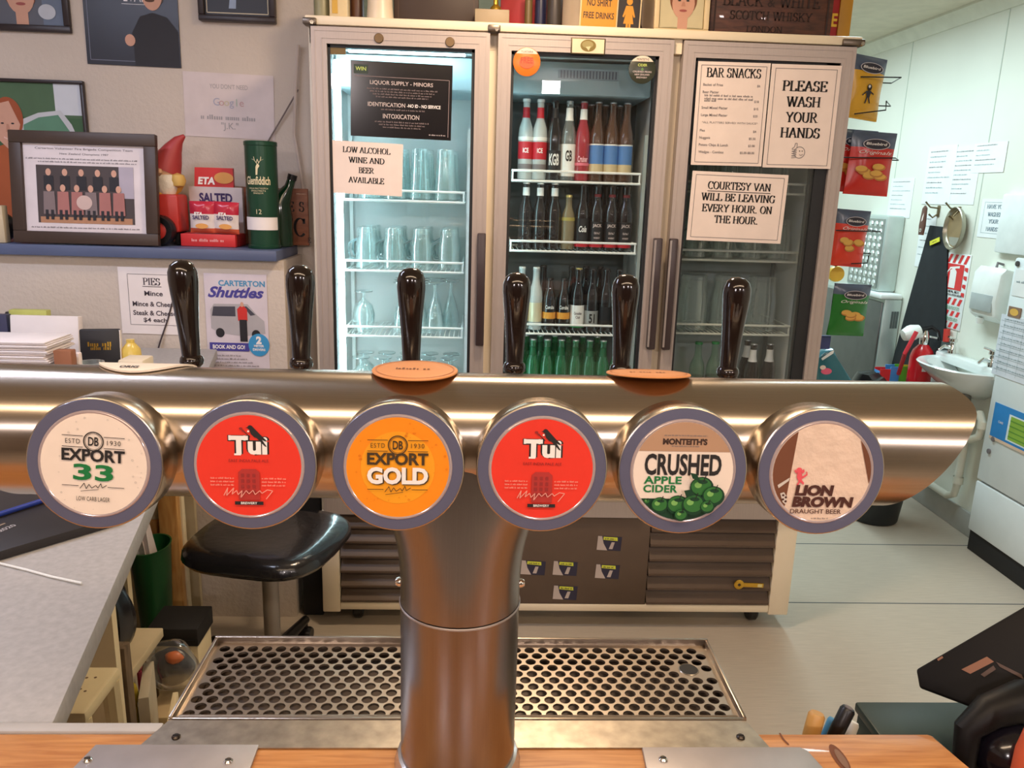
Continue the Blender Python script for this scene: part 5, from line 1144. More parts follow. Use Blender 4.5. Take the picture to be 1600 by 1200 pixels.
# paper tray and boxes at the far end of the counter
def cbox(px0, px1, ytop, ybase, Y, d, m, bev=.003):
    """box standing on the counter between two columns of the picture"""
    x0, x1 = PY(px0, ybase, Y).x, PY(px1, ybase, Y).x; return (x0, Y, ZC+.001), (x1, Y+d, PY((px0+px1)/2, ytop, Y).z)
t = thing('paper_tray', 'white tray of loose papers at the far left end of the counter', 'paper tray', (PY(50, 540, 2.30).x, 2.4, ZC))
a, c = cbox(-60, 78, 534, 560, 2.15, .16, paper); b = MB(); c = (c[0], c[1], c[2]-.075); b.box(a, c, mat('brown tray base', (126, 92, 72), .5), .003); b.build('tray', t)
b = MB(); z = c[2]; r = random.Random(4)
for k in range(15): dx, dy = r.uniform(-.008, .008), r.uniform(-.006, .006); b.box((a[0]+.01+dx, a[1]+.005+dy, z+.0005+k*.005), (c[0]-.012+dx, c[1]-.01+dy, z+.004+k*.005), paper, .0008)
b.build('papers', t)
a2, c2 = cbox(18, 124, 494, 560, 2.58, .05, paper); M = Matrix.Translation(((a2[0]+c2[0])/2, 2.58, ZC)) @ Matrix.Rotation(radians(-8), 4, 'X'); b = MB(); w2 = c2[0]-a2[0]; h2 = c2[2]-ZC
b.box((-w2/2, 0, .001), (w2/2, .03, h2), paper, .003, M); tag(b.build('document_file', origin=M.translation), 'pale upright document file behind the paper tray', 'file')
b = MB(); a3, c3 = cbox(22, 80, 485, 560, 2.64, .03, paper); b.box(a3, c3, mat('lime folder', (196, 200, 110), .5), .002); tag(b.build('folder', origin=a3), 'lime green folder showing above the upright document file', 'folder')
b = MB(); p = PY(6, 500, 2.62); b.box((p.x-.05, 2.60, ZC+.001), (p.x+.02, 2.63, p.z+.02), mat('dark blue book', (60, 62, 92), .5), .003); tag(b.build('book', origin=(p.x, 2.6, ZC)), 'dark blue book at the far left edge behind the papers', 'book')
b = MB(); p = PY(17, 492, 2.68); b.lathe([(0, 0), (.02, 0), (.02, p.z-ZC), (.014, p.z-ZC+.01), (0, p.z-ZC+.012)], black, Matrix.Translation((p.x, 2.68, ZC+.001)), 16); tag(b.build('marker_pot', origin=(p.x, 2.68, ZC)), 'small black topped bottle behind the document file', 'bottle')
b = MB(); a, c = cbox(84, 112, 548, 566, 2.16, .03, paper); b.box(a, c, mat('wooden block', (150, 96, 66), .5), .003); tag(b.build('wooden_box', origin=a), 'small reddish wooden box beside the paper tray', 'box')
b = MB(); a, c = cbox(114, 124, 552, 566, 2.2, .02, paper); b.box(a, c, paperp, .003); tag(b.build('small_box', origin=a), 'small pale box beside the black book on the counter', 'box')
a, c = cbox(128, 187, 516, 570, 2.45, .03, black); cx = (a[0]+c[0])/2; w2 = c[0]-a[0]; h2 = c[2]-ZC
t = thing('ledger_book', 'black book with gold lettering standing on the counter before the partition', 'book', (cx, 2.45, ZC)); M = Matrix.Translation((cx, 2.45, ZC+.002)) @ Matrix.Rotation(radians(10), 4, 'Z') @ Matrix.Rotation(radians(-7), 4, 'X')
b = MB(); b.box((-w2/2, 0, 0), (w2/2, .028, h2), mat('black book cloth', (34, 32, 34), .5), .006, M); f = Flat(b, M @ Matrix.Translation((0, -.0008, 0)) @ FRONT); f.greek(-.034, .036, h2*.52, .014, gold, 3); f.greek(-.026, .034, h2*.42, .012, gold, 5); b.build('cover', t)
b = MB(); b.box((-w2/2+.006, .004, .003), (w2/2+.001, .024, h2-.004), paper, .001, M); b.build('pages', t)
b = MB(); p = PY(206, 560, 2.5); b.lathe([(0, 0), (.034, 0), (.036, .004), (.036, p.z-ZC-.01), (.03, p.z-ZC), (0, p.z-ZC)], mat('yellowish jar', (232, 214, 150), .35), Matrix.Translation((p.x, 2.5, ZC+.001)), 20); z = p.z-ZC
b.lathe([(.03, z), (.028, z+.03), (.012, z+.05), (.012, z+.06), (0, z+.06)], mat('clear yellow plastic', (226, 196, 96), .25), Matrix.Translation((p.x, 2.5, ZC+.001)), 20); tag(b.build('jar', origin=(p.x, 2.5, ZC)), 'pale yellow squeeze jar standing on the counter beside the black book', 'jar')
b = MB(); a, c = cbox(184, 224, 563, 575, 2.3, .08, paper); b.box(a, c, mat('cream tub', (236, 220, 190), .4), .006); tag(b.build('tub', origin=a), 'low cream tub on the counter in front of the yellow jar', 'tub')
b = MB(); p = PY(141, 566, 2.2); b.lathe([(0, 0), (.03, 0), (.036, p.z-ZC), (.033, p.z-ZC), (.028, .004), (0, .004)], clear, Matrix.Translation((p.x, 2.2, ZC+.001)), 20); tag(b.build('drinking_glass', origin=(p.x, 2.2, ZC)), 'clear glass on the counter in front of the black book', 'glass')
b = MB(); b.tube([PY(270, 470, 2.785), PY(262, 500, 2.785), PY(250, 535, 2.78), PY(240, 572, 2.77), PY(237, 600, 2.76)], .003, mat('dark flex', (70, 60, 64), .5), 6); tag(b.build('flex', origin=PY(250, 535, 2.78)), 'thin dark cable running down over the pies menu', 'cable')
# ================================================================== snack packets on a wire rack beside the fridge
wirek = mat('black wire', (40, 42, 44), .4, .5)
RX = 1.262
t = thing('snack_rack', 'thin black wire rack of snack packets fixed at the right side of the fridge', 'rack', (RX, 2.948, EYE-.62))
b = MB()
for dx in (-.012, .012): b.tube([(RX+dx, 2.948, EYE-.62), (RX+dx, 2.948, EYE+.42)], .0028, wirek, 6)
for zr in (.19, -.04, -.31, -.59):
    b.tube([(RX-.04, 2.948, EYE+zr), (RX+.035, 2.948, EYE+zr)], .0025, wirek, 6)
b.tube([(1.2185, 2.948, EYE+.40), (RX, 2.948, EYE+.40)], .003, wirek, 6); b.tube([(1.2185, 2.948, EYE-.55), (RX, 2.948, EYE-.55)], .003, wirek, 6)
b.build('upright', t)
PK = [  # front clips that hold the packets: picture columns of the wire's far right end, and the points along its front
 (1395, ((1408, 121), (1345, 120))), (1394, ((1385, 158), (1384, 172), (1335, 178))), (1406, ((1399, 247), (1318, 246))), (1362, ((1376, 362), (1306, 360))), (1362, ((1357, 400), (1355, 411), (1330, 412)))]
for xr, pts in PK:
    zc = PY(pts[0][0], pts[0][1], 2.806).z; xx = PY(xr, pts[0][1], 2.94).x
    b = MB(); b.tube([(RX, 2.945, zc), (xx, 2.945, zc)]+[PY(*q, 2.806) for q in pts], .0022, wirek, 6); b.build('wire_clip', t)
slate = mat('slate blue foil', (86, 100, 124), .25); oval = mat('dark oval print', (40, 36, 52), .4); ovr = mat('oval rim print', (200, 196, 204), .4)
yel = mat('yellow foil', (226, 172, 46), .25); redf = mat('red foil', (206, 48, 40), .25); orf = mat('orange red foil', (222, 66, 46), .25); grf = mat('green foil', (40, 122, 48), .25)
chp = mat('chip yellow print', (226, 178, 84), .4); chd = mat('chip shade print', (190, 128, 56), .4); brand_w = mat('bright print', (236, 232, 230), .4)
def chips(kind, w, h, body, word):
    pb, prf = pillow('snack_packet', w, h, .045, [(-1, .74 if kind != 'g' else .80, body), (.74 if kind != 'g' else .80, 2, slate)])
    f = Flat(pb, Matrix.Translation((0, -.0255, 0)) @ FRONT, .0003)
    f.ell(.0, h*.80, w*.30, h*.085, ovr, 24); f.up().ell(0, h*.80, w*.28, h*.075, oval, 24); f.up().text('Bluebird', 0, h*.785, h*.042, brand_w, .02, .1, width=w*.46)
    if word: f.text(word, .0, h*.63, h*.07, brand_w, .0, .4, width=w*.72)
    if kind == 'y':                                                  # a small dancing figure on the yellow packet
        f.ell(.004, h*.50, .010, .011, ink, 12); f.poly([(-.008, h*.44), (.014, h*.45), (.010, h*.34), (-.002, h*.34)], oval).line([(-.006, h*.43), (-.022, h*.36)], .004, oval).line([(.012, h*.43), (.026, h*.40)], .004, oval).line([(0, h*.35), (-.006, h*.24)], .005, oval).line([(.006, h*.35), (.014, h*.25)], .005, oval); f.ell(.003, h*.515, .005, .005, brand_w, 10)
    else:
        r = random.Random(len(kind)+int(w*1000))
        for k in range(6): x, z = r.uniform(-.26, .22)*w, r.uniform(.22, .46)*h; f.ell(x, z, w*.15, h*.055, chd, 14); f.up(.6).ell(x-.002, z+.003, w*.13, h*.045, chp, 14)
    o = pb.build('snack_packet', local=True)
    for z0, z1 in ((0, .045), (.955, 1.0)):
        c = MB()
        for k in range(4): zz = h*(z0+(z1-z0)*(k+.5)/4); c.box((-w*.48, -.0045, zz-.0012), (w*.48, .0045, zz+.0012), slate if z0 else body)
        c.build('crimped_seal', o, local=True)
    return o
def hang(o, px0, px1, ytop, ybot, Y, label, rz=0, roll=0):
    p0, p1 = PY(px0, ybot, Y), PY(px1, ybot, Y); o.location = ((p0.x+p1.x)/2, Y, PY((px0+px1)/2, ybot, Y).z); o.rotation_euler = (0, radians(roll), radians(rz)); tag(o, label, 'snack packet', 'snack packets on the wire rack'); return o
hang(chips('y', .165, .205, yel, None), 1302, 1378, 96, 186, 2.848, 'yellow snack packet with a dark dancing figure, uppermost on the wire rack', 18, 4)
o = chips('r', .165, .215, redf, 'Originals'); hang(o, 1318, 1384, 208, 305, 2.845, 'red snack packet on the wire rack below the yellow one', 3, 2)
o2 = copy_tree(o); hang(o2, 1296, 1350, 215, 300, 2.899, 'red snack packet half hidden behind the other red one on the wire rack', 4, 2)
hang(chips('or', .13, .20, orf, 'Originals'), 1293, 1346, 325, 416, 2.848, 'orange-red snack packet on the wire rack above the green one', 6, 3)
hang(chips('g', .15, .19, grf, 'Originals'), 1288, 1352, 440, 524, 2.848, 'green snack packet, lowest on the wire rack', 8, 2)
b = MB(); p0 = PY(1306, 428, 2.99); b.lathe([(0, -.012), (.028, -.012), (.03, 0), (.028, .012), (0, .012)], mat('yellow plastic', (238, 202, 70), .4), Matrix.Translation(p0) @ FRONT, 24); b.tube([p0+Vector((0, 0, .03)), Vector((RX+.012, 2.948, p0.z+.05))], .003, wirek, 6)
tag(b.build('yellow_tag', origin=p0), 'round yellow tag hanging behind the rack between two packets', 'tag')
a, c = PY(1284, 524, 2.93), PY(1293, 545, 2.93); b = MB(); b.box((1.2186, 2.92, c.z), (c.x+.004, 2.935, a.z), mat('dark blue card', (58, 66, 120), .5), .002); tag(b.build('blue_card', origin=(c.x, 2.93, c.z)), 'small dark blue card on the fridge side below the green packet', 'card')
# teal gift bag low beside the fridge, standing on a carton
z_b = PY(1300, 640, 3.05).z
b = MB(); b.box((1.2185, 2.97, z_b-.012), (1.45, 3.12, z_b), mat('grey bracket shelf', (150, 150, 148), .5), .003)
for yy in (2.98, 3.09): b.prism([(1.2185, z_b-.12), (1.2185, z_b-.012), (1.36, z_b-.012)], -yy-.01, -yy+.01, mat('grey bracket shelf', (150, 150, 148), .5), FRONT)
tag(b.build('bracket_shelf', origin=(1.2185, 3.05, z_b)), 'small grey bracket shelf on the fridge side under the teal bag', 'shelf')
teal = mat('teal foil', (48, 112, 128), .18); t = thing('foil_bag', 'teal foil bag with a pink print leaning beside the lower right of the fridge', 'bag', (1.33, 3.05, z_b))
b = MB(); q = [PY(1279, 640, 3.0), PY(1352, 640, 3.0), PY(1333, 596, 3.0), PY(1312, 566, 3.0), PY(1303, 546, 3.0), PY(1288, 551, 3.0), PY(1279, 560, 3.0)]
b.prism([(v.x, v.z-z_b+.001) for v in q], -.03, .03, teal, Matrix.Translation((0, 3.03, z_b)) @ FRONT, bev=.010); b.build('bag_body', t)
b = MB(); f = Flat(b, at((0, 2.9985, z_b))); p = PY(1291, 580, 3.0); f.ell(p.x, p.z-z_b, .022, .013, mat('pink print', (226, 96, 130), .4), 18); p = PY(1284, 574, 3.0); f.ell(p.x+.004, p.z-z_b, .012, .009, paperp, 14); f.poly([(v.x, v.z-z_b) for v in (PY(1283, 560, 3.0), PY(1298, 549, 3.0), PY(1303, 547, 3.0), PY(1302, 552, 3.0), PY(1285, 563, 3.0))], paper2); b.build('bag_print', t)
# ================================================================== right wall: notices, hooks, safety sign
XW = 2.489
def side_sheet(name, label, cat, pts, m, rot=0.0, thick=.0015, dx=0.0):
    a, c = PX(*pts[0], XW), PX(*pts[1], XW)
    w, h = abs(a.y-c.y), abs(a.z-c.z); M = at((XW-dx, (a.y+c.y)/2, (a.z+c.z)/2), SIDE, rot)
    b, f, done = sheet_on(name, label, cat, M, w, h, m, thick=thick); return b, f, done, w, h
gk = mat('faint blue grey ink', (150, 168, 172), .7)
for k, (pts, lab, n, rot) in enumerate((
    (((1394, 279), (1421, 341)), 'small white notice on the right wall beside the snack packets', 7, 0),
    (((1453, 230), (1483, 320)), 'white handwritten sheet on the right wall, left of two tall sheets', 9, 0),
    (((1489, 230), (1521, 320)), 'white handwritten sheet on the right wall, right of two tall sheets', 10, 0),
    (((1524, 225), (1568, 269)), 'white handwritten sheet on the right wall, wider than tall and highest', 5, 0),
    (((1441, 334), (1452, 420)), 'narrow pale notice on the right wall half hidden by the black apron', 6, 0))):
    b, f, done, w, h = side_sheet('paper_notice', lab, 'notice', pts, paper2, rot, dx=.0012*(k % 2))
    for q in range(n):
        y = h*(.40-.8*q/n); f.greek(-w*.40, w*random.Random(k*10+q).uniform(.0, .40), y, h*.022 if h > .2 else h*.04, gk if q % 3 else grey_ink, k*20+q)
    done()
b, f, done, w, h = side_sheet('notice', 'white have you washed your hands notice on the right wall above the soap dispenser', 'notice', ((1536, 311), (1570, 374)), paper2)
f.frame(-w*.38, -h*.38, w*.40, h*.42, .0015, gk); bl = mat('grey blue ink', (92, 120, 140), .6)
for t_, yy, ww in (('HAVE YOU', .26, .62), ('WASHED', .06, .5), ('YOUR', -.12, .36), ('HANDS?', -.32, .46)): f.serif(t_, .005, h*yy, h*.10, bl, w*ww)
done()
a, c = PX(1577, 303, XW), PX(1610, 400, XW)
b = MB(); b.box((XW-.03, c.y-.1, c.z), (XW, a.y, a.z), mat('white enamel box', (232, 238, 236), .4), .008); tag(b.build('towel_dispenser', origin=(XW, a.y-.1, c.z)), 'white box-shaped towel dispenser on the right wall beside the hand-washing notice', 'dispenser')
brass = mat('old brass', (126, 112, 84), .4, .7)
def hook(px, py, label):
    p = PX(px, py, XW); b = MB(); b.box((XW-.006, p.y-.012, p.z-.03), (XW, p.y+.012, p.z+.03), brass, .003); b.tube([(XW-.004, p.y, p.z+.015), (XW-.05, p.y+.002, p.z+.02), (XW-.075, p.y+.004, p.z+.045)], .0045, brass, 8); b.tube([(XW-.004, p.y, p.z-.015), (XW-.03, p.y, p.z-.035), (XW-.05, p.y, p.z-.02)], .0045, brass, 8)
    for q in ((XW-.075, p.y+.004, p.z+.045), (XW-.05, p.y, p.z-.02)): b.lathe([(0, -.007), (.007, 0), (0, .007)], brass, Matrix.Translation(q), 10)
    tag(b.build('coat_hook', origin=p), label, 'hook', 'coat hooks on the right wall'); return p
hp1 = hook(1467, 330, 'old brass coat hook on the right wall holding the black apron'); hp2 = hook(1499, 332, 'old brass coat hook on the right wall holding the round pan')
# leather strap and apron
M = at((XW-.062, hp1.y+.02, hp1.z), SIDE)
b = MB(); b.prism([(-.022, -.13), (.018, -.13), (.026, -.08), (.018, .015), (0, .028), (-.018, .012), (-.026, -.08)], 0, .012, mat('brown leather', (96, 62, 52), .45), M, .003)
b.lathe([(.010, .0122), (.010, .015), (.005, .015), (.005, .0122)], chrome, M @ Matrix.Translation((0, -.105, 0)), 16); f = Flat(b, M @ Matrix.Translation((0, 0, .013))); f.poly([(-.008, -.06), (.006, -.05), (.010, -.01), (-.002, -.03)], paperp)
tag(b.build('leather_strap', origin=M.translation), 'brown leather strap with an eyelet hanging on the hook above the apron', 'strap')
apr = mat('black apron cloth', (30, 34, 38), .85, var=.15, scale=14); yt = mat('yellow tag', (226, 222, 60), .5)
o3 = [PX(*q, XW-.03) for q in ((1448, 352), (1476, 355))]; o4 = [PX(*q, XW-.03) for q in ((1388, 572), (1470, 566))]
t = thing('apron', 'long black apron hanging from the hook on the right wall', 'apron', (XW-.03, (o3[0].y+o3[1].y)/2, o4[0].z))
b = MB()
def apf(s_):
    def fn(u, v):
        a = o4[0].lerp(o4[1], u); c = o3[0].lerp(o3[1], u); e = v**.8; p = a.lerp(c, e)
        return (XW-.010-.009*sin(pi*u)-s_*.003-.004*sin(u*9+v*3)*(1-v), p.y, p.z)
    return fn
n0 = 0
b.grid(apf(1), 14, 14, apr); b.grid(apf(-1), 14, 14, apr); bmesh.ops.recalc_face_normals(b.bm, faces=b.bm.faces); b.build('cloth', t)
b = MB(); p = PX(1455, 377, XW-.05); M = at((XW-.029, p.y, p.z), SIDE, 18); b.box((-.045, -.012, 0), (.045, .012, .003), yt, M=M); Flat(b, M @ Matrix.Translation((0, 0, .0036))).greek(-.02, .02, -.004, .008, mat('olive ink', (120, 118, 40), .5), 2); b.build('yellow_label', t)
p = PX(1493, 357, XW-.03); M = at((XW-.022, p.y, p.z), SIDE); b = MB()
b.lathe([(0, -.008), (.075, -.008), (.098, .004), (.104, .024), (.100, .027), (.094, .008), (.088, .004), (0, .003)], mat('pan rim', (176, 172, 156), .3, .8), M, 32, .82, 1.06); b.lathe([(.090, .007), (0, .0065)], mat('bronze brown disc', (140, 118, 84), .5, var=.12), M, 32, .82, 1.06); f = Flat(b, M @ Matrix.Translation((0, 0, .0075))); f.poly([(-.05, -.045), (.05, -.045), (.035, -.08), (0, -.09), (-.035, -.08)], mat('grey smear', (150, 148, 136), .5))
b.tube([(XW-.02, p.y, p.z+.10), (XW-.05, p.y, hp2.z-.02)], .004, brass, 8); tag(b.build('round_pan', origin=p), 'round bronze-coloured pan hanging on the hook right of the apron', 'pan')
# fire sign
a, c = PX(1475, 393, XW), PX(1494, 516, XW); w, h = abs(a.y-c.y)*1.18, a.z-c.z
sr = mat('safety red', (222, 50, 52), .45); M = at((XW, (a.y+c.y)/2-.012, (a.z+c.z)/2), SIDE); b = MB(); b.box((-w/2, -h/2, 0), (w/2, h/2, .003), paper2, .001, M); f = Flat(b, M @ Matrix.Translation((0, 0, .0038)), .0008)
def stripes(y0, y1):
    n = 5; dx = w*.94/n
    for k in range(-1, n+1):
        q = [(-w*.47+k*dx, y0), (-w*.47+(k+.5)*dx, y0), (-w*.47+(k+.5)*dx+(y1-y0)*.55, y1), (-w*.47+k*dx+(y1-y0)*.55, y1)]
        q = [(max(-w*.47, min(w*.47, x)), y) for x, y in q]
        if max(x for x, _ in q)-min(x for x, _ in q) > .004: f.poly(q, sr)
stripes(h*.37, h*.485); stripes(-h*.18, -h*.09); stripes(-h*.33, -h*.26); stripes(-h*.485, -h*.41)
for s_ in (-1, 1):
    for k in range(4): f.poly([(s_*w*.47, h*(.33-.11*k)), (s_*w*.36, h*(.33-.11*k)), (s_*w*.36, h*(.29-.11*k)), (s_*w*.47, h*(.27-.11*k))], sr)
f.up().rect(-w*.34, h*.02, w*.34, h*.36, sr); f.up().rect(-w*.10, h*.04, w*.12, h*.26, white).ell(.0, h*.26, w*.11, h*.03, white, 14).rect(-w*.05, h*.26, w*.06, h*.31, white).poly([(-w*.14, h*.31), (w*.2, h*.34), (w*.2, h*.31), (-w*.12, h*.29)], white).line([(-w*.1, h*.30), (-w*.2, h*.24), (-w*.2, h*.18)], .008, white)
sg = mat('safety green', (50, 140, 90), .5); f.text('FIRE', 0, -h*.02, h*.026, ink, .03, width=w*.6); f.text('EXTINGUISHER', 0, -h*.06, h*.024, ink, .03, width=w*.84)
f.rect(-w*.40, -h*.245, -w*.2, -h*.195, sg); f.greek(-w*.14, w*.4, -h*.215, .008, sg, 3); f.greek(-w*.14, w*.4, -h*.24, .008, sg, 4); f.rect(-w*.40, -h*.395, -w*.2, -h*.345, sg); f.greek(-w*.14, w*.4, -h*.365, .008, sg, 5); f.greek(-w*.14, w*.4, -h*.39, .008, sg, 6)
tag(b.build('safety_sign', origin=M.translation), 'red and white striped fire extinguisher sign on the right wall', 'sign')
# soap dispenser
a, c = PX(1543, 414, XW), PX(1572, 508, XW-.02); t = thing('soap_dispenser', 'white wall-mounted soap dispenser above the sink', 'soap dispenser', (XW, (a.y+c.y)/2, c.z))
ym = (a.y+c.y)/2; hw = (a.y-c.y)/2*.86; wp = mat('white plastic', (236, 240, 236), .3); zt_, zb_ = a.z, c.z
b = MB(); b.prism([(0, zt_-.01), (-.05, zt_), (-.075, zt_-.03), (-.082, zb_+.10), (-.07, zb_+.03), (-.03, zb_), (0, zb_)], ym-hw, ym+hw, wp, Matrix(((1, 0, 0, XW), (0, 0, 1, 0), (0, 1, 0, 0), (0, 0, 0, 1))), .014); bmesh.ops.recalc_face_normals(b.bm, faces=b.bm.faces); b.build('housing', t)
b = MB(); b.box((XW-.083, ym-hw*.8, zb_+.05), (XW-.076, ym+hw*.8, zb_+.13), mat('grey window', (176, 184, 184), .3), .003); b.build('window', t)
b = MB(); b.lathe([(0, -.03), (.014, -.03), (.02, 0), (0, 0)], wp, Matrix.Translation((XW-.05, ym+hw*.3, zb_+.012)), 14); b.build('nozzle', t)
b = MB(); b.tube([(XW-.002, ym, zt_+.012), (XW-.03, ym, zt_+.02), (XW-.04, ym-.01, zt_-.004)], .006, grey_ink, 8); b.build('key_clip', t)
# sink
cer = mat('white ceramic', (236, 242, 240), .12, coat=.4, var=.01)
SY = 3.76; zr = PY(1448, 570, 3.76).z
t = thing('hand_basin', 'white ceramic hand basin with two taps on the right wall', 'sink', (2.30, SY, zr-.14))
def basin(rx, ry, z, e=2.4, x0=2.487):
    pts = []
    for k in range(28):
        a_ = pi*k/27; cx_ = abs(sin(a_))**(2/e); cy_ = (1 if cos(a_) > 0 else -1)*abs(cos(a_))**(2/e)
        pts.append((x0-rx*cx_, SY+ry*cy_, z))
    return pts
b = MB(); rings = [basin(.08, .09, zr-.15), basin(.17, .17, zr-.10), basin(.255, .235, zr-.025), basin(.272, .25, zr), basin(.266, .245, zr+.006), basin(.225, .21, zr), basin(.20, .18, zr-.05), basin(.12, .10, zr-.085)]
vs = [p for rg in rings for p in rg]; fs = [(i*28+k, i*28+k+1, (i+1)*28+k+1, (i+1)*28+k) for i in range(len(rings)-1) for k in range(27)]
fs.append(tuple(range(7*28, 8*28))); fs.append(tuple(range(27, -1, -1)))
b.raw(vs, fs, cer); b.box((2.405, SY-.25, zr-.02), (2.487, SY+.25, zr+.03), cer, .012); b.build('bowl', t)
for k, yy in enumerate((SY+.17, SY-.16)):
    b = MB(); b.lathe([(.02, 0), (.018, .03), (.014, .04), (.014, .055), (.02, .06), (.02, .075), (0, .078)], chrome, Matrix.Translation((2.445, yy, zr+.03)), 16); b.tube([(2.445, yy, zr+.055), (2.40, yy, zr+.065), (2.375, yy, zr+.045)], [.010, .009, .007], chrome, 10); b.tube([(2.445, yy, zr+.105), (2.405, yy-.02*(1-2*k), zr+.118)], .006, chrome, 8); b.build('tap', t)
pvc = mat('white waste pipe', (226, 228, 214), .4)
X1, X2 = 2.395, 2.445
b = MB(); b.tube([(2.385, SY-.02, zr-.13), PX(1511, 618, X1), PX(1509, 634, X1)], .022, mat('dark pipe nut', (96, 98, 92), .5), 12); b.build('pipe_nut', t)
b = MB(); b.tube([PX(1509, 630, X1), PX(1506, 655, X1), PX(1507, 676, X1), PX(1516, 687, X1), PX(1530, 682, X1), PX(1536, 664, X1), PX(1531, 647, X1), PX(1521, 645, X2-.01), PX(1511, 660, X2), PX(1506, 700, X2), PX(1496, 755, X2), PX(1490, 772, X2), PX(1480, 774, X2), PX(1462, 762, X2), PX(1440, 747, X2)], .019, pvc, 12)
for q in (PX(1506, 662, X1), PX(1536, 664, X1), PX(1497, 750, X2)): b.lathe([(.025, -.018), (.025, .018)], pvc, Matrix.Translation(q), 14)
b.build('waste_pipe', t)
# fire extinguisher and tote bag
exr = mat('extinguisher red', (206, 30, 40), .25, coat=.4); p = PY(1440, 560, 4.09); EXY = 4.09; exx = p.x
t = thing('fire_extinguisher', 'red fire extinguisher with steel valve on the right wall behind the sink', 'fire extinguisher', (exx, EXY, PY(1440, 660, EXY).z))
zt_ = PY(1440, 540, EXY).z; zb_ = PY(1440, 660, EXY).z
b = MB(); b.lathe([(0, zb_), (.056, zb_), (.06, zb_+.01), (.06, zt_-.06), (.05, zt_-.025), (.03, zt_), (.022, zt_+.01), (0, zt_+.01)], exr, Matrix.Translation((exx, EXY, 0)), 28); f = Flat(b, at((exx-.005, EXY-.0612, zt_-.13))); f.rect(-.02, 0, .02, .03, paper2); f.rect(-.012, .034, .012, .044, paper2); b.build('cylinder', t)
b = MB(); b.lathe([(0, 0), (.024, 0), (.026, .03), (.02, .06), (.012, .075), (0, .075)], chrome, Matrix.Translation((exx, EXY, zt_+.008)), 16); b.build('valve', t)
b = MB(); b.tube([(exx-.03, EXY, zt_+.085), (exx+.03, EXY, zt_+.10), (exx+.055, EXY-.02, zt_+.080), (exx+.070, EXY-.02, zt_+.035)], [.012, .011, .009, .008], black, 8); b.tube([(exx-.02, EXY, zt_+.06), (exx+.055, EXY-.02, zt_+.045)], .007, chrome, 8); b.build('lever', t)
b = MB(); q = PY(1424, 520, EXY); b.lathe([(0, -.05), (.030, -.045), (.042, -.01), (.042, .01), (.03, .045), (0, .05)], wp, Matrix.Translation(q) @ Matrix.Rotation(radians(70), 4, 'Y'), 18); b.tube([q+Vector((.03, 0, -.01)), (exx-.01, EXY, zt_+.05)], .014, wp, 10); b.build('horn', t)
b = MB(); b.box((exx-.02, EXY+.061, zb_), (2.4895, EXY+.08, zb_+.04), grey_ink); b.tube([(exx, EXY+.07, zb_+.02), (exx, EXY+.01, zb_-.006)], .012, grey_ink, 8); b.build('bracket', t)
BY = 4.205
t = thing('tote_bag', 'rainbow-striped tote bag with red handles hanging in front of the extinguisher', 'bag', (PY(1430, 640, BY).x, BY, PY(1430, 650, BY).z))
b = MB(); cols = [(226, 52, 56), (72, 150, 222), (96, 190, 60), (226, 196, 50), (60, 110, 210), (206, 50, 80)]; xs = [PY(x, 585, BY).x for x in (1370, 1386, 1400, 1414, 1424, 1432, 1438)]; zt_ = PY(1420, 571, BY).z; zb_ = PY(1420, 650, BY).z
for k in range(6):
    for s_ in (-1, 1): b.box((xs[k], BY+s_*.030-.003, zb_), (xs[k+1], BY+s_*.030+.003, zt_-.012*(k == 0)-.01*abs(k-2)*.3), mat('tote colour %d' % k, cols[k], .45))
b.box((xs[0], BY-.030, zb_), (xs[6], BY+.030, zb_+.006), mat('tote colour 0', cols[0]))
for xx in (xs[0], xs[6]): b.box((xx-.002, BY-.030, zb_), (xx+.002, BY+.030, zt_-.03), mat('tote colour 1', cols[1]))
b.build('bag_body', t)
hb = mat('red webbing', (214, 50, 64), .5)
for k, pts in enumerate((((1404, 584), (1414, 552), (1432, 518)), ((1424, 588), (1432, 562), (1434, 548)))):
    b = MB(); P3 = [PY(x, y, ((4.155, 4.01, 4.0), (4.18, 4.18, 4.18))[k][q]) for q, (x, y) in enumerate(pts)]; b.tube(P3, .011, hb, 8); b.build('handle', t)
b = MB(); q0, q1 = PX(1480, 514, XW-.022), PX(1478, 534, XW-.022); b.tube([q0, q1], .016, mat('brush red', (206, 60, 50), .5), 10); b.tube([q1, PX(1475, 548, XW-.022)], .020, mat('brush grey', (80, 88, 88), .6), 10); tag(b.build('brush', origin=q1), 'red-handled brush hanging on the right wall under the fire sign', 'brush')
# black bin with liner
BX, BYY, zt_ = 2.10, 3.83, .62
t = thing('rubbish_bin', 'tall black rubbish bin with a black liner on the floor in front of the basin', 'bin', (BX, BYY, 0))
b = MB(); b.lathe([(0, .002), (.115, .002), (.12, .01), (.185, zt_-.03), (.195, zt_-.03), (.195, zt_), (.18, zt_), (.115, .02), (0, .02)], mat('black bin plastic', (26, 30, 32), .45), Matrix.Translation((BX, BYY, 0)), 32); b.build('bin_body', t)
b = MB(); r = random.Random(5); n = 32; rows = []
for rr, zz, up in ((.199, zt_-.10, 0), (.203, zt_-.02, .1), (.19, zt_+.05, .6), (.15, zt_+.10, 1), (.08, zt_+.11, 1), (.02, zt_+.08, .6)):
    rows.append([((rr+r.uniform(-.002, .004))*cos(2*pi*k/n)-.02*up, (rr+r.uniform(-.002, .004))*sin(2*pi*k/n), zz+up*.06*max(0, -cos(2*pi*k/n))-up*.05*max(0, cos(2*pi*k/n))+r.uniform(-.006, .008)*(1 if zz > zt_-.05 else 2)) for k in range(n)])
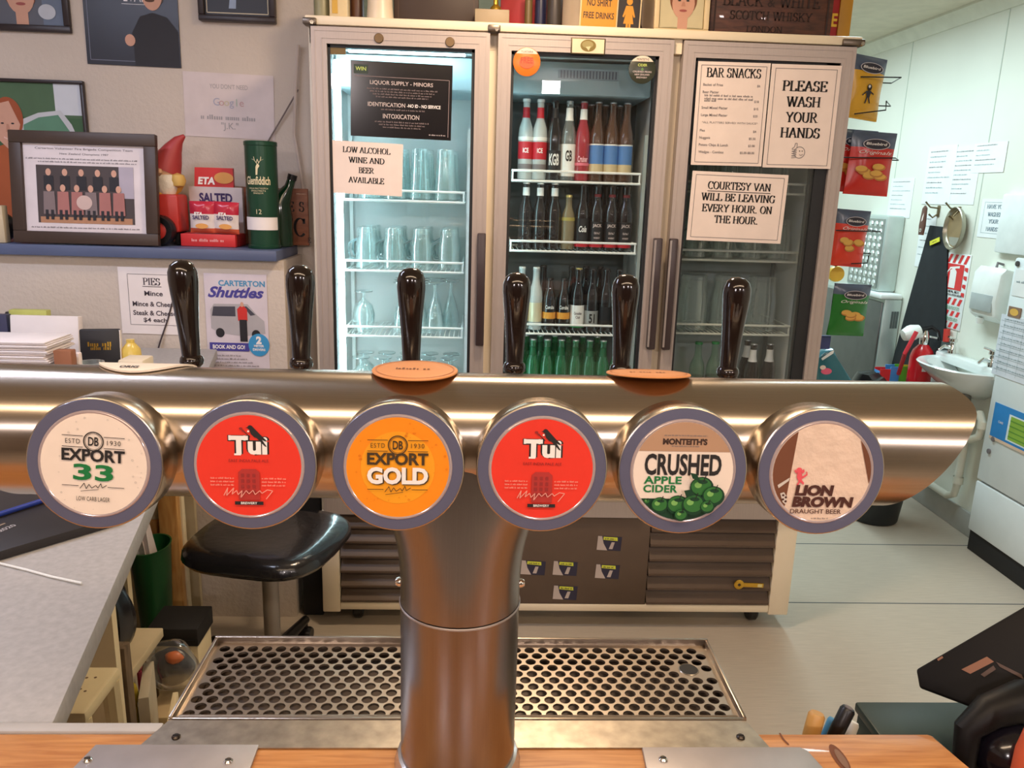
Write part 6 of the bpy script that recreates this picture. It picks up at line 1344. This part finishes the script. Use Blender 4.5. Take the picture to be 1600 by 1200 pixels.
b.raw([(x+BX, y+BYY, z) for rg in rows for x, y, z in rg], [(i*n+k, i*n+(k+1) % n, (i+1)*n+(k+1) % n, (i+1)*n+k) for i in range(5) for k in range(n)]+[tuple(range(5*n, 6*n))], mat('bin liner', (18, 18, 20), .25)); b.build('liner', t)
# stainless units against the right wall
ss = mat('stainless panel', (172, 180, 180), .35, .9, var=.05); ssd = mat('stainless dark front', (120, 122, 122), .3, .8); ssl = mat('pale steel side', (196, 208, 204), .45, .5)
ya = PX(1407, 400, XW).y; z1, z0 = PX(1400, 338, XW-.1).z, PX(1400, 463, XW-.1).z; xf = PY(1379, 400, ya).x
t = thing('steel_dispenser', 'grey steel wall unit with a dimpled front above the stainless washer', 'wall unit', (XW, ya+.2, z0))
b = MB(); b.box((xf, ya, z0), (XW, ya+.42, z1), ssl, .012); b.build('housing', t)
b = MB(); b.box((xf-.006, ya+.02, z0+.02), (xf+.001, ya+.40, z1-.02), ss)
for i in range(9):
    for j in range(6): b.lathe([(.020, 0), (.016, .006), (0, .008)], mat('bright dimple', (226, 236, 236), .25, .6), at((xf-.006, ya+.055+j*.06, z0+.05+i*(z1-z0-.1)/8), SIDE), 8)
b.build('dimpled_front', t)
yb = PX(1404, 520, XW).y; z1 = PY(1385, 468, yb).z; xf = PY(1376, 520, yb).x
t = thing('glass_washer', 'stainless under-bench glass washer standing against the right wall', 'washer', (2.3, yb+.3, 0))
b = MB(); b.box((xf, yb, .02), (XW-.005, yb+1.1, z1), ssl, .006)
for k in range(3): 
    p = PY(1393+k*4, 500, yb); b.box((p.x-.006, yb-.002, p.z-.05), (p.x+.006, yb+.002, p.z+.05), mat('slot', (90, 100, 100), .6))
b.build('body', t)
b = MB(); b.box((xf-.012, yb+.01, .10), (xf, yb+1.08, z1-.02), ssd, .004); b.build('front_door', t)
b = MB(); b.box((xf-.03, yb-.005, z1), (XW-.006, yb+.6, z1+.03), mat('white tray', (232, 238, 236), .4), .01); tag(b.build('serving_tray', origin=(2.3, yb+.2, z1)), 'white tray lying on top of the stainless washer', 'tray')
# ------------------------------------------------------------------ white fridge at the right edge
wf = mat('white fridge enamel', (228, 236, 238), .3, var=.02); XF = 2.385; zt_ = PX(1584, 402, XF).z
t = thing('white_fridge', 'white upright fridge with notes and magnets at the right edge', 'fridge', (2.43, 2.9, 0))
b = MB(); b.box((XF+.02, 2.45, .09), (2.484, 3.478, zt_), wf, .012); b.build('cabinet', t)
zs_ = PX(1545, 760, XF).z
for a, c in ((.10, zs_-.004), (zs_+.004, zt_)): b = MB(); b.box((XF, 2.45, a), (XF+.022, 3.48, c), wf, .008); b.build('door', t)
b = MB(); b.box((XF+.008, 2.45, 0), (2.48, 3.47, .10), mattblack, .003); b.build('kick_panel', t)
XD = XF-.001
def fsheet(name, label, cat, pts, m, rot=0.0, thick=.0015):
    a, c = PX(*pts[0], XD), PX(*pts[1], XD); w, h = abs(a.y-c.y), abs(a.z-c.z); M = at((XD, (a.y+c.y)/2, (a.z+c.z)/2), SIDE, rot); b, f, done = sheet_on(name, label, cat, M, w, h, m, thick=thick); return b, f, done, w, h
b, f, done, w, h = fsheet('poster', 'blue and green poster stuck low on the white fridge', 'poster', ((1556, 628), (1625, 722)), mat('blue poster paper', (52, 136, 206), .5), 0)
f.rect(-w*.18, -h*.36, w*.5, h*.34, mat('poster white', (220, 236, 240), .5)); f.up().rect(-w*.14, -h*.32, w*.5, h*.30, mat('poster lime', (140, 180, 70), .5)); f.up()
for k in range(4): f.rect(-w*.14, -h*(.25-.14*k), w*.5, -h*(.22-.14*k), mat('poster green', (96, 150, 60), .5))
f.rect(-w*.5, -h*.5, w*.5, -h*.42, mat('poster sand', (222, 196, 172), .5)); f.text('CAFE', -w*.32, 0, h*.06, white, .01); done()
b, f, done, w, h = fsheet('wall_planner', 'large white ruled sheet on the white fridge', 'notice', ((1566, 490), (1625, 610)), mat('planner paper', (220, 226, 236), .6))
for k in range(9): f.line([(-w*.48, h*(.40-.1*k)), (w*.48, h*(.40-.1*k))], .0015, gk); f.greek(-w*.42, w*.42, h*(.42-.1*k), .007, gk, k)
for k in range(5): f.line([(-w*.4+k*w*.2, -h*.45), (-w*.4+k*w*.2, h*.45)], .0012, gk)
done()
b, f, done, w, h = fsheet('magnet', 'small yellow picture magnet above the ruled sheet on the white fridge', 'magnet', ((1578, 478), (1594, 498)), mat('magnet brown', (140, 110, 90), .5), thick=.004); f.ell(0, 0, w*.36, h*.36, chp, 14); done()
b, f, done, w, h = fsheet('paper_notice', 'white slip of paper near the top of the white fridge', 'notice', ((1588, 420), (1625, 470)), paper2); f.greek(-w*.4, w*.4, 0, .01, gk, 2); done()
for k, (px, py) in enumerate(((1591, 412), (1553, 686), (1546, 705))):
    p = PX(px, py, XF); b = MB(); b.lathe([(.012, 0), (.012, .006), (0, .008)], grey_ink if k else mat('dark magnet', (70, 66, 64), .5), at((XF-.0005, p.y, p.z), SIDE), 14); tag(b.build('magnet', origin=p), ('dark round magnet near the top of the white fridge', 'grey round magnet beside the blue poster, upper of two', 'grey round magnet beside the blue poster, lower of two')[k], 'magnet')
# ------------------------------------------------------------------ near right: till screen, cash box, stand, pens
tb_ = mat('black till plastic', (17, 15, 15), .6, var=.1, spec=.25); YT = .80
t = thing('till_screen', 'black till screen seen from behind at the lower right corner', 'till', tuple(PY(1560, 1110, YT)))
A, B_, C_, D_ = PY(1432, 1046, YT+.03), PY(1437, 1074, YT+.02), PY(1640, 1150, YT-.06), PY(1640, 925, YT+.02)
nrm = (C_-A).cross(D_-A).normalized()
if nrm.y > 0: nrm = -nrm
b = MB(); th = -nrm*.022
pts = [A, B_, C_, D_]
b.raw([tuple(p) for p in pts]+[tuple(p+th) for p in pts], [(0, 1, 2, 3), (7, 6, 5, 4), (0, 4, 5, 1), (1, 5, 6, 2), (2, 6, 7, 3), (3, 7, 4, 0)], tb_)
es = list(b.bm.edges); bmesh.ops.recalc_face_normals(b.bm, faces=b.bm.faces); bmesh.ops.bevel(b.bm, geom=es, offset=.0025, segments=2, affect='EDGES', profile=.5); b.build('screen_back', t)
def onplane(px, py):
    d = ray(px, py); o0 = Vector((0, 0, EYE)); k = (A-o0).dot(nrm)/d.dot(nrm); return o0+d*k+nrm*.001
stk = mat('brown sticker', (140, 92, 66), .5); ks = 0
for q, m in ((((1502, 1046), (1542, 1026), (1553, 1034), (1516, 1053)), stk), (((1556, 1034), (1596, 1054), (1600, 1062), (1562, 1042)), mat('dark brown strip', (78, 54, 44), .5)), (((1532, 1054), (1552, 1040), (1556, 1046), (1538, 1058)), mat('dark brown strip', (78, 54, 44), .5)), (((1464, 1030), (1472, 1025), (1474, 1028), (1466, 1033)), stk)):
    b = MB(); b.face([tuple(onplane(*p)+nrm*.0004*ks) for p in q], m); b.build('rating_label', t); ks += 1
b = MB(); b.tube([PY(1700, 1085, .76), PY(1600, 1094, .74), PY(1545, 1112, .735), PY(1512, 1140, .73), PY(1506, 1190, .725), PY(1512, 1260, .72)], [.020, .022, .018, .014, .012, .014], mat('black rubber arm', (13, 12, 14), .5, spec=.3), 14); b.build('stand_arm', t)
b = MB(); q = PY(1572, 1175, .73); b.lathe([(0, -.03), (.028, -.028), (.036, -.01), (.036, .01), (.028, .026), (.012, .034), (0, .034)], mat('glossy black knob', (22, 20, 30), .18, coat=.4), Matrix.Translation(q) @ FRONT @ Matrix.Rotation(radians(30), 4, 'Y'), 26); b.build('swivel_knob', t)
b = MB(); q = PY(1655, 1195, .66); b.tube([PY(1612, 1240, .66), PY(1622, 1180, .665), PY(1638, 1120, .67)], [.022, .020, .014], mat('orange plastic', (206, 92, 58), .5), 16); tag(b.build('orange_handle', origin=PY(1612, 1240, .66)), 'orange rounded handle at the lower right corner beside the till', 'handle')
gb = mat('dark green box', (34, 52, 46), .4, var=.08); zc_ = ZB_-.10
p0, p1, p2 = PZ(1341, 1098, EYE-.615), PZ(1560, 1099, EYE-.615), PZ(1380, 1160, EYE-.615)
t = thing('cash_box', 'dark green metal box behind the right end of the bar top', 'box', (p0.x+.1, p0.y-.05, EYE-.72)); b = MB(); b.box((p0.x, .752, EYE-.7203), (p1.x+.1, p0.y, EYE-.628), gb, .004); b.build('box_body', t)
b = MB(); b.box((p0.x-.003, .750, EYE-.6279), (p1.x+.102, p0.y+.003, EYE-.615), gb, .003); b.build('lid', t)
b = MB(); b.box((.38, .752, EYE-.75), (.95, .93, EYE-.7205), mat('lower shelf board', (120, 96, 70), .6), .003); b.box((.38, .752, 0), (.41, .92, EYE-.75), mat('lower shelf board', (120, 96, 70), .6)); b.box((.92, .752, 0), (.95, .92, EYE-.75), mat('lower shelf board', (120, 96, 70), .6)); tag(b.build('service_shelf', origin=(.6, .87, 0)), 'brown service shelf behind the right end of the bar carrying the green box', 'shelf')
for nm, q, m, r0, lab, cat in (('marker_pen', ((1304, 1150), (1326, 1106)), black, .0085, 'thick black marker pen standing behind the bar edge beside the green box', 'marker pen'), ('glue_bottle', ((1267, 1150), (1277, 1114)), mat('tan bottle', (196, 150, 84), .4), .0095, 'tan rounded bottle top behind the bar edge left of the black marker', 'bottle'), ('blue_pen', ((1289, 1150), (1301, 1122)), mat('light blue pen', (80, 150, 196), .4), .005, 'light blue pen between the tan bottle and the black marker', 'pen'), ('white_tape', ((1326, 1150), (1334, 1128)), paper2, .007, 'white roll of tape between the black marker and the green box', 'tape')):
    a, c = PY(*q[0], .775), PY(*q[1], .785); d = (c-a).normalized(); yy = .80 if nm in ('blue_pen', 'white_tape') else .775; a, c = PY(*q[0], yy), PY(*q[1], yy+.004); d = (c-a).normalized(); base = Vector((a.x, yy, EYE-.720)); b = MB(); b.tube([base, a, c-d*.003, c], [r0, r0, r0, r0*.8], m, 14)
    if nm == 'marker_pen': b.tube([c, c+d*.0012], r0*.55, grey_ink, 12)
    tag(b.build(nm, origin=base), lab, cat)
# ================================================================== things on top of the fridge
zf = ZT+.0005
jar_c = mat('cream jar', (224, 204, 160), .4); jy = mat('yellow lid', (214, 170, 60), .4); jb = mat('brown bottle', (92, 58, 38), .35)
def topx(px, Y): return PY(px, 15, Y).x
def tl(name, px, r, h, m, label, cat, Y=2.86, prof=None):
    b = MB(); b.lathe(prof or [(0, 0), (r*.96, 0), (r, .004), (r, h-.01), (r*.9, h), (0, h)], m, Matrix.Translation((topx(px, Y), Y, zf)), 24); o = b.build(name, origin=(topx(px, Y), Y, zf)); return tag(o, label, cat)
tl('jar', 503, .026, .10, mat('grey green jar', (150, 146, 112), .4), 'grey-green jar at the left end on top of the drinks fridge', 'jar')
b = MB(); x = topx(531, 2.85); b.box((x-.030, 2.82, zf), (x+.030, 2.88, zf+.14), jar_c, .006); b.box((x-.020, 2.8185, zf+.03), (x-.002, 2.8195, zf+.12), jy); tag(b.build('carton', origin=(x, 2.85, zf)), 'cream and yellow carton on top of the fridge beside the grey-green jar', 'carton')
tl('bottle', 558, .024, .15, jb, 'brown bottle on top of the fridge between the cream carton and the white vase', 'bottle', 2.9)
x = topx(594, 2.84); tl('vase', 594, .045, .2, mat('white vase', (232, 218, 196), .35), 'white tapering vase on top of the left part of the fridge', 'vase', 2.84, [(0, 0), (.044, 0), (.046, .003), (.041, .06), (.038, .16), (.04, .2), (.036, .2), (.034, .06), (0, .05)])
a, c = topx(616, 2.88), topx(748, 2.88); b = MB(); b.box((a, 2.86, zf), (c, 2.90, zf+.22), mat('dark slate board', (62, 46, 36), .5), .003, ); f = Flat(b, at(((a+c)/2, 2.859, zf+.11))); f.frame(-.125, -.10, .125, .105, .002, mat('board edge', (84, 62, 46), .5)); tag(b.build('dark_board', origin=((a+c)/2, 2.88, zf)), 'dark brown board standing on top of the left half of the fridge', 'board')
x0, x1 = topx(742, 2.80), topx(796, 2.80); xc = (x0+x1)/2
t = thing('trophy', 'small trophy on a grey block on top of the fridge between the first two doors', 'trophy', (xc, 2.82, zf)); b = MB(); b.box((x0, 2.79, zf), (x1, 2.86, PY(770, 15, 2.80).z), mat('grey stone base', (168, 150, 122), .5), .003); b.build('base_block', t)
zb_ = PY(770, 15, 2.80).z; b = MB(); b.lathe([(0, 0), (.02, 0), (.018, .01), (.008, .02), (.008, .05), (.02, .08), (.035, .12), (.036, .16), (.033, .16), (0, .08)], gold, Matrix.Translation((xc+.012, 2.825, zb_)), 24); b.build('cup', t)
ra = mat('red sign board', (196, 44, 52), .5); a, c = topx(782, 3.02), topx(1046, 3.02)
b = MB(); b.box((a, 3.01, zf), (c, 3.03, zf+.3), ra, .003); f = Flat(b, at((0, 3.009, zf)));
for px0, px1 in ((876, 908), (1003, 1022)): 
    u, v = topx(px0, 3.01), topx(px1, 3.01); n = 8; pts = [(v, .30), (u, .30), (u, .075)]+[(u+.03-.03*cos(pi/2*k/n), .06+.0-.03*sin(pi/2*k/n)+.015) for k in range(n+1)]+[(v, .045)]
    f.poly([(p[0]-.006 if p[0] < v else p[0], p[1]-.006) for p in pts], ink); f.up().poly(pts, mat('cream print', (226, 208, 186), .5)); f.up()
tag(b.build('advertising_sign', origin=((a+c)/2, 3.02, zf)), 'red advertising sign with rounded white panels behind the bottles on the fridge top', 'sign')
tl('bottle', 826, .013, .16, mat('olive bottle', (120, 100, 60), .4), 'thin olive bottle on top of the fridge beside the trophy', 'bottle', 2.9)
tl('bottle', 845, .020, .2, mat('navy bottle', (40, 42, 72), .3), 'navy blue bottle on top of the fridge left of the dark cylinder', 'bottle', 2.9)
tl('canister', 867, .026, .22, mat('charcoal can', (72, 66, 62), .35, .3), 'charcoal grey canister on top of the fridge left of the yellow sign', 'canister', 2.86)
a, c = topx(905, 2.82), topx(1001, 2.82); w = c-a; b = MB(); M = at(((a+c)/2, 2.82, zf), rot=-1.2); b.box((-w/2, .003, 0), (w/2, .25, .008), mat('sign edge cream', (226, 204, 160), .5), .001, M); f = Flat(b, M @ Matrix.Translation((0, .003, .0088))); f.rect(-w*.475, .004, w*.10, .24, mat('amber sign', (216, 150, 40), .5)); f.rect(w*.12, .004, w*.475, .24, mat('sign black', (44, 36, 34), .5)); f.up()
f.text('FREE DRINKS', -w*.19, .040, .020, mat('sign dark ink', (70, 44, 24), .5), .02, width=w*.5); f.text('NO SHIRT', -w*.19, .078, .022, mat('sign dark ink', (70, 44, 24), .5), .02, width=w*.40)
ym_ = mat('amber sign', (216, 150, 40), .5); sx = w*.30; f.ell(sx, .098, .010, .011, ym_, 16); f.poly([(sx-.011, .085), (sx+.011, .085), (sx+.021, .052), (sx+.017, .049), (sx+.011, .060), (sx+.017, .030), (sx-.017, .030), (sx-.011, .060), (sx-.017, .049), (sx-.021, .052)], ym_); f.rect(sx-.008, .008, sx-.001, .031, ym_).rect(sx+.001, .008, sx+.008, .031, ym_)
tag(b.build('comic_sign', origin=M.translation), 'amber and black free drinks sign with a woman symbol on top of the fridge', 'sign')
a, c = topx(1022, 2.83), topx(1108, 2.83)
t, b, f, w, h = picture('framed_photo', 'cream framed portrait standing on top of the right half of the fridge', 'picture', a, c, zf+.007, zf+.25, 2.83, .017, mat('cream moulding', (226, 206, 164), .4), .016, base=(206, 196, 160), lean=3)
f.frame(-w*.49, -h*.49, w*.49, h*.49, .002, mat('inner gilt line', (120, 104, 60), .5)); person_pic(f, .004, -h*.10, .082, hair, mat('sage cloth', (150, 146, 110), .6), -h*.48); b.build('photo', t)
a, c = topx(1110, 2.84), topx(1302, 2.84); b = MB(); w = c-a; b.box((a, 2.84, zf), (c, 3.05, zf+.22), wood('dark crate wood', (58, 32, 22), (92, 52, 36), .5, (3, 8, 16), .1), .004)
f = Flat(b, at(((a+c)/2, 2.8385, zf))); ci = mat('crate lettering', (44, 24, 18), .6); f.serif('BLACK', -w*.24, .108, .034, ci, w*.34).serif('WHITE', w*.22, .108, .034, ci, w*.34); f.text('&', -w*.01, .108, .03, ci); f.serif('SCOTCH WHISKY', 0, .066, .026, ci, w*.68); f.serif('LONDON', -.02, .028, .018, ci, w*.3)
for xx in (-w*.47, w*.45): f.rect(xx, 0, xx+.006, .21, ci)
tag(b.build('whisky_crate', origin=((a+c)/2, 2.95, zf)), 'dark wooden whisky crate with burnt lettering on top of the right part of the fridge', 'crate')
b = MB(); x0, x1, x2 = topx(1296, 2.96), topx(1330, 2.96), topx(1346, 2.96); b.box((x0-.1, 3.06, zf), (x1, 3.075, zf+.3), mat('signal red board', (178, 36, 40), .5), .002); b.box((x1, 3.055, zf), (x2+.01, 3.08, zf+.3), mat('mustard board', (206, 146, 40), .5), .002); f = Flat(b, at((0, 3.0585, zf))); f.text('TE', (x0+x1)/2+.01, .098, .045, gold, .03, width=.05)
tag(b.build('advertising_sign', origin=(x1, 3.07, zf)), 'red and mustard advertising sign at the right end on top of the fridge', 'sign')
# ================================================================== stool and the clutter under the left counter
vin = mat('black vinyl', (24, 24, 28), .22, var=.15, scale=20, bump=.15, bscale=40, coat=.3)
SXc, SYc = PY(420, 860, 2.36).x, 2.36; cz = PY(420, 872, 2.3).z-.005
t = thing('stool', 'black vinyl swivel stool on a grey gas column in front of the low partition', 'stool', (SXc, SYc, 0))
b = MB(); n, rings = 40, []
def seat(k, s_, z):
    a = 2*pi*k/n; e = 3.8; c_, q = cos(a), sin(a); rx = .235*s_*(abs(c_)**(2/e))*(1 if c_ > 0 else -1); ry = .225*s_*(abs(q)**(2/e))*(1 if q > 0 else -1)
    tp = 1-.10*(q < 0)*abs(q)
    return (SXc+rx*tp*cos(-.22)-ry*sin(-.22), SYc+rx*tp*sin(-.22)+ry*cos(-.22), cz+z)
prof = [(.30, -.002), (.80, 0), (.95, .012), (1.0, .028), (.985, .048), (.92, .064), (.75, .072), (.45, .068), (.2, .064)]
vs = [seat(k, s_, z) for s_, z in prof for k in range(n)]
fs = [(i*n+k, i*n+(k+1) % n, (i+1)*n+(k+1) % n, (i+1)*n+k) for i in range(len(prof)-1) for k in range(n)]+[tuple(range(n-1, -1, -1)), tuple(range((len(prof)-1)*n, len(prof)*n))]
b.raw(vs, fs, vin); b.build('seat', t)
grm = mat('grey enamel column', (150, 142, 134), .35, .5)
b = MB(); b.lathe([(.016, .42), (.016, cz), (.09, cz-.004), (0, cz+.002)], grm, Matrix.Translation((SXc, SYc, 0)), 20); b.build('piston', t)
b = MB(); b.lathe([(.026, .10), (.026, .43), (.031, .435), (.031, .452), (.018, .456)], mat('grey column sleeve', (156, 148, 140), .4, .4), Matrix.Translation((SXc, SYc, 0)), 20); b.build('gas_column', t)
for k in range(5):
    a = radians(80)+2*pi*k/5; ex, ey = SXc+.27*cos(a), SYc+.27*sin(a)
    b = MB(); b.tube([(SXc, SYc, .12), (ex, ey, .085)], [.026, .016], black, 10); b.build('leg', t)
    b = MB(); b.lathe([(0, -.022), (.022, -.022), (.027, -.014), (.027, .014), (.022, .022), (0, .022)], black, Matrix.Translation((ex, ey, .028)) @ Matrix.Rotation(a, 4, 'Z') @ Matrix.Rotation(pi/2, 4, 'X'), 16); b.tube([(ex, ey, .05), (ex, ey, .09)], .008, black, 8); b.build('castor', t)
b = MB(); b.tube([(SXc-.0, SYc+.15, cz-.01), (SXc, SYc+.27, cz+.0), (SXc, SYc+.29, cz+.12)], .012, black, 8); b.build('back_stem', t)
# black board slotted between partition and fridge
a = PY(475, 900, 2.84); b = MB(); b.box((a.x+.002, 2.80, .001), (-.575, 2.86, .62), mattblack, .006); tag(b.build('black_slab', origin=(a.x, 2.83, 0)), 'black panel standing in the gap between the partition and the fridge', 'panel')
# panels and frames carrying the counter
cw = mat('cream shelf wood', (232, 216, 178), .55, var=.06, scale=5); cdk = mat('grimy cream wood', (196, 180, 146), .6, var=.12, scale=6)
def board(name, pts, y0, y1, m, label, cat, bev=.002): pass
ZU = ZC-.036
def slab(p, q, th, z0, z1, m, name, label, cat):
    """upright board along the line p-q in plan, th thick"""
    p, q = Vector(p), Vector(q); d = (q-p).normalized(); nn = Vector((-d.y, d.x))*th/2
    b = MB(); b.prism([tuple(p+nn), tuple(p-nn), tuple(q-nn), tuple(q+nn)], z0, z1, m, bev=.002); return tag(b.build(name, origin=((p.x+q.x)/2, (p.y+q.y)/2, z0)), label, cat)
slab((-1.9, 1.50), (-.735, 1.50), .02, .0, ZU, cw, 'counter_support', 'cream painted support panel under the near end of the grey counter', 'support panel')
slab((-1.9, 1.95), (-1.06, 1.95), .02, .0, ZU, cdk, 'counter_support', 'grimy cream support panel under the middle of the grey counter', 'support panel')
slab((-1.9, 2.70), (-1.0, 2.70), .02, .0, ZU, cdk, 'counter_support', 'cream support panel under the far end of the grey counter', 'support panel')
post = wood('orange pine stud', (190, 130, 66), (222, 172, 104), .5, (10, 10, 1.5), .1)
pp = PZ(258, 925, .35); b = MB(); b.box((pp.x-.03, pp.y+.065, .0), (pp.x+.03, pp.y+.096, ZU-.06), post, .003); tag(b.build('timber_post', origin=(pp.x, pp.y, 0)), 'orange pine post beside the green bin under the counter', 'post')
b = MB(); b.box((pp.x-.20, pp.y+.11, 0), (pp.x+.03, pp.y+.135, .80), cw, .003)
for zz in (.62, .50): b.box((pp.x-.20, pp.y+.097, zz), (pp.x-.035, pp.y+.11, zz+.05), post, .002)
tag(b.build('backing_board', origin=(pp.x, pp.y+.07, 0)), 'cream backing board with pine battens behind the timber post', 'board')
# green paper bin
gp_ = PZ(236, 862, .5); b_g = mat('green bin plastic', (22, 84, 42), .4)
t = thing('paper_bin', 'green plastic bin with waste paper sticking out under the counter', 'bin', (gp_.x, gp_.y, .0))
b = MB(); b.lathe([(0, .20), (.052, .20), (.070, .52), (.073, .525), (.068, .525), (.050, .21), (0, .21)], b_g, Matrix.Translation((gp_.x, gp_.y, 0)), 24, .8, 1.1); b.build('bin_body', t)
b = MB(); r = random.Random(8)
for k in range(7): M = Matrix.Translation((gp_.x-.024+.004*k, gp_.y-.012+.005*k, .40)) @ Matrix.Rotation(radians(r.uniform(-14, -4)), 4, 'Y') @ Matrix.Rotation(radians(r.uniform(-30, 30)), 4, 'Z'); b.box((-.024, -.001, 0), (.024, .001, .17+r.uniform(0, .04)), paperp if k % 2 else paper, M=M)
b.build('waste_paper', t)
b = MB(); b.box((gp_.x-.075, gp_.y-.08, 0), (gp_.x+.06, gp_.y+.08, .198), mat('low crate', (150, 128, 96), .6), .004); tag(b.build('low_crate', origin=(gp_.x, gp_.y, 0)), 'low brown crate under the green bin', 'crate')
# tall grey board and plank in front
def leanboard(px0, px1, ytop, ybot, Y, th, m, name, label, cat, lean=0.0, yaw=0.0):
    zt = PY((px0+px1)/2, ytop, Y).z; x0, x1 = PY(px0, ytop, Y).x, PY(px1, ytop, Y).x; cx = (x0+x1)/2
    b = MB(); M = Matrix.Translation((cx, Y, .002)) @ Matrix.Rotation(radians(yaw), 4, 'Z') @ Matrix.Rotation(radians(lean), 4, 'X'); b.box((-(x1-x0)/2, 0, 0), ((x1-x0)/2, th, zt/cos(radians(lean))), m, .003, M); return tag(b.build(name, origin=(cx, Y, 0)), label, cat)
weath = wood('weathered plank', (84, 68, 52), (124, 104, 80), .7, (8, 8, 1.5), 0); wgrey = mat('weathered cream board', (190, 180, 158), .6, var=.1, scale=8)
leanboard(153, 194, 1015, 1200, 1.525, .03, weath, 'plank', 'weathered brown plank standing under the near end of the counter', 'plank')
slab((-.805, 1.63), (-.925, 1.96), .036, .0, .50, wgrey, 'side_board', 'thick weathered cream board on edge under the counter behind the brown plank', 'board')
slab((-.728, 1.58), (-.772, 1.72), .022, .0, .50, wgrey, 'side_board', 'weathered cream board on edge under the counter left of the clear plastic bag', 'board')
slab((-.660, 1.54), (-.690, 1.66), .012, .0, .46, cw, 'side_board', 'narrow cream strip of board nearest the drip tray', 'board')
# black bag
bp = PZ(162, 985, .66); b = MB(); r = random.Random(2)
def bagf(u, v):
    a = 2*pi*u; ph = pi*v; rr = .060*(1+.10*sin(3*a+4*v)+.07*sin(7*a))
    return (bp.x+rr*sin(ph)*cos(a)*.8, bp.y+.03+rr*sin(ph)*sin(a), .672-.09*cos(ph))
b.grid(bagf, 28, 16, mat('black plastic bag', (18, 20, 26), .22)); tag(b.build('black_bag', origin=(bp.x, bp.y, .58)), 'glossy black plastic bag on a ledge under the counter edge', 'bag')
b = MB(); b.box((bp.x-.12, bp.y-.04, .555), (bp.x+.065, bp.y+.15, .578), cdk, .003)
for xx in (bp.x-.12, bp.x-.02): b.box((xx, bp.y+.13, .578), (xx+.02, bp.y+.15, ZU), cdk)
tag(b.build('ledge', origin=(bp.x, bp.y, .555)), 'small cream ledge hung under the counter carrying the black bag', 'ledge')
# black drawer-like tray, clear bag, pink and yellow cloth
tp = PZ(262, 985, .40); b = MB(); b.box((tp.x-.055, tp.y-.01, .355), (tp.x+.085, tp.y+.12, .41), mattblack, .004); b.box((tp.x-.05, tp.y-.014, .37), (tp.x+.08, tp.y-.009, .377), mat('dark groove', (12, 12, 12), .6)); tag(b.build('black_case', origin=(tp.x, tp.y, .355)), 'flat black case lying on a cream box under the counter', 'case')
b = MB(); b.box((tp.x-.04, tp.y+.0, .0), (tp.x+.08, tp.y+.11, .353), cw, .003); tag(b.build('cream_box', origin=(tp.x, tp.y, 0)), 'tall cream box on the floor under the flat black case', 'box')
cp = PZ(268, 1036, .43); t = thing('clear_bag', 'clear plastic bag with dark and orange contents in front of the flat black case', 'bag', (cp.x, cp.y, .35))
def cb(rr, hh, x, y, z, seed):
    def fn(u, v):
        a = 2*pi*u; ph = pi*v; k = 1+.08*sin(4*a+seed)+.06*sin(5*ph+a)
        return (x+rr*k*sin(ph)*cos(a), y+rr*.7*k*sin(ph)*sin(a), z-hh*cos(ph))
    return fn
b = MB(); b.grid(cb(.052, .050, cp.x, cp.y, .42, 1), 24, 14, mat('bag contents', (60, 62, 70), .35)); b.build('contents', t)
b = MB(); b.grid(cb(.022, .016, cp.x+.018, cp.y-.025, .462, 2), 16, 10, mat('orange contents', (206, 116, 72), .4)); b.build('orange_item', t)
b = MB(); b.grid(cb(.066, .068, cp.x, cp.y, .425, 3), 30, 18, glass('clear film', (.93, .94, .95), .7, .12, .04, .4)); b.build('film', t)
b = MB(); b.box((cp.x-.035, cp.y-.10, 0), (cp.x+.075, cp.y+.055, .345), mat('pale carton', (200, 178, 138), .6), .004); tag(b.build('carton', origin=(cp.x, cp.y, 0)), 'pale carton on the floor under the clear plastic bag', 'carton')
for k, (px, py, m, lab) in enumerate(((216, 1032, mat('pink cloth', (216, 84, 112), .7), 'pink rag tucked between the boards under the counter'), (208, 1072, mat('yellow cloth', (214, 190, 66), .7), 'yellow rag tucked between the boards under the counter'))):
    p = PZ(px, py, .50); b = MB(); b.grid(cb(.010, .030, p.x, p.y, .50-.02*k, k), 14, 10, m); b.tube([(p.x, p.y, .47-.02*k), (p.x+.004, p.y+.005, .002)], .006, m, 6); tag(b.build('rag', origin=p), lab, 'rag')
# cream step stool near the bar
ssm = mat('cream plastic step', (226, 210, 168), .45, var=.06); p = PZ(104, 1085, .76)
t = thing('step_stool', 'cream step stool with speckled top under the near end of the counter', 'step stool', (p.x, p.y, 0))
b = MB(); b.box((p.x-.11, p.y-.05, .735), (p.x+.055, p.y+.085, .76), ssm, .008)
for k in range(16): q = (p.x+random.Random(k).uniform(-.06, .03), p.y+random.Random(k+50).uniform(-.02, .05)); b.lathe([(.0028, .7602), (0, .7608)], mat('speck brown', (110, 84, 60), .6), Matrix.Translation((q[0], q[1], 0)), 6)
b.build('tread', t)
for sx_, sy_ in ((-.095, -.035), (.04, -.035), (-.095, .07), (.04, .07)): b = MB(); b.tube([(p.x+sx_, p.y+sy_, .74), (p.x+sx_*1.25, p.y+sy_*1.2, .0)], [.016, .013], ssm, 8); b.build('leg', t)
